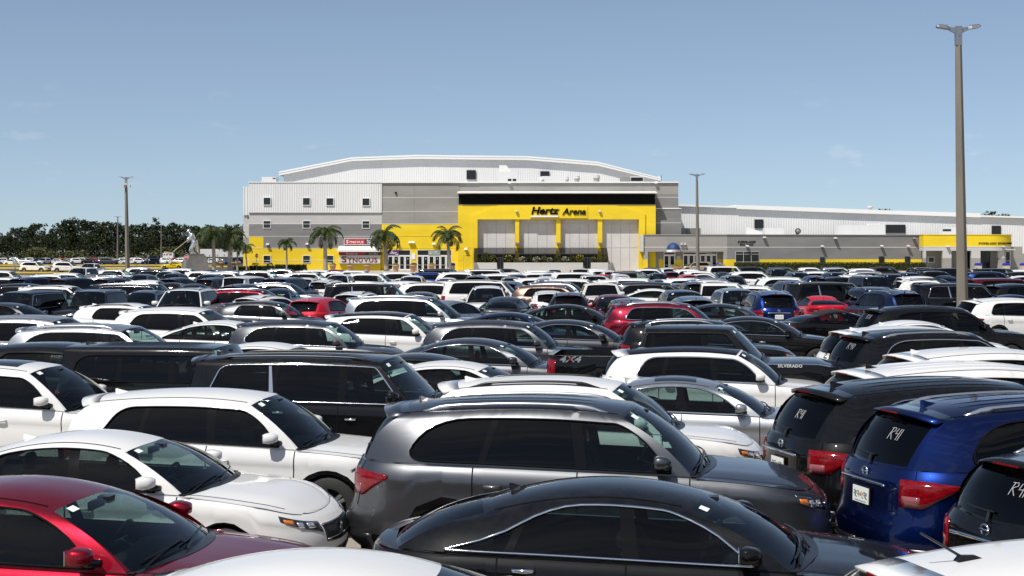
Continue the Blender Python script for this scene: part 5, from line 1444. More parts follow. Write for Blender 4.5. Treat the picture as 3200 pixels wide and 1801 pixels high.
def build_annex():
    M = MAT
    B = empty('pro_shop_building', (fx(2450, 245), 250, 0), 'long low grey annex with a yellow foot band, right of the portal', 'building'); base = B.location.copy()
    def P(o): o.location = o.location - base; return o
    # facade line: straight to px 2272, then turning away from the sun in two steps
    pts = [(2011, 243.6), (2272, 243.6), (2517, 245.6), (2887, 249.5)]
    pl = [(fx(a, y), y) for a, y in pts]
    zt, zw, zy_ = fz(735.5, 244), fz(773, 244), fz(811, 244)
    def seg(i, z0, z1, mat, a=0., b=1., name='wall', proud=0., th=.35):
        (x0, y0), (x1, y1) = pl[i], pl[i + 1]; d = Vector((x1 - x0, y1 - y0, 0)); L_ = d.length; u = d.normalized(); n = Vector((u.y, -u.x, 0))
        p0 = Vector((x0, y0, 0)) + u * (L_ * a); p1 = Vector((x0, y0, 0)) + u * (L_ * b)
        V = [p0 + n * proud + Vector((0, 0, z0)), p1 + n * proud + Vector((0, 0, z0)), p1 - n * th + Vector((0, 0, z0)), p0 - n * th + Vector((0, 0, z0))]; V += [v + Vector((0, 0, z1 - z0)) for v in V]
        return P(link(name, mesh_from(name, [tuple(v) for v in V], [[3, 2, 1, 0], [4, 5, 6, 7], [0, 1, 5, 4], [1, 2, 6, 5], [2, 3, 7, 6], [3, 0, 4, 7]], [mat], None, None, False), B))
    fr0 = lambda px: (fx(px, 243.6) - pl[0][0]) / (pl[1][0] - pl[0][0])
    rl, rr = fr0(2024.5), fr0(2261)
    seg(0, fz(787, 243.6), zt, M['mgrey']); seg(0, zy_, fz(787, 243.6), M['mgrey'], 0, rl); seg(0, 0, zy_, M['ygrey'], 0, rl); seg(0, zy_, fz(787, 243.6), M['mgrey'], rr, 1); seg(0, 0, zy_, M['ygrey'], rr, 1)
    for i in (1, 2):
        seg(i, zy_, zt, M['dgrey']); seg(i, 0, zy_, M['ygrey'])  # darker grey than the straight wall: shade of the turned faces put into colour
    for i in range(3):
        seg(i, zw - .04, zw + .04, M['wht'], name='reveal_strip', proud=.03); seg(i, zt, zt + .14, M['mgrey'] if i == 0 else M['dgrey'], name='parapet_cap', proud=.12, th=.5)  # caps over the turned walls carry the same painted shade
    # left cheek, paler
    P(qbox('wall', fx(2001, 243.5), fx(2011, 243.5) - .01, 243.3, 244.8, fz(787, 243.5), zt, M['lgrey'], B))
    # recess with doors
    Yd = 245.4
    P(qbox('recess_ceiling', fx(2024.5, 243.6), fx(2261, 243.6), 243.96, 245.8, fz(787, 243.6) + .02, fz(787, 243.6) + .2, M['mgrey'], B))
    P(qbox('recess_wall', fx(2026, Yd), fx(2263, Yd), Yd + .25, Yd + .5, zy_, fz(785, Yd), M['mgrey'], B)); P(qbox('recess_wall', fx(2026, Yd), fx(2263, Yd), Yd + .25, Yd + .5, 0, zy_, M['ygrey'], B))
    for px in (2024.5, 2261): P(qbox('recess_wall', fx(px, 243.8) - (0 if px < 2100 else .0), fx(px, 243.8) + .25, 243.98, Yd + .24, 0, fz(787, 243.6), M['mgrey'], B))
    d = P(qbox('service_door', fx(2025.5, Yd), fx(2059.5, Yd), Yd + .14, Yd + .24, .02, fz(796, Yd), M['mgrey'], B))
    m = MB(); xm = fx(2042.5, Yd); m.box((xm, Yd + .13, 1.1), (.03, .03, 2.2)); m.box((xm, Yd + .11, 1.0), (.14, .05, .22)); o = link('door_latch', m.mesh('door_latch', M['dgrey']), d)
    o.location = (0, 0, 0)
    def doors(px0, px1, n, Y, ytop, ymid):
        x0, x1 = fx(px0, Y), fx(px1, Y); zt_, zm = fz(ytop, Y), fz(ymid, Y)
        P(qbox('transom', x0, x1, Y + .12, Y + .20, zm, zt_, M['doorglass'], B))
        f = MB()
        for sx in (x0 + .05, x1 - .05): f.box((sx, Y + .05, zt_ / 2), (.10, .16, zt_))
        f.box(((x0 + x1) / 2, Y + .05, zt_ - .05), (x1 - x0 - .2, .15, .10)); f.box(((x0 + x1) / 2, Y + .05, zm), (x1 - x0 - .2, .15, .14)); P(link('door_frame', f.mesh('door_frame', M['wht']), B))
        wd = (x1 - x0) / n
        for k in range(n):
            a, b = x0 + wd * k + .03, x0 + wd * (k + 1) - .03; q = MB(); z2 = zm - .07
            for sx in (a + .07, b - .07): q.box((sx, Y + .06, z2 / 2), (.14, .08, z2))
            q.box(((a + b) / 2, Y + .06, z2 - .06), (b - a - .28, .07, .12)); q.box(((a + b) / 2, Y + .06, .12), (b - a - .28, .07, .24)); q.box(((a + b) / 2, Y + .05, .95), (b - a - .28, .05, .04))
            dd = P(link('door', q.mesh('door', M['wht']), B)); g = qbox('pane', a + .14, b - .14, Y + .07, Y + .09, .24, z2 - .12, M['doorglass'], dd); g.location = (0, 0, 0)
    doors(2074, 2110, 2, Yd, 788, 797); doors(2134, 2241, 6, Yd, 788, 796)
    P(qbox('poster', fx(2076, Yd), fx(2108, Yd), Yd - .04, Yd + .02, fz(794.5, Yd), fz(790, Yd), M['purple'], B)); P(qbox('poster', fx(2207, Yd), fx(2240, Yd), Yd - .04, Yd + .02, fz(793.5, Yd), fz(788, Yd), M['poster'], B)); P(qbox('notice_board', fx(2115, Yd), fx(2127, Yd), Yd + .15, Yd + .24, fz(810, Yd), fz(800.5, Yd), M['lgrey'], B))
    # domed blue awning
    Ya = 243.6; xc_, zc_ = fx(2104, Ya), fz(781, Ya); rx_, rz_ = fx(2125, Ya) - xc_, fz(759, Ya) - zc_; V = []; F = []; n, k_ = 20, 8
    for j in range(k_ + 1):
        e = j / k_ * math.pi / 2
        for i in range(n + 1):
            a = math.pi * i / n; rib = 1 + .018 * (i % 2); V.append((xc_ - rx_ * math.cos(a) * math.cos(e) * rib, Ya - 1.35 * math.sin(a) * math.cos(e) * rib, zc_ + rz_ * math.sin(e)))
    for j in range(k_):
        for i in range(n): F.append([j * (n + 1) + i, j * (n + 1) + i + 1, (j + 1) * (n + 1) + i + 1, (j + 1) * (n + 1) + i])
    P(link('awning', mesh_from('awning', V, F, [M['blue']], None, None, True), B))
    V = []; F = []
    for i in range(n + 1):
        a = math.pi * i / n
        for z in (zc_, zc_ - .36): V.append((xc_ - rx_ * math.cos(a), Ya - 1.35 * math.sin(a), z))
    for i in range(n): F.append([2 * i, 2 * i + 1, 2 * i + 3, 2 * i + 2])
    P(link('awning_valance', mesh_from('awning_valance', V, F, [M['wht']], None, None, True), B))
    m = MB()
    for k in range(11): a = math.pi * (.42 + .035 * k); m.box((xc_ - (rx_ + .02) * math.cos(a), Ya - 1.38 * math.sin(a), zc_ - .19 + .03 * (k % 3 - 1)), (.05, .03, .12 + .05 * (k % 2)), rz=a - math.pi / 2)
    P(link('valance_print', m.mesh('valance_print', M['signdark']), B))
    # shop window in three bays with a transom
    def onwall(i, px, z, w_, h_, name, frm, glassm, cols=1, rows=(), fr=.08):
        (x0, y0), (x1, y1) = pl[i], pl[i + 1]; d = Vector((x1 - x0, y1 - y0, 0)).normalized(); k = px; x = None
        t = None
        for s_ in range(200):
            q = Vector((x0, y0, 0)).lerp(Vector((x1, y1, 0)), s_ / 199)
            if q.x * FPX / q.y + 1600 >= px: t = q; break
        rz = math.atan2(d.y, d.x); f = MB()
        for sx in (-1, 1): f.box((sx * (w_ / 2 + fr / 2), -.04, 0), (fr, .12, h_ + 2 * fr))
        for sz in (-1, 1): f.box((0, -.04, sz * (h_ / 2 + fr / 2)), (w_, .12, fr))
        for k in range(1, cols): f.box((-w_ / 2 + w_ * k / cols, -.035, 0), (.07, .10, h_))
        for r in rows: f.box((0, -.03, -h_ / 2 + h_ * r), (w_, .08, .06))
        o = link(name, f.mesh(name, frm), B, (t.x - base.x, t.y - base.y, z)); o.rotation_euler = (0, 0, rz)
        g = MB(); g.box((0, -.01, 0), (w_, .04, h_)); link('pane', g.mesh('pane', glassm), o); return o
    s244 = 244 / FPX
    onwall(1, 2334.5, fz(808, 244), 75 * s244, 41 * s244, 'window', M['lgrey'], M['doorglass'], 3, (.24, .82), .06)
    onwall(2, 2568.5, fz(815, 245.8), .9, 1.2, 'window', M['dgrey'], M['winglass']); onwall(2, 2753.7, fz(813, 248), .85, 1.1, 'window', M['signdark'], M['doorglass']); onwall(2, 2834.5, fz(813, 249), .85, 1.1, 'window', M['signdark'], M['winglass'])
    def lampw(px, py, Y, dark=False):
        x, z = fx(px, Y), fz(py, Y); m = MB()
        m.loft([[(x - .28, Y - .62, z - .02), (x + .28, Y - .62, z - .02), (x + .28, Y - .62, z + .06), (x - .28, Y - .62, z + .06)], [(x - .28, Y + .1, z - .06), (x + .28, Y + .1, z - .06), (x + .22, Y + .1, z + .26), (x - .22, Y + .1, z + .26)]]); P(link('wall_lamp', m.mesh('wall_lamp', M['dgrey'] if dark else M['lgrey']), B))
    for px, py, Y in ((2388, 744, 244.5), (2335, 771, 244), (2569, 771.5, 246), (2610, 746.5, 246.4), (2755, 771, 248), (2837.5, 771, 248.9)): lampw(px, py, Y)
    lampw(2856, 747, 249.1, True)
    for px in (2130, 2140): m = MB(); m.box((fx(px, 243.5), 243.4, fz(762.5, 243.5)), (.36, .5, .4)); P(link('wall_lamp', m.mesh('wall_lamp', M['lgrey']), B))
    t = P(text_at('EVERBLADES', 2305.5, 2363.5, 753, 759.3, 243.84, .05, M['textblack'], B, shear=.22, offset=.012)); t.rotation_euler = (0, 0, math.atan2(pl[2][1] - pl[1][1], pl[2][0] - pl[1][0])); t.location.y += .02
    t = P(text_at('PRO SHOP', 2312, 2356, 761.5, 767.6, 243.86, .05, M['textblack'], B, shear=.0, offset=.012)); t.rotation_euler = (0, 0, math.atan2(pl[2][1] - pl[1][1], pl[2][0] - pl[1][0])); t.location.y += .02
    # rounded yellow corner with open bays
    Yc = 246.2; x0, x1 = fx(2886, Yc), fx(3187, Yc); ztop = fz(735, Yc); zl = fz(771, Yc); zo = fz(784, Yc); zg = fz(807, Yc)
    n = 24; path = [(x0, Yc + 2.6), (x0, Yc)]
    xr0 = fx(3095, Yc)
    path += [(x0 + (xr0 - x0) * k / 8, Yc) for k in range(1, 9)]
    for k in range(1, n + 1):
        a = math.pi / 2 * k / n; path.append((xr0 + (x1 - xr0) * math.sin(a), Yc + 5.0 * (1 - math.cos(a))))
    path.append((x1, 262))
    def ring(z0, z1, mat, name, proud=0., skip=()):
        V = []; F = []
        P2 = [Vector((p[0], p[1], 0)) for p in path]
        for i, p in enumerate(P2):
            d = (P2[min(i + 1, len(P2) - 1)] - P2[max(0, i - 1)]).normalized(); nn = Vector((d.y, -d.x, 0)); q = p + nn * proud; r = p - nn * .35
            V += [(q.x, q.y, z0), (q.x, q.y, z1), (r.x, r.y, z1), (r.x, r.y, z0)]
        for i in range(len(P2) - 1):
            for j in range(4): F.append([4 * i + j, 4 * (i + 1) + j, 4 * (i + 1) + (j + 1) % 4, 4 * i + (j + 1) % 4])
        F += [[0, 1, 2, 3]]
        return P(link(name, mesh_from(name, V, F, [mat], None, None, False), B))
    ring(zl, ztop, M['ygrey'], 'fascia'); ring(ztop, ztop + .12, M['ygrey'], 'parapet_cap', .08); ring(zo, zl, M['lgrey'], 'lintel', -.01); ring(zl - .03, zl + .03, M['wht'], 'reveal_strip', .03)
    for a, b, Y in ((2887, 2894, Yc), (2946.5, 2973.5, Yc), (3036, 3064, Yc), (3119.5, 3140, Yc + .9), (3168, 3186, Yc + 3.4)):
        P(qbox('column', fx(a, Y), fx(b, Y), Y + .02, Y + .8, zg, zo, M['lgrey'], B)); P(qbox('column', fx(a, Y), fx(b, Y), Y + .02, Y + .8, 0, zg, M['mgrey'], B))
    Yi = 249.3
    P(qbox('recess_wall', fx(2880, Yi), fx(3195, Yi), Yi, Yi + .3, zg, zl, M['mgrey'], B)); P(qbox('recess_wall', fx(2880, Yi), fx(3195, Yi), Yi, Yi + .3, 0, zg, M['mgrey'], B))
    P(qbox('recess_ceiling', x0 + .4, x1 - .6, Yc + .4, Yi, zo + .1, zo + .3, M['lgrey'], B))
    for a, b, c, d_, cols in ((2900, 2919, 803, 821, 1), (3000, 3035, 786, 845, 3), (3066, 3093, 786, 845, 2), (3142, 3156, 786, 845, 1)):
        w_, h_ = (b - a) * Yi / FPX, min((d_ - c) * Yi / FPX, fz(c, Yi)); zc2 = fz(c, Yi) - h_ / 2; f = MB(); x = fx((a + b) / 2, Yi)
        for sx in (-1, 1): f.box((x + sx * w_ / 2, Yi - .06, zc2), (.10, .12, h_))
        for sz in (-1, 1): f.box((x, Yi - .06, zc2 + sz * (h_ / 2 - .05)), (w_ - .1, .11, .10))
        for k in range(1, cols): f.box((x - w_ / 2 + w_ * k / cols, Yi - .06, zc2), (.06, .10, h_ - .2))
        if h_ > 2: f.box((x, Yi - .05, zc2), (w_ - .1, .09, .07))
        o = P(link('window', f.mesh('window', M['wht'] if cols == 1 else M['signdark']), B)); g = qbox('pane', x - w_ / 2, x + w_ / 2, Yi - .03, Yi - .005, zc2 - h_ / 2, zc2 + h_ / 2, M['doorglass'], o); g.location = (0, 0, 0)
    # lettering follows the curve of the fascia
    word = 'EVERBLADES RECREATIONAL RINKS'
    px = 3058.; n = len(word); stp = (3178 - 3058) / n
    def on_path(x):
        for i in range(len(path) - 1):
            a, b = path[i], path[i + 1]
            if a[0] <= x <= b[0] and b[0] > a[0]:
                t = (x - a[0]) / (b[0] - a[0]); return a[1] + t * (b[1] - a[1]), math.atan2(b[1] - a[1], b[0] - a[0])
        return path[-1][1], math.pi / 2
    sl_ = 0.; g = MB(); zb, h = fz(764.3, Yc), fz(757.8, Yc) - fz(764.3, Yc); x = fx(3058, Yc); cw = {'I': .55, ' ': .6, 'E': .9, 'L': .85}
    tot = sum(cw.get(c, 1.) for c in word)
    # advance along the arc length
    L_ = 0; arc = []
    for i in range(len(path) - 1): arc.append(math.dist(path[i], path[i + 1]))
    def at_len(s_):
        for i, a in enumerate(arc):
            if s_ <= a: t = s_ / a; p, q = path[i], path[i + 1]; return p[0] + t * (q[0] - p[0]), p[1] + t * (q[1] - p[1]), math.atan2(q[1] - p[1], q[0] - p[0])
            s_ -= a
        return path[-1][0], path[-1][1], math.pi / 2
    s0 = 2.6 + (x - x0); unit = .335
    for c in word:
        wdt = cw.get(c, 1.) * unit
        if c != ' ':
            X_, Y_, A_ = at_len(s0); me = text_mesh(c, h, .05, .20, .012, MAT['textblack'], wdt * .86)
            R_ = Matrix.Translation((X_, Y_, zb)) @ Matrix.Rotation(A_, 4, 'Z') @ Matrix.Translation((0, -.01, 0)); g.add([tuple(R_ @ v.co) for v in me.vertices], [list(p.vertices) for p in me.polygons]); bpy.data.meshes.remove(me)
        s0 += wdt
    P(link('lettering', g.mesh('lettering', M['textblack']), B))
    for px, py, Y in ((2961.5, 772, Yc), (3133, 772, Yc + .6)): lampw(px, py, Y)
    P(qbox('flat_roof', fx(2012, 244), fx(3186, 247) - .5, 250.5, 262, zt - .5, zt - .3, M['lgrey'], B))
    return B

def build_rink():
    M = MAT
    R = empty('rink_building', (fx(2700, 264), 275, 0), 'long white ribbed metal hall with a gently falling roof, behind the low annex', 'building'); base = R.location.copy()
    def P(o): o.location = o.location - base; return o
    Y = 264.0
    lo = [(2119, 639.6), (2300, 646), (2700, 664), (3060, 678), (3200, 684), (3330, 690)]; px_, pz = [fx(a, Y) for a, b in lo], [fz(b, Y) for a, b in lo]
    zi = lambda x: float(np.interp(x, px_, pz))
    P(corrug(2119, 3330, Y, lambda x: 0, lambda x: zi(x), .46, .035, M['wh'], 'cladding', R))
    up = [(2300, 641), (2700, 655.5), (3060, 667.5)]
    def fascia(pts, th, name, dep=40, out_=.7):
        V = []; F = []
        for a, b in pts: x, z = fx(a, Y), fz(b, Y); V += [(x, Y - out_, z), (x, Y - out_, z - th), (x, Y + .0, z - th), (x, Y + dep, z + .6)]
        for i in range(len(pts) - 1):
            for j in (0, 1): F.append([4 * i + j, 4 * i + 1 + j, 4 * i + 5 + j, 4 * i + 4 + j])
            F.append([4 * i, 4 * i + 4, 4 * i + 7, 4 * i + 3])
        F += [[0, 3, 2, 1], [4 * (len(pts) - 1) + j for j in range(4)]]
        P(link(name, mesh_from(name, V, F, [M['wht']], None, None, False), R))
    fascia([(2119, 639.6), (2300, 645.4)], .32, 'roof'); fascia(up, .75, 'roof'); fascia([(3060, 673), (3200, 677.5), (3330, 682)], .32, 'roof')
    P(qbox('wall', fx(3330, Y) - .3, fx(3330, Y), Y + .02, Y + 40, 0, fz(690, Y), M['wh'], R))
    def vent(a, b, c, d, n=6):
        x0, x1, z0, z1 = fx(a, Y), fx(b, Y), fz(d, Y), fz(c, Y); m = MB()
        for k in range(n + 1): m.box((x0 + (x1 - x0) * k / n, Y - .16, (z0 + z1) / 2), (.05, .05, z1 - z0))
        for x in (x0, x1): m.box((x, Y - .17, (z0 + z1) / 2), (.10, .10, z1 - z0 + .1))
        for z in (z0, z1): m.box(((x0 + x1) / 2, Y - .17, z), (x1 - x0 - .1, .09, .10))
        o = P(link('vent', m.mesh('vent', M['signdark']), R)); q = qbox('vent_back', x0, x1, Y - .15, Y - .02, z0, z1, M['satin'], o); q.location = (0, 0, 0)
    vent(2358, 2384, 687, 713); vent(2768, 2828, 703.5, 728, 12); vent(3098.5, 3126, 706.5, 732)
    Yr = 258.5
    def rbox(a, b, c, d, mat, dep=2.5, y=Yr, name='roof_unit'): return P(qbox(name, fx(a, y), fx(b, y), y, y + dep, fz(d, y), fz(c, y), mat, R))
    rbox(2618, 2766, 704, 742, M['wh']); 
    for k in range(1, 5): P(qbox('seam', fx(2618 + 148 * k / 5, Yr) - .02, fx(2618 + 148 * k / 5, Yr) + .02, Yr - .02, Yr - .002, fz(735, Yr), fz(704, Yr), M['wht'], R))
    rbox(2719, 2750, 699.5, 703.6, M['wht']); rbox(2391, 2450, 713, 742, M['wh']); rbox(2945, 3000, 711, 742, M['wh']); P(qbox('intake_grille', fx(2946, Yr), fx(2972, Yr), Yr - .05, Yr - .003, fz(722.5, Yr), fz(716.5, Yr), M['satin'], R))
    V = [(fx(2333, Yr), Yr, fz(709, Yr)), (fx(2382, Yr), Yr, fz(727, Yr)), (fx(2382, Yr), Yr, fz(740, Yr)), (fx(2333, Yr), Yr, fz(740, Yr))]; V += [(a, b + 1.5, c) for a, b, c in V]
    P(link('roof_duct', mesh_from('roof_duct', V, [[3, 2, 1, 0], [0, 1, 5, 4], [1, 2, 6, 5], [3, 0, 4, 7]], [M['wht']], None, None, False), R))
    o = rbox(2129, 2190, 713.5, 742, M['mgrey']); m = MB()
    for k in range(5): m.box((fx(2168, Yr), Yr - .05, fz(716.5 + 3.2 * k, Yr)), (2.6, .08, .07))
    P(link('louvre', m.mesh('louvre', M['lgrey']), R)); P(qbox('louvre_back', fx(2145, Yr), fx(2189, Yr), Yr - .02, Yr - .004, fz(732, Yr), fz(714.5, Yr), M['satin'], R))
    x, z = fx(2493, Yr), fz(722.6, Yr); m = MB(); m.lathe([(.52, .02), (.52, -.18), (.40, -.22), (.40, .0)], 20, (x, Yr - .1, z), axis='y'); o = P(link('fan_ring', m.mesh('fan_ring', M['satin'], True), R))
    m = MB(); m.lathe([(.38, -.10), (.30, -.24), (.001, -.28)], 16, (x, Yr - .1, z), axis='y'); m.box((x, Yr + .4, z - .2), (.5, .8, 1.3)); P(link('fan_cowl', m.mesh('fan_cowl', M['mgrey'], True), R))
    x, z = fx(2719, 270), fz(650, 270); m = MB(); m.lathe([(.4, -1.2), (.4, -.1), (.55, 0), (.55, .25), (.4, .35), (.001, .4)], 14, (x, 270, z)); P(link('roof_vent', m.mesh('roof_vent', M['lgrey'], True), R))
    # low grey plinth at the far right
    P(qbox('wall_base', fx(3187, 263.5), fx(3330, 263.5), 263.4, 263.8, 0, fz(793, 263.5), M['mgrey'], R))
    return R
# ============================================================ street furniture, planting, statue
def build_lamp(px, Y, top, label, arm=1.0, lean=0., wid=.46, extra=False):
    M = MAT; x = fx(px, Y); zt = fz(top, Y); e = empty('lamp_post', (x, Y, 0), label, 'lamp post', 'concrete lamp posts of the lot')
    m = MB(); n = 8; r0, r1 = wid / 2 * 1.06, wid / 2 * .60; zp = zt - 1.0
    rings = []
    for k in range(9):
        t = k / 8; r = r0 + (r1 - r0) * t; z = zp * t; rings.append([(math.tan(lean) * z + r * math.cos(.12 + math.pi / 2 * (i // 2) + (.10 if i % 2 else -.10)), r * math.sin(.12 + math.pi / 2 * (i // 2) + (.10 if i % 2 else -.10)), z) for i in range(n)])
    m.loft(rings); link('pole', m.mesh('pole', M['pole']), e)
    xo = math.tan(lean) * zp; m = MB(); m.box((xo, 0, zp + .38), (.24, .24, .76)); m.box((xo, -.13, zp + .42), (.05, .03, .12)); link('bracket', m.mesh('bracket', M['lampgrey']), e)
    for sd in (-1, 1):
        m = MB(); m.loft([[(xo + sd * .10, -.06, zp + .46), (xo + sd * .10, .06, zp + .46), (xo + sd * .10, .06, zp + .70), (xo + sd * .10, -.06, zp + .70)], [(xo + sd * .42, -.045, zp + .62), (xo + sd * .42, .045, zp + .62), (xo + sd * .42, .045, zp + .73), (xo + sd * .42, -.045, zp + .73)]]); a = link('arm', m.mesh('arm', M['lampgrey']), e)
        m = MB(); m.loft([[(xo + sd * x_, y_ * w_, zp + z_) for y_, z_ in ((-1, za), (1, za), (.8, zb_), (-.8, zb_))] for x_, w_, za, zb_ in ((.36, .10, .62, .74), (.50, .16, .645, .77), (.82, .16, .70, .80), (.88, .11, .73, .80))])
        for k in range(6): m.box((xo + sd * (.48 + .065 * k), 0, zp + .785 + .006 * k), (.022, .22, .05))
        l = link('lamp_head', m.mesh('lamp_head', M['lampgrey']), e)
        m = MB(); m.add([(xo + sd * .50, -.12, zp + .638), (xo + sd * .80, -.12, zp + .690), (xo + sd * .80, .12, zp + .690), (xo + sd * .50, .12, zp + .638)], [[0, 1, 2, 3]]); link('lens', m.mesh('lens', M['lgrey']), l)
    if extra:
        m = MB()
        for sx in (-.35, .45): m.box((xo + sx, -.3, zp - .35), (.38, .30, .30)); m.tube([(xo, 0, zp - .3), (xo + sx, -.25, zp - .3)], .05, 5)
        m.box((xo + .1, -.25, zp - .1), (.3, .3, .25)); link('floodlight', m.mesh('floodlight', M['lgrey']), e)
    return e

_frond = []
def frond_mesh(seed):
    rnd = random.Random(seed); V = []; F = []; L_ = 1.0; n = 22; pts = []
    for k in range(n + 1):
        t = k / n; a = math.radians(58 - 150 * t ** 1.15)
        p = pts[-1] + Vector((math.cos(a), 0, math.sin(a))) * (L_ / n) if pts else Vector((0, 0, 0)); pts.append(p)
    m = MB(); m.tube(pts[::3] + [pts[-1]], [.018, .016, .014, .012, .010, .008, .006, .004, .003][:len(pts[::3]) + 1], 4)
    for k in range(3, n + 1):
        t = k / n; ln = .33 * math.sin(math.pi * min(1, .18 + .85 * t)) ** .6 * rnd.uniform(.8, 1.1); d = (pts[k] - pts[k - 1]).normalized()
        for sd in (-1, 1):
            q = pts[k]; tip = q + d * ln * .55 + Vector((0, sd * ln * .62, -ln * (.55 + .25 * rnd.random()))); wv = d * .016
            o = len(V); V += [q - wv, q + wv, (q + tip) / 2 + wv * 1.1 + Vector((0, sd * .02, .025)), tip, (q + tip) / 2 - wv * 1.1 + Vector((0, sd * .02, .025))]; F += [[o, o + 1, o + 2, o + 4], [o + 4, o + 2, o + 3]]
    m.add(V, F, 1)
    return m.mesh('frond', [MAT['palmleaf'], MAT['palmleaf']])
def build_palm(px, Y, pyt, flen, r, label, lean=0., seed=0, spear=True):
    M = MAT
    if not _frond:
        for s_ in range(3): _frond.append(frond_mesh(s_))
    rnd = random.Random(seed); x = fx(px, Y); zt = fz(pyt, Y); e = empty('palm_tree', (x, Y, 0), label, 'palm tree', 'palms along the plaza')
    m = MB(); rings = []; n = 10
    for k in range(15):
        t = k / 14; rr = r * (1.35 - .55 * t if t < .15 else 1.27 - .42 * t) * (1 + (.05 if k % 2 else 0)); rings.append([(lean * t * t + rr * math.cos(2 * math.pi * i / n), rr * math.sin(2 * math.pi * i / n), zt * .86 * t) for i in range(n)])
    m.loft(rings); link('trunk', m.mesh('trunk', M['palmtrunk'], True), e)
    m = MB(); m.tube([(lean * .98, 0, zt * .86), (lean, 0, zt * .93), (lean, 0, zt * 1.01)], [r * .86, r * .95, r * .45], 9); link('crownshaft', m.mesh('crownshaft', M['bush'], True), e)
    nf = 13 + seed * 7 % 5; dr_ = rnd.uniform(-.18, .22)
    for k in range(nf):
        o = link('frond', _frond[k % 3], e, (lean, 0, zt)); lay = k / nf
        o.rotation_euler = (rnd.uniform(-.15, .15), .75 - 1.35 * (1 - lay) ** 1.2 + dr_ + rnd.uniform(-.30, .30), 2.4 * k + rnd.uniform(-.3, .3)); s_ = flen * 1.42 * rnd.uniform(.85, 1.1); o.scale = (s_, s_, s_)
    if spear:
        m = MB(); m.tube([(lean, 0, zt), (lean + .04, 0, zt + flen * .62)], [.05, .008], 5); link('spear_leaf', m.mesh('spear_leaf', M['palmleaf']), e)
    return e

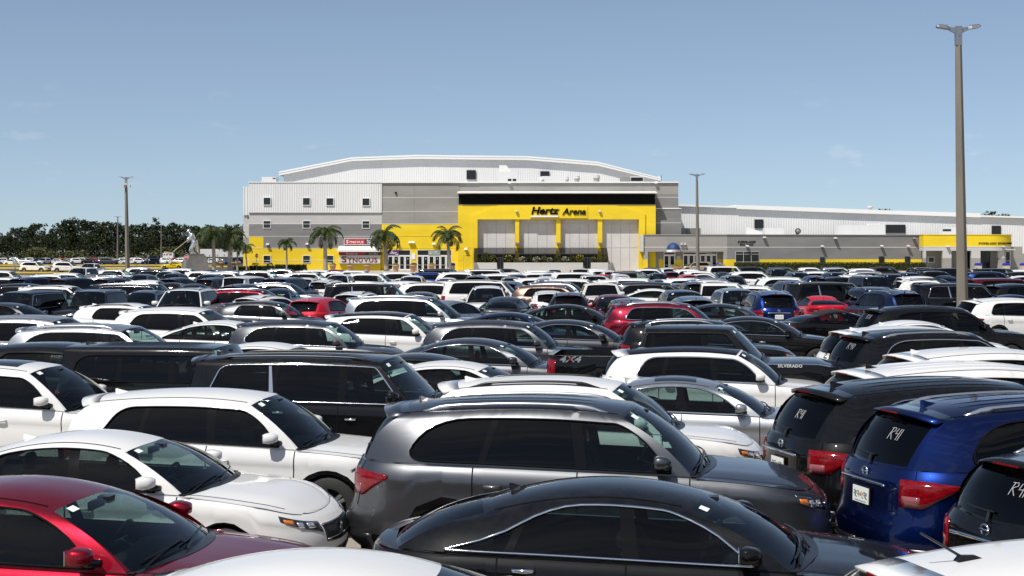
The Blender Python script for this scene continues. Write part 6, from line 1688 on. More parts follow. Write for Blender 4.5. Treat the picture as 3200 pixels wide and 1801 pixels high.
_pine = []
def pine_mesh(seed, mat):
    rnd = random.Random(seed); V = []; F = []; cl = []
    n = rnd.randint(17, 22)
    for k in range(n):
        t = rnd.uniform(.26, 1.0) ** .85; rad = (.20 * (1 - (t - .62) ** 2 * 2.2) + .02) * rnd.uniform(.35, 1.15); a = rnd.uniform(0, 2 * math.pi)
        cl.append((Vector((math.cos(a) * rad, math.sin(a) * rad, min(.97, t))), rnd.uniform(.050, .088)))
    cl.append((Vector((rnd.uniform(-.03, .03), 0, .95)), .06))
    def place():
        c, r = rnd.choice(cl); d = Vector((rnd.gauss(0, 1), rnd.gauss(0, 1), rnd.gauss(0, .7))); d = d / max(.4, d.length) * rnd.uniform(.4, 1.0) * r; return c + d
    V, F = leaves(620, place, .030, .2, rnd)
    return mesh_from('crown', V, F, [mat], None, None, False), cl
def build_trees():
    M = MAT
    for s_ in range(7): _pine.append(pine_mesh(s_ + 3, M['pine'] if s_ % 2 else M['pine2']))
    trunks = []
    for me, cl in _pine:
        m = MB(); m.tube([(0, 0, 0), (.004, 0, .4), (0, .003, .75), (0, 0, .94)], [.013, .010, .006, .002], 6)
        for c, r in cl[:9]: z0 = max(.2, c.z - .10); m.tube([(0, 0, z0), tuple(c * .6 + Vector((0, 0, z0)) * .4), tuple(c)], [.005, .003, .001], 4)
        trunks.append(m.mesh('trunk', M['bark']))
    sil = [(-60, 728), (0, 731), (15, 727), (45, 710), (62, 713), (90, 706), (108, 699), (125, 705), (140, 726), (152, 720), (185, 701), (200, 698), (215, 690), (230, 681), (245, 686), (262, 690), (280, 690), (300, 697), (330, 690), (350, 695), (380, 698), (410, 700), (440, 703), (470, 705), (500, 705), (525, 702), (545, 697), (570, 696), (600, 702), (640, 706), (680, 705), (720, 705), (770, 706), (900, 708)]
    rnd = random.Random(11); sx = [a for a, b in sil]; sy = [b for a, b in sil]
    items = []
    px = -40.
    while px < 800: items.append((px, rnd.uniform(575, 600), float(np.interp(px, sx, sy)) + rnd.uniform(-5, 13))); px += rnd.uniform(9, 14)
    px = -40.
    while px < 800: items.append((px, rnd.uniform(605, 640), float(np.interp(px, sx, sy)) + rnd.uniform(2, 26))); px += rnd.uniform(12, 18)
    px = -40.
    while px < 800: items.append((px, rnd.uniform(556, 572), rnd.uniform(735, 768))); px += rnd.uniform(14, 26)
    items.append((486, 585, 683)); items.append((3100, 335, 661)); items.append((3135, 338, 668)); items.append((3070, 340, 670)); items.append((2782, 340, 653.5))
    def where(px):
        for a, b, t in ((-99, 60, 'at the left edge of the wood'), (60, 150, 'above the white SUVs on the yellow kerb'), (150, 285, 'in the tallest clump of the wood'), (285, 372, 'behind the second lamp post'), (372, 440, 'behind the tall left lamp post'), (440, 520, 'behind the thin far lamp post'), (520, 640, 'behind the hockey statue'), (640, 999, 'behind the palms and the long trailer'), (999, 9999, 'rising behind the white rink hall')):
            if a <= px < b: return t
    cnt = {}
    for i, (px, Y, py) in enumerate(sorted(items)):
        k = i % 7; h = fz(py, Y); x = fx(px, Y); me, _ = _pine[k]
        tall = 'slender lone' if px == 486 else ('low' if py > 733 else ('tall' if Y < 601 else 'rear'))
        w_ = where(px); key = (tall, w_); cnt[key] = cnt.get(key, 0) + 1
        o_ = ['', 'second ', 'third ', 'fourth ', 'fifth ', 'sixth ', 'seventh ', 'eighth ', 'ninth ', 'tenth ', 'eleventh ', 'twelfth ', 'thirteenth ', 'fourteenth ', 'fifteenth ', 'sixteenth ', 'seventeenth ', 'eighteenth ', 'nineteenth ', 'twentieth '][min(19, cnt[key] - 1)]
        e = empty('pine_tree', (x, Y, 0), '%s%s dark pine from the left, %s' % (o_ or 'first ', tall, w_), 'tree', 'pines of the wood')
        wd = rnd.uniform(.85, 1.2) * (1 if px != 486 else .6); e.scale = (h * wd, h * wd, h); e.rotation_euler = (0, 0, rnd.uniform(0, 6.28))
        link('trunk', trunks[k], e); link('crown', me, e)
    # undergrowth along the foot of the wood
    def pl():
        x = rnd.uniform(fx(-40, 560), fx(820, 560)); hh = 2.6 + 1.6 * math.sin(x * .13) + 1.2 * math.sin(x * .37 + 1); y = rnd.uniform(546, 560); return (x, y, rnd.uniform(0, 1) ** .7 * max(1.2, hh))
    V, F = leaves(9000, pl, .55, .2, rnd); link('undergrowth', mesh_from('undergrowth', V, F, [M['scrub']], None, None, False), None, kind='stuff')
    def pl2():
        x = rnd.uniform(fx(-60, 575), fx(860, 575)); return (x, rnd.uniform(575, 600), rnd.uniform(0, 9))
    V, F = leaves(9000, pl2, .8, .2, rnd); link('wood_interior', mesh_from('wood_interior', V, F, [M['pine']], None, None, False), None, kind='stuff')

def bush(name, c, d, mat, label, cat, group=None, n=260, size=.16, flower=None, fn=0):
    """core mass plus leaf sprays, standing on c (x, y, z of the foot), d = (w, depth, h)"""
    rnd = random.Random(hash(label) % 9999 if False else int(abs(c[0] * 37 + c[1])) + n); e = empty(name, c, label, cat, group)
    def place():
        u = Vector((rnd.gauss(0, 1), rnd.gauss(0, 1), rnd.gauss(0, 1))).normalized() * rnd.uniform(.7, 1.05); return (u.x * d[0] / 2, u.y * d[1] / 2, d[2] * .5 + u.z * d[2] * .5)
    V, F = leaves(n, place, size, .1, rnd); link('foliage', mesh_from('foliage', V, F, [mat], None, None, False), e)
    if flower:
        def pf():
            u = Vector((rnd.gauss(0, 1), -abs(rnd.gauss(0, 1)), rnd.gauss(.3, 1))).normalized() * rnd.uniform(.9, 1.1); return (u.x * d[0] / 2, u.y * d[1] / 2, d[2] * .5 + u.z * d[2] * .5)
        V, F = leaves(fn, pf, size * .6, .4, rnd); link('blossom', mesh_from('blossom', V, F, [flower], None, None, False), e)
    return e
def hedge(px0, px1, Y, w_, h, mat, label, n):
    rnd = random.Random(int(px0)); x0, x1 = fx(px0, Y), fx(px1, Y); e = empty('hedge', ((x0 + x1) / 2, Y, 0), label, 'hedge'); L_ = x1 - x0
    m = MB(); m.box((0, 0, h * .46), (L_ - .15, w_ - .15, h * .90)); link('core', m.mesh('core', MAT['satin'] if False else simple('hedge_inside', (.018, .024, .008), .95)), e)
    def place():
        f = rnd.random()
        if f < .45: return (rnd.uniform(-L_ / 2, L_ / 2), -w_ / 2 + rnd.uniform(-.06, .06), rnd.uniform(.03, h))
        if f < .9: return (rnd.uniform(-L_ / 2, L_ / 2), rnd.uniform(-w_ / 2, w_ / 2), h * (1 + .04 * math.sin(rnd.random() * 6)) + rnd.uniform(-.08, .05))
        return (rnd.choice((-1, 1)) * L_ / 2, rnd.uniform(-w_ / 2, w_ / 2), rnd.uniform(.03, h))
    V, F = leaves(n, place, .13, .1, rnd); o = link('leaf_cover', mesh_from('leaf_cover', V, F, [mat], None, None, False), e); o['kind'] = 'stuff'
    return e

def build_statue():
    M = MAT; Y = 234.0
    p = empty('statue_plinth', (fx(610, Y), Y, 0), 'grey concrete plinth with sloping sides under the hockey statue', 'plinth')
    s_ = Y / FPX; w0, w1 = 4.9, 3.6; zt = fz(799, Y); d0, d1 = 4.6, 3.4; rz = math.radians(24)
    m = MB(); R_ = Matrix.Rotation(rz, 4, 'Z')
    def ring(w_, d_, z): return [tuple(R_ @ Vector((a * w_ / 2, b * d_ / 2, z))) for a, b in ((-1, -1), (1, -1), (1, 1), (-1, 1))]
    m.loft([ring(w0 * .86, d0 * .8, 0), ring(w1 * .84, d1 * .8, zt)]); link('block', m.mesh('block', M['plinth']), p)
    m = MB(); m.loft([ring(w1 * .72, d1 * .7, zt), ring(w1 * .72, d1 * .7, zt + .28)]); link('cap', m.mesh('cap', M['plinth']), p)
    # the player: one skinned body
    e = empty('hockey_statue', (fx(606, Y), Y, zt + .28), 'shining mirror-steel statue of a crouching hockey player with a long stick', 'statue')
    ox, oz = fx(606, Y), zt + .28
    def J(px, py, dy=0.): return Vector((fx(px, Y) - ox, dy, fz(py, Y) - oz))
    J_ = {'pel': J(608, 760), 'che': J(599, 740), 'neck': J(594, 731), 'hd': J(589.5, 724), 'shR': J(602, 737, -.45), 'elR': J(594, 750, -.62), 'haR': J(586.5, 757.5, -.45), 'shL': J(597, 736, .45), 'elL': J(588, 746, .55), 'haL': J(584, 750.5, .1),
          'hipR': J(608, 763, -.30), 'knR': J(598, 778, -.42), 'anR': J(606.5, 791, -.42), 'toR': J(600, 794.6, -.45), 'hipL': J(610, 763, .30), 'knL': J(613, 779, .40), 'anL': J(615.5, 791, .40), 'toL': J(609, 794.6, .42)}
    rad = {'pel': 0.536, 'che': 0.684, 'neck': 0.253, 'hd': 0.298, 'shR': 0.447, 'elR': 0.283, 'haR': 0.283, 'shL': 0.447, 'elL': 0.283, 'haL': 0.283, 'hipR': 0.447, 'knR': 0.372, 'anR': 0.238, 'toR': 0.149, 'hipL': 0.447, 'knL': 0.372, 'anL': 0.238, 'toL': 0.149}
    ed = [('pel', 'che'), ('che', 'neck'), ('neck', 'hd'), ('che', 'shR'), ('shR', 'elR'), ('elR', 'haR'), ('che', 'shL'), ('shL', 'elL'), ('elL', 'haL'), ('pel', 'hipR'), ('hipR', 'knR'), ('knR', 'anR'), ('anR', 'toR'), ('pel', 'hipL'), ('hipL', 'knL'), ('knL', 'anL'), ('anL', 'toL')]
    ks = list(J_); me = bpy.data.meshes.new('player'); me.from_pydata([tuple(J_[k]) for k in ks], [(ks.index(a), ks.index(b)) for a, b in ed], []); o = bpy.data.objects.new('player', me); COL.objects.link(o)
    md = o.modifiers.new('skin', 'SKIN'); me.skin_vertices[0].data[0].use_root = True
    for i, k in enumerate(ks): me.skin_vertices[0].data[i].radius = (rad[k], rad[k])
    sb = o.modifiers.new('sub', 'SUBSURF'); sb.levels = sb.render_levels = 2; bpy.context.view_layer.update()
    m2 = bpy.data.meshes.new_from_object(o.evaluated_get(bpy.context.evaluated_depsgraph_get())); bpy.data.objects.remove(o)
    m2.materials.clear(); m2.materials.append(M['statue']); m2.polygons.foreach_set('use_smooth', [True] * len(m2.polygons)); m2.name = 'player'; link('player', m2, e)
    h = J_['hd']; m = MB(); m.lathe([(.30, -.10), (.315, .06), (.27, .22), (.15, .32), (.001, .34)], 14, tuple(h + Vector((0, 0, .0)))); m.box(tuple(h + Vector((-.26, 0, -.02))), (.12, .34, .05)); link('helmet', m.mesh('helmet', M['statue'], True), e)
    m = MB()
    for k in range(4): m.tube([tuple(h + Vector((-.20, -.2, -.08 - .07 * k))), tuple(h + Vector((-.34, 0, -.10 - .07 * k))), tuple(h + Vector((-.20, .2, -.08 - .07 * k)))], .018, 4)
    link('face_cage', m.mesh('face_cage', M['statue']), e)
    m = MB(); a, b = J(590, 748, -.1), J(541, 791.5, -1.1); m.tube([tuple(a), tuple(b)], .055, 6); m.loft([[tuple(b + Vector((0, dy, dz))) for dy, dz in ((-.05, -.14), (.05, -.14), (.05, .16), (-.05, .16))], [tuple(J(529, 790.5, -1.2) + Vector((0, dy, dz))) for dy, dz in ((-.05, -.18), (.05, -.18), (.05, .16), (-.05, .16))], [tuple(J(518.5, 788.5, -1.15) + Vector((0, dy, dz))) for dy, dz in ((-.04, -.12), (.04, -.12), (.04, .12), (-.04, .12))]])
    link('hockey_stick', m.mesh('hockey_stick', M['stick']), e)
    for k, (an, to) in enumerate((('anR', 'toR'), ('anL', 'toL'))):
        c = (J_[an] + J_[to]) / 2; m = MB(); m.box((c.x + .05, c.y, .10), (.85, .08, .12)); m.box((c.x + .3, c.y, .20), (.12, .10, .16)); m.box((c.x - .2, c.y, .20), (.12, .10, .16)); link('skate', m.mesh('skate', M['statue']), e)
    for k, kn in enumerate(('knR', 'knL')):
        c = J_[kn]; m = MB(); m.lathe([(.001, .10), (.20, .06), (.26, -.1), (.25, -.5), (.14, -.62)], 10, (c.x - .06, c.y, c.z)); link('shin_guard', m.mesh('shin_guard', M['statue'], True), e)
    m = MB(); c = J_['pel']; m.loft([[tuple(c + Vector((.40 * math.cos(g_) * k1, .52 * math.sin(g_) * k1, z_))) for g_ in [2 * math.pi * i / 12 for i in range(12)]] for k1, z_ in ((.95, .30), (1.05, .05), (1.18, -.42))], cap=False); link('hockey_pants', m.mesh('hockey_pants', M['statue'], True), e)

def build_props():
    M = MAT
    build_lamp(2990.5, 57.0, 64, 'tall concrete lamp post with twin grey heads, standing close on the right', lean=math.radians(-.9), wid=.47); 
    o = [q for q in COL.objects if q.name == 'lamp_post'][0]; o.location.x = fx(3009, 57.0)
    build_lamp(399, 176.0, 548, 'tall concrete lamp post with floodlights below its heads, left of the statue', lean=math.radians(-1.0), extra=True, wid=.56)
    build_lamp(2181, 163.0, 538, 'concrete lamp post in front of the tan minivan and glass doors', lean=math.radians(-.6), wid=.44)
    build_lamp(368, 364.0, 674, 'smaller lamp post just left of the floodlit one', wid=.50); build_lamp(504, 482.0, 701, 'thin far lamp post standing against the pines, by the horse trailer', wid=.45)
    # palms
    build_palm(1017, 238, 735, 2.9, .30, 'big royal palm before the grey wall, left of the box office', -.1, 1); build_palm(1208, 238, 737, 2.8, .30, 'big royal palm between the box office and the glass doors', -.35, 2); build_palm(1405, 238, 740, 2.7, .28, 'big royal palm at the left edge of the yellow portal', -.35, 3)
    build_palm(896, 240, 761, 1.6, .13, 'small slim palm before the yellow wall below the first floor windows', 0, 4, False); build_palm(771, 240, 776, 1.55, .12, 'small palm at the left corner of the arena', -.2, 5, False)
    build_palm(669, 226, 732, 2.7, .27, 'tall pale-trunked palm just right of the statue', -.15, 6); build_palm(717, 230, 744, 2.6, .27, 'tall palm between the statue and the arena corner', 0, 7); build_palm(742, 236, 772, 1.7, .14, 'short palm next to the tall one by the arena corner', 0, 8, False); build_palm(621, 248, 737, 2.6, .24, 'palm half hidden behind the hockey statue', 0, 9)
    # planters with yellow shrubs
    for k, (px, Y, lab) in enumerate(((1040, 232, 'terracotta planter half hidden below the palm left of the box office'), (1094.5, 229, 'terracotta planter below the left half of the box office board'), (1148, 228, 'terracotta planter below the right half of the box office board'), (1237, 228, 'terracotta planter before the first pair of glass doors'), (1290, 228, 'terracotta planter before the pier between the glass doors'), (1349, 234, 'terracotta planter before the right-hand glass doors'), (692, 285, 'terracotta planter between the statue palms'), (726, 285, 'terracotta planter beside the tall palm at the arena corner'), (741, 285, 'terracotta planter nearest the arena corner'))):
        e = empty('planter', (fx(px, Y), Y, 0), lab, 'planter', 'terracotta planters'); m = MB(); m.lathe([(.001, .02), (.34, .0), (.36, .10), (.50, .92), (.58, .95), (.58, 1.10), (.50, 1.10), (.48, 1.0), (.001, 1.0)], 20); link('pot', m.mesh('pot', M['terra'], True), e)
        rnd = random.Random(k)
        def pl(): a = rnd.uniform(0, 6.28); r = .52 * rnd.random() ** .5; return (r * math.cos(a), r * math.sin(a), 1.08 + rnd.uniform(0, .42) * (1 - (r / .62) ** 2))
        V, F = leaves(170, pl, .10, .2, rnd); link('shrub', mesh_from('shrub', V, F, [M['yflower'] if False else leafy('planter_shrub')], None, None, False), e)
    for k, (px, Y, lab) in enumerate(((2112, 239, 'low bowl planter left of the tan minivan'), (2255, 240, 'low bowl planter right of the tan minivan'))):
        e = empty('bowl_planter', (fx(px, Y), Y, 0), lab, 'planter'); m = MB(); m.lathe([(.001, .02), (.55, 0), (.85, .55), (1.0, .62), (1.0, .72), (.9, .72), (.85, .66), (.001, .66)], 20); link('pot', m.mesh('pot', M['terra'], True), e)
        rnd = random.Random(k + 40)
        def pl(): a = rnd.uniform(0, 6.28); r = .85 * rnd.random() ** .5; return (r * math.cos(a), r * math.sin(a), .72 + rnd.uniform(0, .62) * (1 - (r / 1.0) ** 2))
        V, F = leaves(190, pl, .13, .2, rnd); link('shrub', mesh_from('shrub', V, F, [leafy('planter_shrub')], None, None, False), e)
    # bins
    for px, Y, lab in ((1293, 241, 'litter bin with blue lid by the pier between the glass doors'), (1413, 240, 'litter bin with blue lid at the foot of the right-hand royal palm'), (2248, 242.2, 'litter bin with blue lid behind the minivan by the grey annex'), (3057, 240, 'litter bin with blue lid right of the tall lamp post'), (3144, 240, 'litter bin with blue lid before the last pillars of the rinks entrance'), (3199, 240, 'litter bin with blue lid at the right edge of the picture')):
        e = empty('litter_bin', (fx(px, Y), Y, 0), lab, 'litter bin', 'blue-lidded bins'); m = MB(); m.box((0, 0, .45), (.92, .92, .90)); m.box((0, 0, .93), (.98, .98, .06)); link('body', m.mesh('body', M['binbody']), e)
        m = MB(); m.loft([[(-.52, -.52, .96), (.52, -.52, .96), (.52, .52, .96), (-.52, .52, .96)], [(-.50, -.50, 1.16), (.50, -.50, 1.16), (.50, .50, 1.16), (-.50, .50, 1.16)], [(-.36, -.36, 1.36), (.36, -.36, 1.36), (.36, .36, 1.36), (-.36, .36, 1.36)]]); l = link('lid', m.mesh('lid', M['binblue']), e)
        m = MB(); m.box((0, -.515, 1.07), (.5, .02, .12)); link('slot', m.mesh('slot', M['black']), l)
    # hedges and beds
    hedge(2297, 2890, 242.0, 1.5, 1.36, M['hedge'], 'long clipped hedge along the yellow foot of the grey annex', 5200)
    hedge(737, 776, 241.5, 1.3, .72, M['bush'], 'short low hedge at the arena corner beside the small palm', 420); hedge(780, 856, 241.5, 1.3, .80, M['bush'], 'low uneven hedge left of the slim palm on the yellow wall', 700); hedge(861, 958, 241.5, 1.4, 1.0, M['bush'], 'dark clipped hedge right of the slim palm on the yellow wall', 900)
    zb = fz(821, 241.3); 
    for px, w_, h, mt, fl, fn, lab in ((1497, .9, .8, 'bush', None, 0, 'small green shrub at the left end of the terrace planter'), (1519, 1.7, 1.7, 'hedge', None, 0, 'tall dark shrub in the left terrace planter'), (1541, 1.2, 1.3, 'bush', 'yflower', 60, 'yellow-flowering shrub left of the first terrace door'), (1590, 1.3, 1.35, 'bush', 'yflower', 70, 'yellow-flowering shrub right of the first terrace door'), (1611, .8, .7, 'hedge', None, 0, 'low dark shrub beside the yellow flowers on the terrace'), (1634, 1.3, 1.0, 'bush', 'paleflower', 110, 'white-flowering shrub, leftmost white one of the terrace'), (1654, 1.0, 1.1, 'bush', None, 0, 'green shrub between two white-flowering ones on the terrace'), (1677, 1.3, 1.0, 'bush', 'paleflower', 110, 'second white-flowering shrub from the left on the terrace'), (1700, 1.1, 1.1, 'scrub', None, 0, 'yellowish green shrub in the middle of the terrace planter'), (1717, .9, .9, 'bush', 'paleflower', 80, 'small white-flowering shrub near the middle yellow column'), (1744, 1.4, 1.2, 'bush', None, 0, 'green shrub in front of the middle yellow column'), (1766, 1.3, 1.0, 'bush', 'paleflower', 100, 'rightmost white-flowering shrub of the terrace'), (1788, 1.2, 1.1, 'hedge', None, 0, 'dark green shrub right of the last white flowers'), (1811, 1.4, 1.35, 'bush', 'yflower', 80, 'yellow-flowering shrub left of the second terrace door'), (1854, 1.0, 1.0, 'bush', 'yflower', 45, 'yellow-flowering shrub right of the second terrace door'), (1872, 1.0, .9, 'bush', None, 0, 'green shrub in the right terrace planter'), (1889, 1.3, 1.6, 'hedge', None, 0, 'tall dark shrub at the right end of the terrace')):
        bush('shrub', (fx(px, 241.6), 241.68, zb), (w_, .7, h), M[mt], lab, 'shrub', 'terrace shrubs', int(150 * w_ * h), .14, M[fl] if fl else None, fn)
    for px, w_, lab in ((798, 1.3, 'leafy plant standing above the low hedge near the arena corner'), (843, 1.1, 'leafy plant above the hedge end beside the slim palm')): bush('plant', (fx(px, 242.5), 242.6, .5), (w_, .8, .9), M['scrub'], lab, 'plant', None, 120, .14)
    # signs
    def stop(px, Y, py, label, rz, words=True, ph=None):
        z = fz(py, Y); e = empty('stop_sign', (fx(px, Y), Y, 0), label, 'road sign'); e.rotation_euler = (0, 0, rz); m = MB(); m.box((0, .03, z / 2), (.06, .05, z)); link('post', m.mesh('post', M['steel']), e); r = .40; m = MB()
        for rr, y0, y1 in ((r, -.005, .004),): m.loft([[(rr * math.cos(math.pi / 8 + math.pi * k / 4), y, z + rr * math.sin(math.pi / 8 + math.pi * k / 4)) for k in range(8)] for y in (y1, y0)])
        p = link('plate', m.mesh('plate', M['textwhite']), e); m = MB(); rr = r * .93; m.loft([[(rr * math.cos(math.pi / 8 + math.pi * k / 4), y, z + rr * math.sin(math.pi / 8 + math.pi * k / 4)) for k in range(8)] for y in (-.006, -.010)]); link('face', m.mesh('face', M['stopred']), p)
        me = text_mesh('STOP', .26, .004, 0, .012, M['textwhite'], .58); link('lettering', me, p, (-.29, -.0105, z - .13))
    stop(582, 202, 805, 'red stop sign on a post in front of the statue plinth', 0); stop(802, 238, 799.5, 'red stop sign seen edge-on before the yellow arena wall', math.radians(58))
    Y = 196; z = fz(825, Y); e = empty('road_sign', (fx(47, Y), Y, 0), 'dark back of a square road sign left of the white SUVs', 'road sign'); m = MB(); m.box((0, 0, z / 2), (.09, .07, z)); link('post', m.mesh('post', M['signdark']), e); m = MB(); m.box((0, -.05, z), (.62, .02, .66)); link('plate', m.mesh('plate', M['mgrey']), e)
    for k, (px, Y, py) in enumerate(((172, 330, 806), (185, 520, 782), (262, 420, 803), (308, 420, 803), (331, 420, 803), (427, 330, 801), (463, 330, 797), (655, 330, 797), (680, 330, 796), (701, 330, 795), (725, 330, 797))):
        z = fz(py, Y); e = empty('marker_post', (fx(px, Y), Y, 0), ['grey post before the undergrowth left of the first silver SUV', 'thin tall pole against the undergrowth above the white SUVs', 'short post left of the pale off-roader', 'short post behind the pale off-roader', 'short post right of the pale off-roader', 'grey post near the white sedans by the floodlit lamp', 'grey post under the dark SUV on the highway', 'dark post left of the statue palm', 'dark post beside the statue palm', 'dark post in front of the long trailer middle', 'dark post in front of the long trailer end'][k], 'post', 'posts round the far lot'); m = MB(); m.box((0, 0, z / 2), (.10 if py > 790 else .16, .08, z)); link('shaft', m.mesh('shaft', M['steel']), e)
        m = MB(); m.box((0, -.05, z - .25), (.30, .02, .45)); link('plate', m.mesh('plate', M['mgrey']), e)
    # roadside barrier and cones
    e = empty('roadside_barrier', (fx(250, 545), 545, 0), 'long low brown barrier along the highway before the wood', 'barrier')
    for k in range(26):
        m = MB(); m.loft([[(-1.9, -.3, 0), (1.9, -.3, 0), (1.9, .3, 0), (-1.9, .3, 0)], [(-1.9, -.12, .82), (1.9, -.12, .82), (1.9, .12, .82), (-1.9, .12, .82)]]) if k == 0 else None
        if k == 0: bm_ = m.mesh('barrier_block', M['barrier'])
        link('barrier_block', bm_, e, (-52 + 3.95 * k, 0, 0))
    for k, px in enumerate((142, 189, 243, 324, 394, 460)):
        e = empty('traffic_cone', (fx(px, 541), 541, .0), 'orange traffic cone by the brown barrier, number %s from the left' % ['one', 'two', 'three', 'four', 'five', 'six'][k], 'traffic cone', 'orange cones'); m = MB(); m.lathe([(.26, .05), (.24, .10), (.14, .95), (.05, 1.25), (.001, 1.26)], 12); link('body', m.mesh('body', M['orange'], True), e); m = MB(); m.box((0, 0, .03), (.62, .62, .06)); link('foot', m.mesh('foot', M['black']), e)
    # semi-trailer and horse trailer on the highway
    Y = 512; e = empty('semi_trailer', (fx(690, Y), Y, 0), 'long white box trailer parked behind the palms', 'trailer'); x0, x1 = fx(627, Y) - fx(690, Y), fx(765, Y) - fx(690, Y)
    m = MB(); m.box(((x0 + x1) / 2, 0, fz(791, Y)), (x1 - x0, 2.5, 2.85)); link('box', m.mesh('box', M['trail']), e); m = MB(); m.box(((x0 + x1) / 2, 0, fz(803.5, Y)), (x1 - x0 - .4, 1.2, .25)); link('chassis', m.mesh('chassis', M['signdark']), e)
    tm, rm = wheel_meshes(.5, M)
    for xx in (x1 - 1.2, x1 - 2.5, x0 + 3, x0 + 4.3):
        o = link('wheel', tm, e, (xx, -1.1, .5)); o.rotation_euler = (0, 0, math.pi); link('rim', rm, o)
    Y = 500; e = empty('horse_trailer', (fx(527, Y), Y, 0), 'white horse trailer with three small dark windows, left of the statue', 'trailer'); m = MB(); m.box((0, 0, 1.75), (3.6, 2.2, 2.3)); m.box((2.2, 0, .7), (.9, .3, .15)); link('box', m.mesh('box', M['trail']), e)
    for xx in (-1.2, -.3, .9): m = MB(); m.box((xx, -1.11, 2.25), (.55 if xx < 0 else .9, .03, .4)); link('window', m.mesh('window', M['doorglass']), e)
    for xx in (-.1, .75): o = link('wheel', tm, e, (xx, -1.0, .42)); o.scale = (.84,) * 3; o.rotation_euler = (0, 0, math.pi); link('rim', rm, o)
    e = empty('litter_bin', (fx(731, 236), 236, 0), 'dark round litter bin among the palms by the arena corner', 'litter bin'); m = MB(); m.lathe([(.001, .01), (.28, 0), (.32, .8), (.30, .85), (.25, .95), (.10, 1.02), (.001, 1.03)], 14); link('body', m.mesh('body', M['signdark'], True), e)
_lf = {}
def leafy(n):
    if n not in _lf: _lf[n] = leaf_mat(n, (.10, .12, .02), (.42, .36, .06))
    return _lf[n]
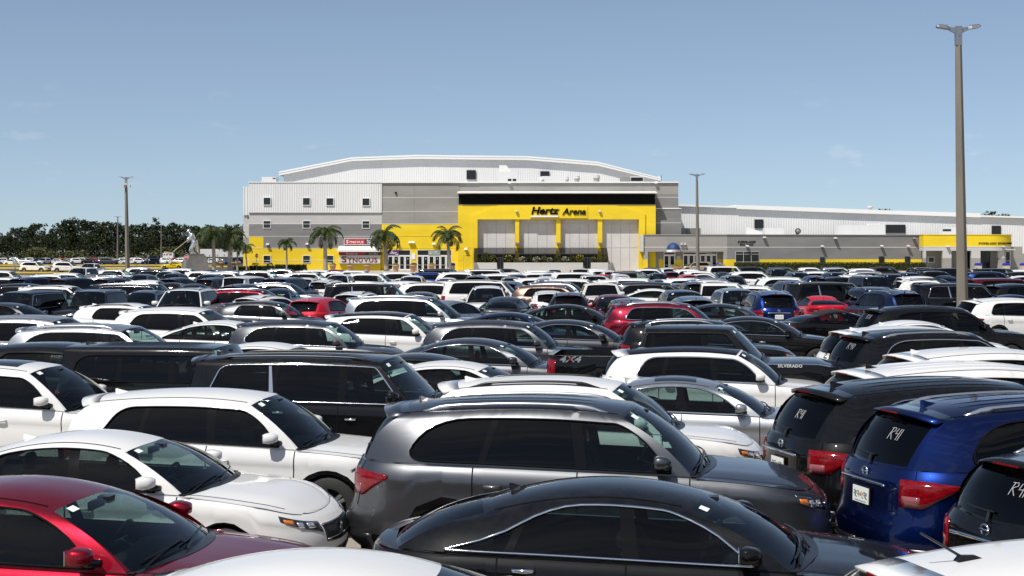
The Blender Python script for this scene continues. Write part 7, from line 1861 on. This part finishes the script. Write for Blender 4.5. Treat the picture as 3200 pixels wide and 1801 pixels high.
CARS = [
(-0.83,8.15,-8,'sedan','n','W',1,'white car in the foreground with only its roof and windscreen showing',0),
(3.68,8.24,15,'hatch','','W',0.97,'white car at the bottom corner with a stubby roof antenna',0),
(-3.57,10.93,-8,'sedan','','R',1,'dark red sedan with a green-tinted windscreen, foremost at the left edge',0),
(-3.97,14.32,-8,'sedan','','W',0.96,"white sedan with sharp black headlight, nose towards the gunmetal SUV's tail",0),
(-3.24,16.92,-8,'suv','','W',0.94,'white crossover with blacked-out window pillars, behind the white sedan',0),
(-6.99,20.47,-8,'suv','s','W',0.98,'white SUV with a dark sunroof panel, cut off by the left edge',0),
(-4.91,22.41,-6,'jeep','','K',0.96,'black boxy off-roader with ribbed hardtop, behind the white sunroof SUV',0),
(-2.23,20.28,-8,'suvXL','ckb','K',0.93,'long black SUV with chrome window line and bright slash on its rear pillar',0),
(-0.78,23.62,-8,'sedan','','W',0.96,'white sedan tucked between the black chrome-lined SUV and a pickup tailgate',0),
(-1.42,25.41,-8,'sedan','','D',0.96,'dark grey sedan whose roof shows behind the white sedan by the chrome-lined SUV',0),
(-0.55,28.96,-8,'sedan','c','G',1,"charcoal sedan with chrome sill line, tail beside the 4x4 pickup's tailgate",0),
(-0.03,33.86,-8,'suvL','c','G',0.9,'grey SUV with chrome-edged windows hooked at the rear, behind the charcoal sedan',0),
(-4.68,34.02,-8,'suvL','c','G',0.9,'grey SUV with chrome-edged windows, beside the white car with the black roof',0),
(0.77,14.58,-8,'suvL','r','P',0.98,'gunmetal SUV with silver roof rails and a large red tail lamp',0),
(1.23,11.05,-8,'fastback','c','K',0.98,'black fastback sedan with arching chrome window line in the foreground',0),
(0.98,18.04,-8,'suv','b','W',0.97,'white SUV with black roof rails directly behind the gunmetal SUV',0),
(2.65,20.80,-8,'sedan','cs','S',0.95,'silver sedan with a dark glass sunroof and a black mirror',0),
(3.60,24.71,-8,'suv','c','W,roof=K',0.94,'white crossover with black roof, white tail spoiler and chrome window line',0),
(3.42,26.55,-8,'truck','m','K',0.97,'black crew-cab pickup with chrome mirror and 4x4 decal on the bed',0),
(4.69,34.27,-8,'suv','rc','K',0.95,'black SUV with silver roof rails directly behind the black pickup',0),
(6.75,38.75,-8,'sedan','c','K',1,'black sedan with arched chrome window line behind the black railed SUV',0),
(5.02,43.99,-6,'suv','rc','M',1,'maroon SUV with bright roof rails and large dark side glass',0),
(7.30,48.42,-6,'sedan','','D',1,"dark grey sedan between the maroon SUV and the blue SUV's tail",0),
(10.46,45.19,8,'coupe','t','K',1,'black convertible with its cloth top raised, in front of the red coupe',0),
(2.07,47.78,-4,'sedan','','K',1,'black sedan seen side-on behind the grey chrome-edged SUV',0),
(0.14,41.49,-6,'sedan','','N',1,'navy sedan whose roof shows between the silver minivan and the black sedan',0),
(1.82,36.86,-8,'fastback','c','D',1,'dark fastback with chrome window arch, nose towards the maroon SUV',0),
(-3.04,37.67,-8,'suv','b','W,roof=K',0.97,'white crossover with a wholly black roof, in front of the silver minivan',0),
(-7.17,36.48,-8,'sedan','','W',1,'white sedan between the silver railed SUV and the grey chrome-edged SUV',0),
(-4.54,27.60,-8,'sedan','','W',1,'white sedan roof showing between the ribbed off-roader and the chrome-lined SUV',0),
(-8.37,29.94,-8,'suvL','rc','S',0.97,'silver SUV with bright roof ribs and rails, steering wheel seen through its windscreen',0),
(-11.05,33.85,-8,'suvL','c','S',0.97,'silver SUV without rails, cut by the left edge, behind the silver railed SUV',0),
(-7.75,25.18,-8,'hatch','','K',1.02,'black square-backed hatchback behind the white sunroof SUV',0),
(-17.30,49.30,-10,'sedan','','G',1,'grey sedan at the left edge in front of the big black SUVs',0),
(-12.01,45.37,-8,'hatch','b','W',1,"white small crossover with roof rails, tail in front of a black SUV's bonnet",0),
(-8.66,38.68,-8,'suv','','W',1.02,'white crossover with plain silver-grey roof, in front of the tall white SUV',0),
(-8.26,48.85,-8,'hatch','b','G',0.97,'grey small crossover with black rails, in front of the red hatchback',0),
(-12.56,54.84,-92,'suvXL','bs','W',0.95,'tall white SUV facing the camera with a dark sunroof slot',0),
(-15.96,54.10,-92,'suvXL','r','K',0.93,'tall black SUV facing the camera, next to the tall white SUV',0),
(-18.14,52.69,-100,'suvXL','c','K',0.93,'long black SUV facing the camera at an angle, by the left edge',0),
(-3.20,47.83,-8,'van','cr','S',1,'silver minivan with long dark side glass and silver rails',0),
(-6.96,52.03,76,'hatch','','r',1,'bright red hatchback seen from behind with a whip antenna',0),
(-6.37,59.55,78,'hatch','b','W',1,'small white hatchback with a whip antenna, behind the silver minivan',0),
(-2.23,51.93,62,'sedan','','S',1,"silver-grey sedan turned away beside the silver minivan's windscreen",0),
(-0.21,56.18,80,'sedan','','D',1,'dark grey sedan seen from behind with a see-through cabin',0),
(-1.06,60.92,-91,'suvL','b','W',1,'white SUV facing the camera with black roof rails',0),
(-0.96,69.25,-5,'suvXL','b','W',0.97,'long white SUV seen side-on with two dark window panels',0),
(-5.83,62.52,-5,'suvXL','rk','K',0.97,'long black SUV seen side-on with silver rails and a bright pillar slash',0),
(2.13,67.03,-8,'suv','','Z',1,'bronze crossover seen side-on in front of the silver one',0),
(2.33,58.43,88,'hatch','b','K',1,'small black crossover seen from behind, sun glaring on its rear glass',0),
(3.90,54.47,-90,'hatch','','R',1,'bright red small car facing the camera beside the black whip-antenna hatchback',0),
(4.11,50.54,90,'hatch','','K',1,'black hatchback seen from behind, overlapping the bright red small car',0),
(9.74,54.26,90,'suvL','r','B',1,'blue SUV seen square from behind with silver rails and white plate',0),
(12.89,59.77,92,'coupe','','r',1,'bright red coupe seen from behind, beside the blue SUV',0),
(14.52,55.29,99,'suvL','r','N',1,'dark blue SUV with silver rails seen from its left rear, beside the red coupe',0),
(14.80,64.60,3,'suvXL','rk','K',0.97,'long black SUV with silver rail and chrome window frame, behind the red coupe',0),
(20.51,66.09,101,'fastback','c','K',1,'black sloping-back sedan turned away at the foot of the tall lamp post',0),
(17.00,47.86,14,'suv','','W',1,'white crossover with a pointed tail spoiler at the right edge',0),
(11.70,38.80,8,'suvL','','K',1,'black SUV marked R38 on its rear glass',0),
(10.22,35.74,12,'sedan','c','W',1.03,'white sedan in the right-hand row, boot showing beside a white crossover',0),
(8.53,29.59,14,'suv','','W',1,'white crossover with black rear glass, between the white sedan and the R40 SUV',0),
(8.40,27.70,14,'suvL','rc','K',0.97,'black SUV marked R40 on its rear glass',0),
(7.92,22.95,14,'suv','','W',1,'white SUV with a body-coloured roof fin, above the one with a black fin',0),
(6.33,18.91,14,'suvL','','W,fin=K',1,'white SUV with a black roof fin in the right-hand row',0),
(5.33,16.56,15,'suvL','c','K',1,'black SUV marked R41 with a chrome window hook and red lamps',0),
(5.77,14.54,15,'suvL','r','B',1,'bright blue SUV marked R41 with silver rails, nearest blue car',0),
(5.73,11.89,20,'suv','r','K',0.98,'black SUV marked R41 in the corner, its rear glass filling the edge',0),
(-20.34,64.66,-6,'suvL','b','W',0.97,None,1),
(-28.90,86.57,72,'suvL','','N',0.97,None,1),
(-25.76,84.60,72,'van','','K',0.97,None,1),
(-24.90,89.17,78,'suv','','G',0.97,None,1),
(-15.86,61.81,-5,'suvXL','rc','K',0.97,None,1),
(-24.20,71.50,-6,'suv','c','K',0.97,None,1),
(-42.87,120.91,-6,'suv','','W',0.97,None,1),
(-31.39,89.87,-6,'suv','b','W',0.97,None,1),
(-32.49,101.61,-6,'suv','','W',0.97,None,1),
(-33.20,107.88,-6,'suv','','W',0.97,None,1),
(-38.39,126.69,-95,'suvXL','','W',0.97,None,1),
(-50.82,171.56,-95,'truck','','W',0.97,None,1),
(-39.62,131.54,-95,'sedan','','N',0.97,None,1),
(-36.03,130.59,-6,'suv','b','W',0.97,None,1),
(-34.44,122.26,-6,'sedan','','G',0.97,None,1),
(-26.56,96.04,-6,'suv','r','S',0.97,None,1),
(-29.67,110.60,-6,'sedan','','W',0.97,None,1),
(-37.71,146.14,-6,'suv','r','W',0.97,None,1),
(-30.60,123.67,-6,'suvL','c','K',0.97,None,1),
(-29.85,130.76,-6,'suvL','','W',0.97,None,1),
(-29.02,119.60,-95,'suv','','W',0.97,None,1),
(-25.41,118.86,-6,'suv','','W',0.97,None,1),
(-21.32,107.53,-6,'suvL','','W',0.97,None,1),
(-30.39,144.82,-6,'sedan','','N',0.97,None,1),
(-24.03,123.04,-6,'suv','b','S',0.97,None,1),
(-33.48,127.16,-95,'sedan','','N',0.97,None,1),
(-26.52,101.53,-95,'suv','','g',0.97,None,1),
(-25.26,105.74,-95,'suv','','K',0.97,None,1),
(-20.72,88.79,78,'suv','','K',0.97,None,1),
(-20.65,96.61,-95,'suvL','','N',0.97,None,1),
(-18.44,88.79,78,'suv','','D',0.97,None,1),
(-15.10,81.85,78,'suvXL','','W',0.97,None,1),
(-20.03,115.24,-6,'suvL','','W',0.97,None,1),
(-21.53,112.17,-95,'sedan','','N',0.97,None,1),
(-21.52,85.49,-6,'hatch','','W',0.97,None,1),
(-18.04,80.23,-95,'sedan','','m',0.97,None,1),
(-19.70,83.56,-6,'sedan','','m',0.97,None,1),
(-13.36,71.17,78,'suv','','K',0.97,None,1),
(-15.13,58.55,-95,'suv','b','g',0.97,None,1),
(-10.74,59.17,-6,'suvL','r','M',0.97,None,1),
(-9.54,55.97,65,'hatch','b','W',0.97,None,1),
(-21.33,134.88,-6,'suv','','S',0.97,None,1),
(-15.01,106.68,-6,'suvL','b','W',0.97,None,1),
(-12.82,87.42,-93,'suv','','W',0.97,None,1),
(-12.16,77.65,78,'suvXL','','N',0.97,None,1),
(-16.07,121.24,-6,'suvL','','W',0.97,None,1),
(-15.39,127.52,-6,'suv','','M',0.97,None,1),
(-13.55,114.96,-6,'suv','r','W',0.97,None,1),
(-11.75,96.61,-93,'suvL','','W',0.97,None,1),
(-11.36,104.37,-6,'truck','','W',0.97,None,1),
(-9.88,102.31,-6,'suvL','','W',0.97,None,1),
(-10.46,82.03,75,'suv','b','W',0.97,None,1),
(-7.89,84.84,-6,'sedan','','G',0.97,None,1),
(-11.88,74.16,-6,'suv','r','S',0.97,None,1),
(-11.48,69.88,-93,'sedan','','N',0.97,None,1),
(-3.68,56.09,-93,'suv','','K',0.97,None,1),
(-3.59,71.41,-6,'suvL','b','W',0.97,None,1),
(-5.51,74.57,80,'hatch','','M',0.97,None,1),
(-5.00,80.99,-6,'sedan','','M',0.97,None,1),
(-5.36,77.47,-6,'suv','','W',0.97,None,1),
(-7.46,96.25,-93,'sedan','','W',0.97,None,1),
(-6.43,91.15,-92,'suvL','','W',0.97,None,1),
(-8.07,108.46,-6,'suvL','','W',0.97,None,1),
(-5.96,111.31,-6,'suv','','B',0.97,None,1),
(-5.32,116.60,-6,'suvXL','c','K',0.97,None,1),
(-3.50,107.22,-6,'suvL','','W',0.97,None,1),
(-4.30,93.04,-92,'hatch','','W',0.97,None,1),
(-4.27,87.61,-92,'sedan','','W',0.97,None,1),
(-1.44,113.12,-6,'suvXL','b','W',0.97,None,1),
(-0.07,134.88,-6,'suv','','K',0.97,None,1),
(-2.82,130.56,-6,'sedan','','S',0.97,None,1),
(-2.22,92.59,86,'suvL','','K',0.97,None,1),
(-0.40,99.07,-6,'suvL','','W',0.97,None,1),
(0.69,111.03,-6,'suv','','W',0.97,None,1),
(-1.95,78.90,-6,'suv','b','W',0.97,None,1),
(-0.05,91.15,-91,'suv','','W,roof=K',0.97,None,1),
(-0.14,74.30,82,'suvL','','N',0.97,None,1),
(0.32,95.63,-91,'suvL','','G',0.97,None,1),
(2.92,124.14,-6,'suv','','W',0.97,None,1),
(2.51,105.12,-6,'suvL','','W',0.97,None,1),
(3.32,116.94,86,'suv','','M',0.97,None,1),
(3.72,127.38,-90,'suvL','','W',0.97,None,1),
(2.61,101.93,-90,'suv','','K',0.97,None,1),
(2.25,93.46,90,'suv','','W',0.97,None,1),
(2.01,84.30,-90,'suv','','W,roof=K',0.97,None,1),
(2.00,87.89,-6,'suv','','W',0.97,None,1),
(4.98,96.41,-6,'suvXL','','W',0.97,None,1),
(5.67,120.55,90,'suvXL','','W',0.97,None,1),
(8.13,129.11,-6,'suvL','','W',0.97,None,1),
(8.56,127.23,-6,'suv','','W',0.97,None,1),
(8.40,123.10,90,'suv','','W',0.97,None,1),
(4.89,100.30,-90,'suv','','K',0.97,None,1),
(7.57,114.74,-6,'sedan','','r',0.97,None,1),
(4.84,84.31,-90,'suvXL','s','W',0.97,None,1),
(3.91,63.12,90,'truck','','W',0.97,None,1),
(8.21,107.94,90,'hatch','','W',0.97,None,1),
(7.02,91.10,90,'suv','','W',0.97,None,1),
(9.85,112.68,-6,'suvL','','G',0.97,None,1),
(3.87,80.91,-6,'suvL','','W',0.97,None,1),
(2.78,77.23,-6,'suv','b','S',0.97,None,1),
(1.59,62.39,90,'hatch','','W',0.97,None,1),
(4.46,68.57,-6,'sedan','c','N',0.97,None,1),
(6.51,78.76,-6,'suvL','','W',0.97,None,1),
(6.40,73.91,-6,'truck','','W',0.97,None,1),
(7.47,71.86,-6,'van','','D',0.97,None,1),
(7.21,70.05,-6,'sedan','','W',0.97,None,1),
(16.47,165.95,-6,'sedan','','K',0.97,None,1),
(13.39,134.40,-6,'suv','','W',0.97,None,1),
(14.91,137.58,92,'suvL','','W',0.97,None,1),
(13.81,124.14,90,'hatch','','M',0.97,None,1),
(10.93,106.56,-90,'suv','','N',0.97,None,1),
(9.77,93.93,-90,'sedan','','S',0.97,None,1),
(16.73,130.70,-6,'suv','','W',0.97,None,1),
(16.39,120.17,-6,'suv','s','W',0.97,None,1),
(13.28,107.94,90,'hatch','','r',0.97,None,1),
(16.19,118.42,-6,'sedan','','W',0.97,None,1),
(21.18,137.83,-6,'suvXL','','W',0.97,None,1),
(24.87,144.99,-6,'suvL','','K',0.97,None,1),
(19.10,111.12,-6,'suvL','','W',0.97,None,1),
(18.85,127.33,-88,'sedan','','m',0.97,None,1),
(15.15,97.43,-88,'suv','','S',0.97,None,1),
(12.63,89.87,-6,'suv','','K',0.97,None,1),
(11.03,86.60,-6,'suv','','W',0.97,None,1),
(12.35,84.67,-6,'suv','r','S',0.97,None,1),
(9.39,81.74,-90,'sedan','','S',0.97,None,1),
(9.78,76.79,90,'suv','','K',0.97,None,1),
(9.33,63.23,-6,'truck','','W',0.97,None,1),
(11.87,68.02,-6,'suv','s','W',0.97,None,1),
(9.30,58.97,-88,'suvL','','S',0.97,None,1),
(6.75,56.17,-88,'suvL','','K',0.97,None,1),
(6.48,51.64,90,'suv','','g',0.97,None,1),
(16.99,86.55,-6,'suvL','r','W',0.97,None,1),
(15.11,79.60,-6,'sedan','','K',0.97,None,1),
(28.74,149.25,-6,'suv','','G',0.97,None,1),
(24.17,129.34,-88,'suvL','','K',0.97,None,1),
(32.91,155.14,-6,'hatch','','W',0.97,None,1),
(34.45,149.25,-6,'suv','','S',0.97,None,1),
(30.08,133.57,-88,'suv','','K',0.97,None,1),
(25.78,119.07,-6,'suvL','','K',0.97,None,1),
(25.55,116.88,-6,'suv','','W',0.97,None,1),
(21.45,106.28,-88,'suvL','r','N',0.97,None,1),
(21.55,101.96,90,'hatch','','N',0.97,None,1),
(24.18,106.11,-88,'suvL','r','K',0.97,None,1),
(34.44,137.53,-6,'suv','','W',0.97,None,1),
(28.70,113.01,-6,'suvL','','S',0.97,None,1),
(40.27,152.24,-6,'suv','','m',0.97,None,1),
(40.95,153.95,-6,'sedan','','W',0.97,None,1),
(20.57,81.26,-86,'suvXL','r','K',0.97,None,1),
(25.19,101.19,-6,'suv','b','W',0.97,None,1),
(21.27,91.15,25,'suv','','K',0.97,None,1),
(26.09,97.73,-86,'suvL','r','K',0.97,None,1),
(14.71,74.29,-88,'suvL','r','N',0.97,None,1),
(15.58,60.82,-84,'suvL','r','N',0.97,None,1),
(40.70,138.77,-6,'suvL','r','K',0.97,None,1),
(38.39,128.24,-6,'suvL','','K',0.97,None,1),
(35.77,118.92,-6,'suv','r','K',0.97,None,1),
(29.26,104.40,-86,'suvL','','N',0.97,None,1),
(27.19,93.61,10,'suv','','W',0.97,None,1),
(43.98,140.25,-6,'sedan','','W',0.97,None,1),
(38.26,121.27,-6,'suvXL','','K',0.97,None,1),
(33.09,109.06,95,'sedan','','N',0.97,None,1),
(25.83,86.68,5,'suv','b','G',0.97,None,1),
(24.17,82.60,8,'suv','b','W',0.97,None,1),
(20.02,62.70,4,'suvXL','ck','K',0.97,None,1),
(41.01,118.89,-6,'suvXL','k','K',0.97,None,1),
(37.37,110.34,-6,'suvL','','N',0.97,None,1),
(37.46,112.16,-6,'suv','','N',0.97,None,1),
(36.76,115.52,95,'sedan','','K',0.97,None,1),
(26.07,74.93,12,'suvXL','','M',0.97,None,1),
(39.08,108.34,-6,'sedan','','W',0.97,None,1),
(46.05,127.52,-6,'suv','','W',0.97,None,1),
(41.21,113.55,-6,'suv','','K',0.97,None,1),
(29.17,81.28,12,'suv','','S',0.97,None,1),
(24.23,68.06,30,'suvL','','K',0.97,None,1),
(26.67,79.13,-4,'sedan','','W',0.97,None,1),
(21.28,59.91,8,'sedan','','N',0.97,None,1),
(-73.76,220.00,-12,'suvL','','W',1,None,2),
(-67.33,215.73,-6,'suvL','','W',1,None,2),
(-134.17,370.33,-6,'sedan','','W',1,None,2),
(-134.07,376.61,-6,'suv','','W',1,None,2),
(-119.85,341.85,-8,'sedan','','W',1,None,2),
(-138.21,396.79,-6,'suv','','S',1,None,2),
(-131.21,383.10,-6,'sedan','','S',1,None,2),
(-132.74,393.27,-6,'suv','','W',1,None,2),
(-154.12,435.69,-6,'suv','','K',1,None,2),
(-121.31,364.26,-92,'suv','','N',1,None,2),
(-116.03,352.70,-100,'suvL','','W',1,None,2),
(-127.19,389.82,-100,'suv','','K',1,None,2),
(-116.72,364.26,174,'sedan','','W',1,None,2),
(-120.86,383.10,-6,'coupe','','K',1,None,2),
(-119.30,386.43,-6,'sedan','','W',1,None,2),
(-113.34,372.00,-6,'suv','','W',1,None,2),
(-117.37,389.82,-6,'suv','','W',1,None,2),
(-109.66,369.78,-6,'sedan','','K',1,None,2),
(-113.22,386.43,-6,'suv','','M',1,None,2),
(-100.00,352.70,0,'jeep','','G',1,None,2),
(-98.32,355.52,0,'sedan','','W',1,None,2),
(-104.14,383.10,-6,'suv','','W',1,None,2),
(-99.00,370.33,174,'sedan','','W',1,None,2),
(-102.63,389.82,-6,'suv','','W',1,None,2),
(-94.23,361.30,-6,'suv','','W',1,None,2),
(-89.68,352.70,-160,'suv','','N',1,None,2),
(-102.50,396.79,174,'sedan','','S',1,None,2),
(-92.99,379.83,176,'coupe','','W',1,None,2),
(-97.82,404.00,-6,'suv','','W',1,None,2),
(-92.04,393.27,-6,'suv','','M',1,None,2),
(-85.41,364.26,176,'suv','','W',1,None,2),
(-75.65,358.39,174,'suv','','W',1,None,2),
(-77.12,376.61,-6,'sedan','','W',1,None,2),
(-68.62,341.85,174,'suv','','N',1,None,2),
(-70.65,358.39,-6,'sedan','','W',1,None,2),
(-71.25,370.33,-6,'suvXL','','K',1,None,2),
(-82.76,383.10,-6,'suv','','W',1,None,2),
(-168.70,483.04,0,'suv','','K',1,None,2),
(-125.39,499.33,0,'suvXL','','K',1,None,2),
(-116.63,499.33,176,'sedan','','W',1,None,2),
]
# ============================================================ the parked cars
PAINTS = {'W': (.66, .655, .64, 1), 'K': (.003, .003, .0035, 1), 'D': (.040, .042, .046, .2), 'G': (.085, .088, .096, .12), 'P': (.112, .116, .124, .06), 'S': (.50, .51, .52, .10), 'N': (.010, .020, .065, .15), 'B': (.003, .015, .098, .04),
          'R': (.24, .004, .016, .25), 'r': (.46, .010, .026, .9), 'M': (.13, .006, .018, .35), 'Z': (.22, .145, .115, .2), 'g': (.10, .13, .17, .2), 'm': (.035, .020, .021, .4), 'T': (.45, .37, .27, .3), 'Y': (.74, .52, .004, 1)}
CWORD = {'W': 'white', 'K': 'black', 'D': 'charcoal', 'G': 'dark grey', 'P': 'gunmetal', 'S': 'silver', 'N': 'navy', 'B': 'blue', 'R': 'red', 'r': 'bright red', 'M': 'maroon', 'Z': 'bronze', 'g': 'blue-grey', 'm': 'dark brown', 'T': 'tan', 'Y': 'yellow'}
TWORD = {'sedan': 'sedan', 'fastback': 'sedan', 'coupe': 'coupe', 'suv': 'crossover', 'suvL': 'SUV', 'suvXL': 'large SUV', 'van': 'minivan', 'hatch': 'small crossover', 'truck': 'pickup', 'jeep': 'off-roader'}
ORD = ['', 'second ', 'third ', 'fourth ', 'fifth ', 'sixth ', 'seventh ', 'eighth ', 'ninth ', 'tenth ']
MARKS = [(-999, 330, 'under the pine wood'), (330, 470, 'below the floodlit lamp post'), (470, 690, 'below the statue plinth'), (690, 980, 'below the yellow arena corner'), (980, 1200, 'below the box office'), (1200, 1430, 'below the glass doors'), (1430, 1640, 'below the left terrace planter'), (1640, 1900, 'below the arena name'), (1900, 2060, 'below the tall blank panel'), (2060, 2270, 'below the blue awning'), (2270, 2520, 'below the pro shop window'), (2520, 2880, 'below the long hedge'), (2880, 9999, 'by the tall lamp post')]
def stroke_chars(s):
    G = {'R': [[(0, 0), (.15, 1)], [(-.1, .95), (.5, 1), (.6, .75), (.15, .52), (.65, 0)]], '4': [[(.1, 1), (0, .5), (.5, .55)], [(.5, 1), (.42, 0)]], '1': [[(.15, 1), (.10, 0)]], '0': [[(.3, 1), (.02, .6), (.2, 0), (.5, .5), (.3, 1)]], '3': [[(0, .95), (.4, .9), (.15, .55), (.45, .3), (0, 0)]], '8': [[(.4, 1), (.05, .75), (.45, .3), (.2, 0), (.0, .3), (.4, .75), (.4, 1)]]}
    out = []; x = 0
    for c in s: out += [[(a + x, b) for a, b in st] for st in G[c]]; x += .85 if c == 'R' else .62
    return out
def chalk(e, I, s, q0, t0, wq, ht):
    m = MB(); rear = I['rear']; k = wq / 2.0
    for st in stroke_chars(s):
        pts = []
        for (a0, b0), (a1, b1) in zip(st[:-1], st[1:]):
            for j in range(4): a, b = a0 + (a1 - a0) * j / 4, b0 + (b1 - b0) * j / 4; pts.append((a, b))
        pts.append(st[-1]); P = []
        for a, b in pts: p = Vector(rear(q0 - a * k, t0 + b * ht)); P.append(p + Vector((-.006, 0, .003)))
        m.tube(P, .0034, 4)
    link('chalk_mark', m.mesh('chalk_mark', MAT['chalk']), e)
def build_cars():
    recs = []
    for (x, y, hd, kind, opt, col, k, lab, lv) in CARS:
        c = col.split(',')[0]; ex = dict(v.split('=') if '=' in v else (v[:4], v[4:]) if v.startswith('roof') else (v[:3], v[3:]) for v in col.split(',')[1:])
        px = 1600 + x * FPX / y; recs.append([x, y, hd, kind, opt, c, k, lab, lv, ex, px])
    recs.append([fx(2176, 224), 224, 180, 'van', '', 'T', .97, 'tan minivan standing before the glass doors under the blue awning', 2, {}, 2176])
    recs.append([fx(543, 268), 268, 180, 'coupe', '', 'Y', 1., 'yellow sports car with black door lettering left of the statue plinth', 2, {}, 543])
    # a label for every car that has none: colour, kind, the way it faces, and where it stands
    auto = {}
    for i, r in enumerate(recs):
        if r[7]: continue
        h = (r[2] + 180) % 360 - 180
        face = 'nose right' if abs(h) < 35 else 'nose left' if abs(h) > 145 else 'facing us' if h < 0 else 'seen from behind'
        if r[8] == 2: where = 'in the far lot past the yellow kerb'; 
        else:
            band = 'middle rows' if r[1] < 75 else ('far rows' if r[1] < 108 else 'last rows')
            where = band + ' ' + [t for a, b, t in MARKS if a <= r[10] < b][0]
        if r[8] == 2:
            where = 'far lot ' + ('by the dark sign' if r[10] < 60 else 'above the kerbside SUVs' if r[10] < 240 else 'near the second lamp post' if r[10] < 420 else 'left of the statue' if r[10] < 600 else 'behind the palms')
        auto.setdefault((CWORD[r[5]], TWORD[r[3]], face, where), []).append(i)
    for (c, t, f, w_), ids in auto.items():
        ids.sort(key=lambda i: recs[i][10])
        for j, i in enumerate(ids):
            if len(ids) == 1: recs[i][7] = '%s %s, %s, %s' % (c, t, f, w_)
            else: recs[i][7] = '%s%s %s from the left, %s, %s' % (ORD[j] if j else 'first ', c, t, f, w_)
    for x, y, hd, kind, opt, c, k, lab, lv, ex, px in recs:
        rc = PAINTS[ex['roof']] if 'roof' in ex else (PAINTS[ex['fin']] if 'fin' in ex else None)
        near = lv == 0
        e, objs, I = place_car(kind, opt, x, y, math.radians(hd), PAINTS[c], lab, near, PAINTS[ex['roof']] if 'roof' in ex else None, k, 'cars of the far lot' if lv == 2 else 'cars parked in the lot')
        if 'fin' in ex:
            for o in objs:
                if o.name.startswith('antenna_fin'): o.color = PAINTS['K']
        if kind == 'suv' and 'roof' in ex:
            pass
        for o in objs:
            if o.name.split('.')[0] in ('spoiler',): o.color = PAINTS[c]
        if 'whip antenna' in lab or 'stubby' in lab:
            T = CAR[kind]; st = 'stubby' in lab; x0 = T['Dt'] + (.22 if not st else .30); z0 = I['roofz'](x0, 0); m = MB(); m.tube([(x0, 0, z0), (x0 - (.30 if st else .18), 0, z0 + (.17 if st else .42))], [.010, .006], 5); m.loft([[(x0 - .07, -.03, z0 - .005), (x0 + .12, -.03, z0 - .005), (x0 + .12, .03, z0 - .005), (x0 - .07, .03, z0 - .005)], [(x0 - .05, -.015, z0 + .03), (x0 + .05, -.012, z0 + .025), (x0 + .05, .012, z0 + .025), (x0 - .05, .015, z0 + .03)]]); link('whip_antenna', m.mesh('whip_antenna', MAT['satin']), e)
            for o in objs:
                if o.name.split('.')[0] == 'antenna_fin': bpy.data.objects.remove(o); break
        if 'marked R' in lab:
            s_ = lab.split('marked ')[1][:3]; v_ = len(lab) % 5; chalk(e, I, s_, -.10 - .05 * v_, .34 + .035 * v_, .27 + .02 * v_, .17 + .015 * v_)
        if '4x4 decal' in lab:
            T = CAR[kind]; W2 = T['W'] / 2
            y0 = -I['bp']('s', -2.0, .84)[1] - .006
            me = text_mesh('4X4', .115, .006, .25, .03, MAT['alu'], .42, 1.0); link('decal', me, e, (-2.52, y0, I['bp']('s', -2.0, .84)[2] - .02))
            m = MB(); 
            for a, b in ((.155, .255), (.255, .155)): m.tube([(-2.52 + a, y0 - .008, I['bp']('s', -2.0, .84)[2] - .02), (-2.52 + b, y0 - .008, I['bp']('s', -2.0, .84)[2] + .095)], .009, 4)
            link('decal_cross', m.mesh('decal_cross', MAT['tail']), e)
            me = text_mesh('SILVERADO', .058, .006, 0, .018, MAT['signpale'], .44, 1.1); y1 = -I['bp']('s', 1.55, .88)[1] - .006; link('badge_lettering', me, e, (1.52, y1, I['bp']('s', 1.55, .88)[2] + .03))
        if c == 'Y':
            q = I['bp']('s', .1, .62); me = text_mesh('Hertz', .27, .006, .22, .03, MAT['textblack'], 1.05); o = link('lettering', me, e, (.45, q[1] + .010, q[2])); o.rotation_euler = (0, 0, math.pi)
    for o in COL.objects:
        if o.name.split('.')[0] in ('shut_line', 'roof_rib', 'plate_characters', 'grille_bar', 'chalk_mark'): o['kind'] = 'stuff'
# ============================================================ build
build_mats()
build_setting_mats()
build_ground()
build_arena()
build_annex()
build_rink()
build_props()
build_statue()
build_trees()
build_cars()
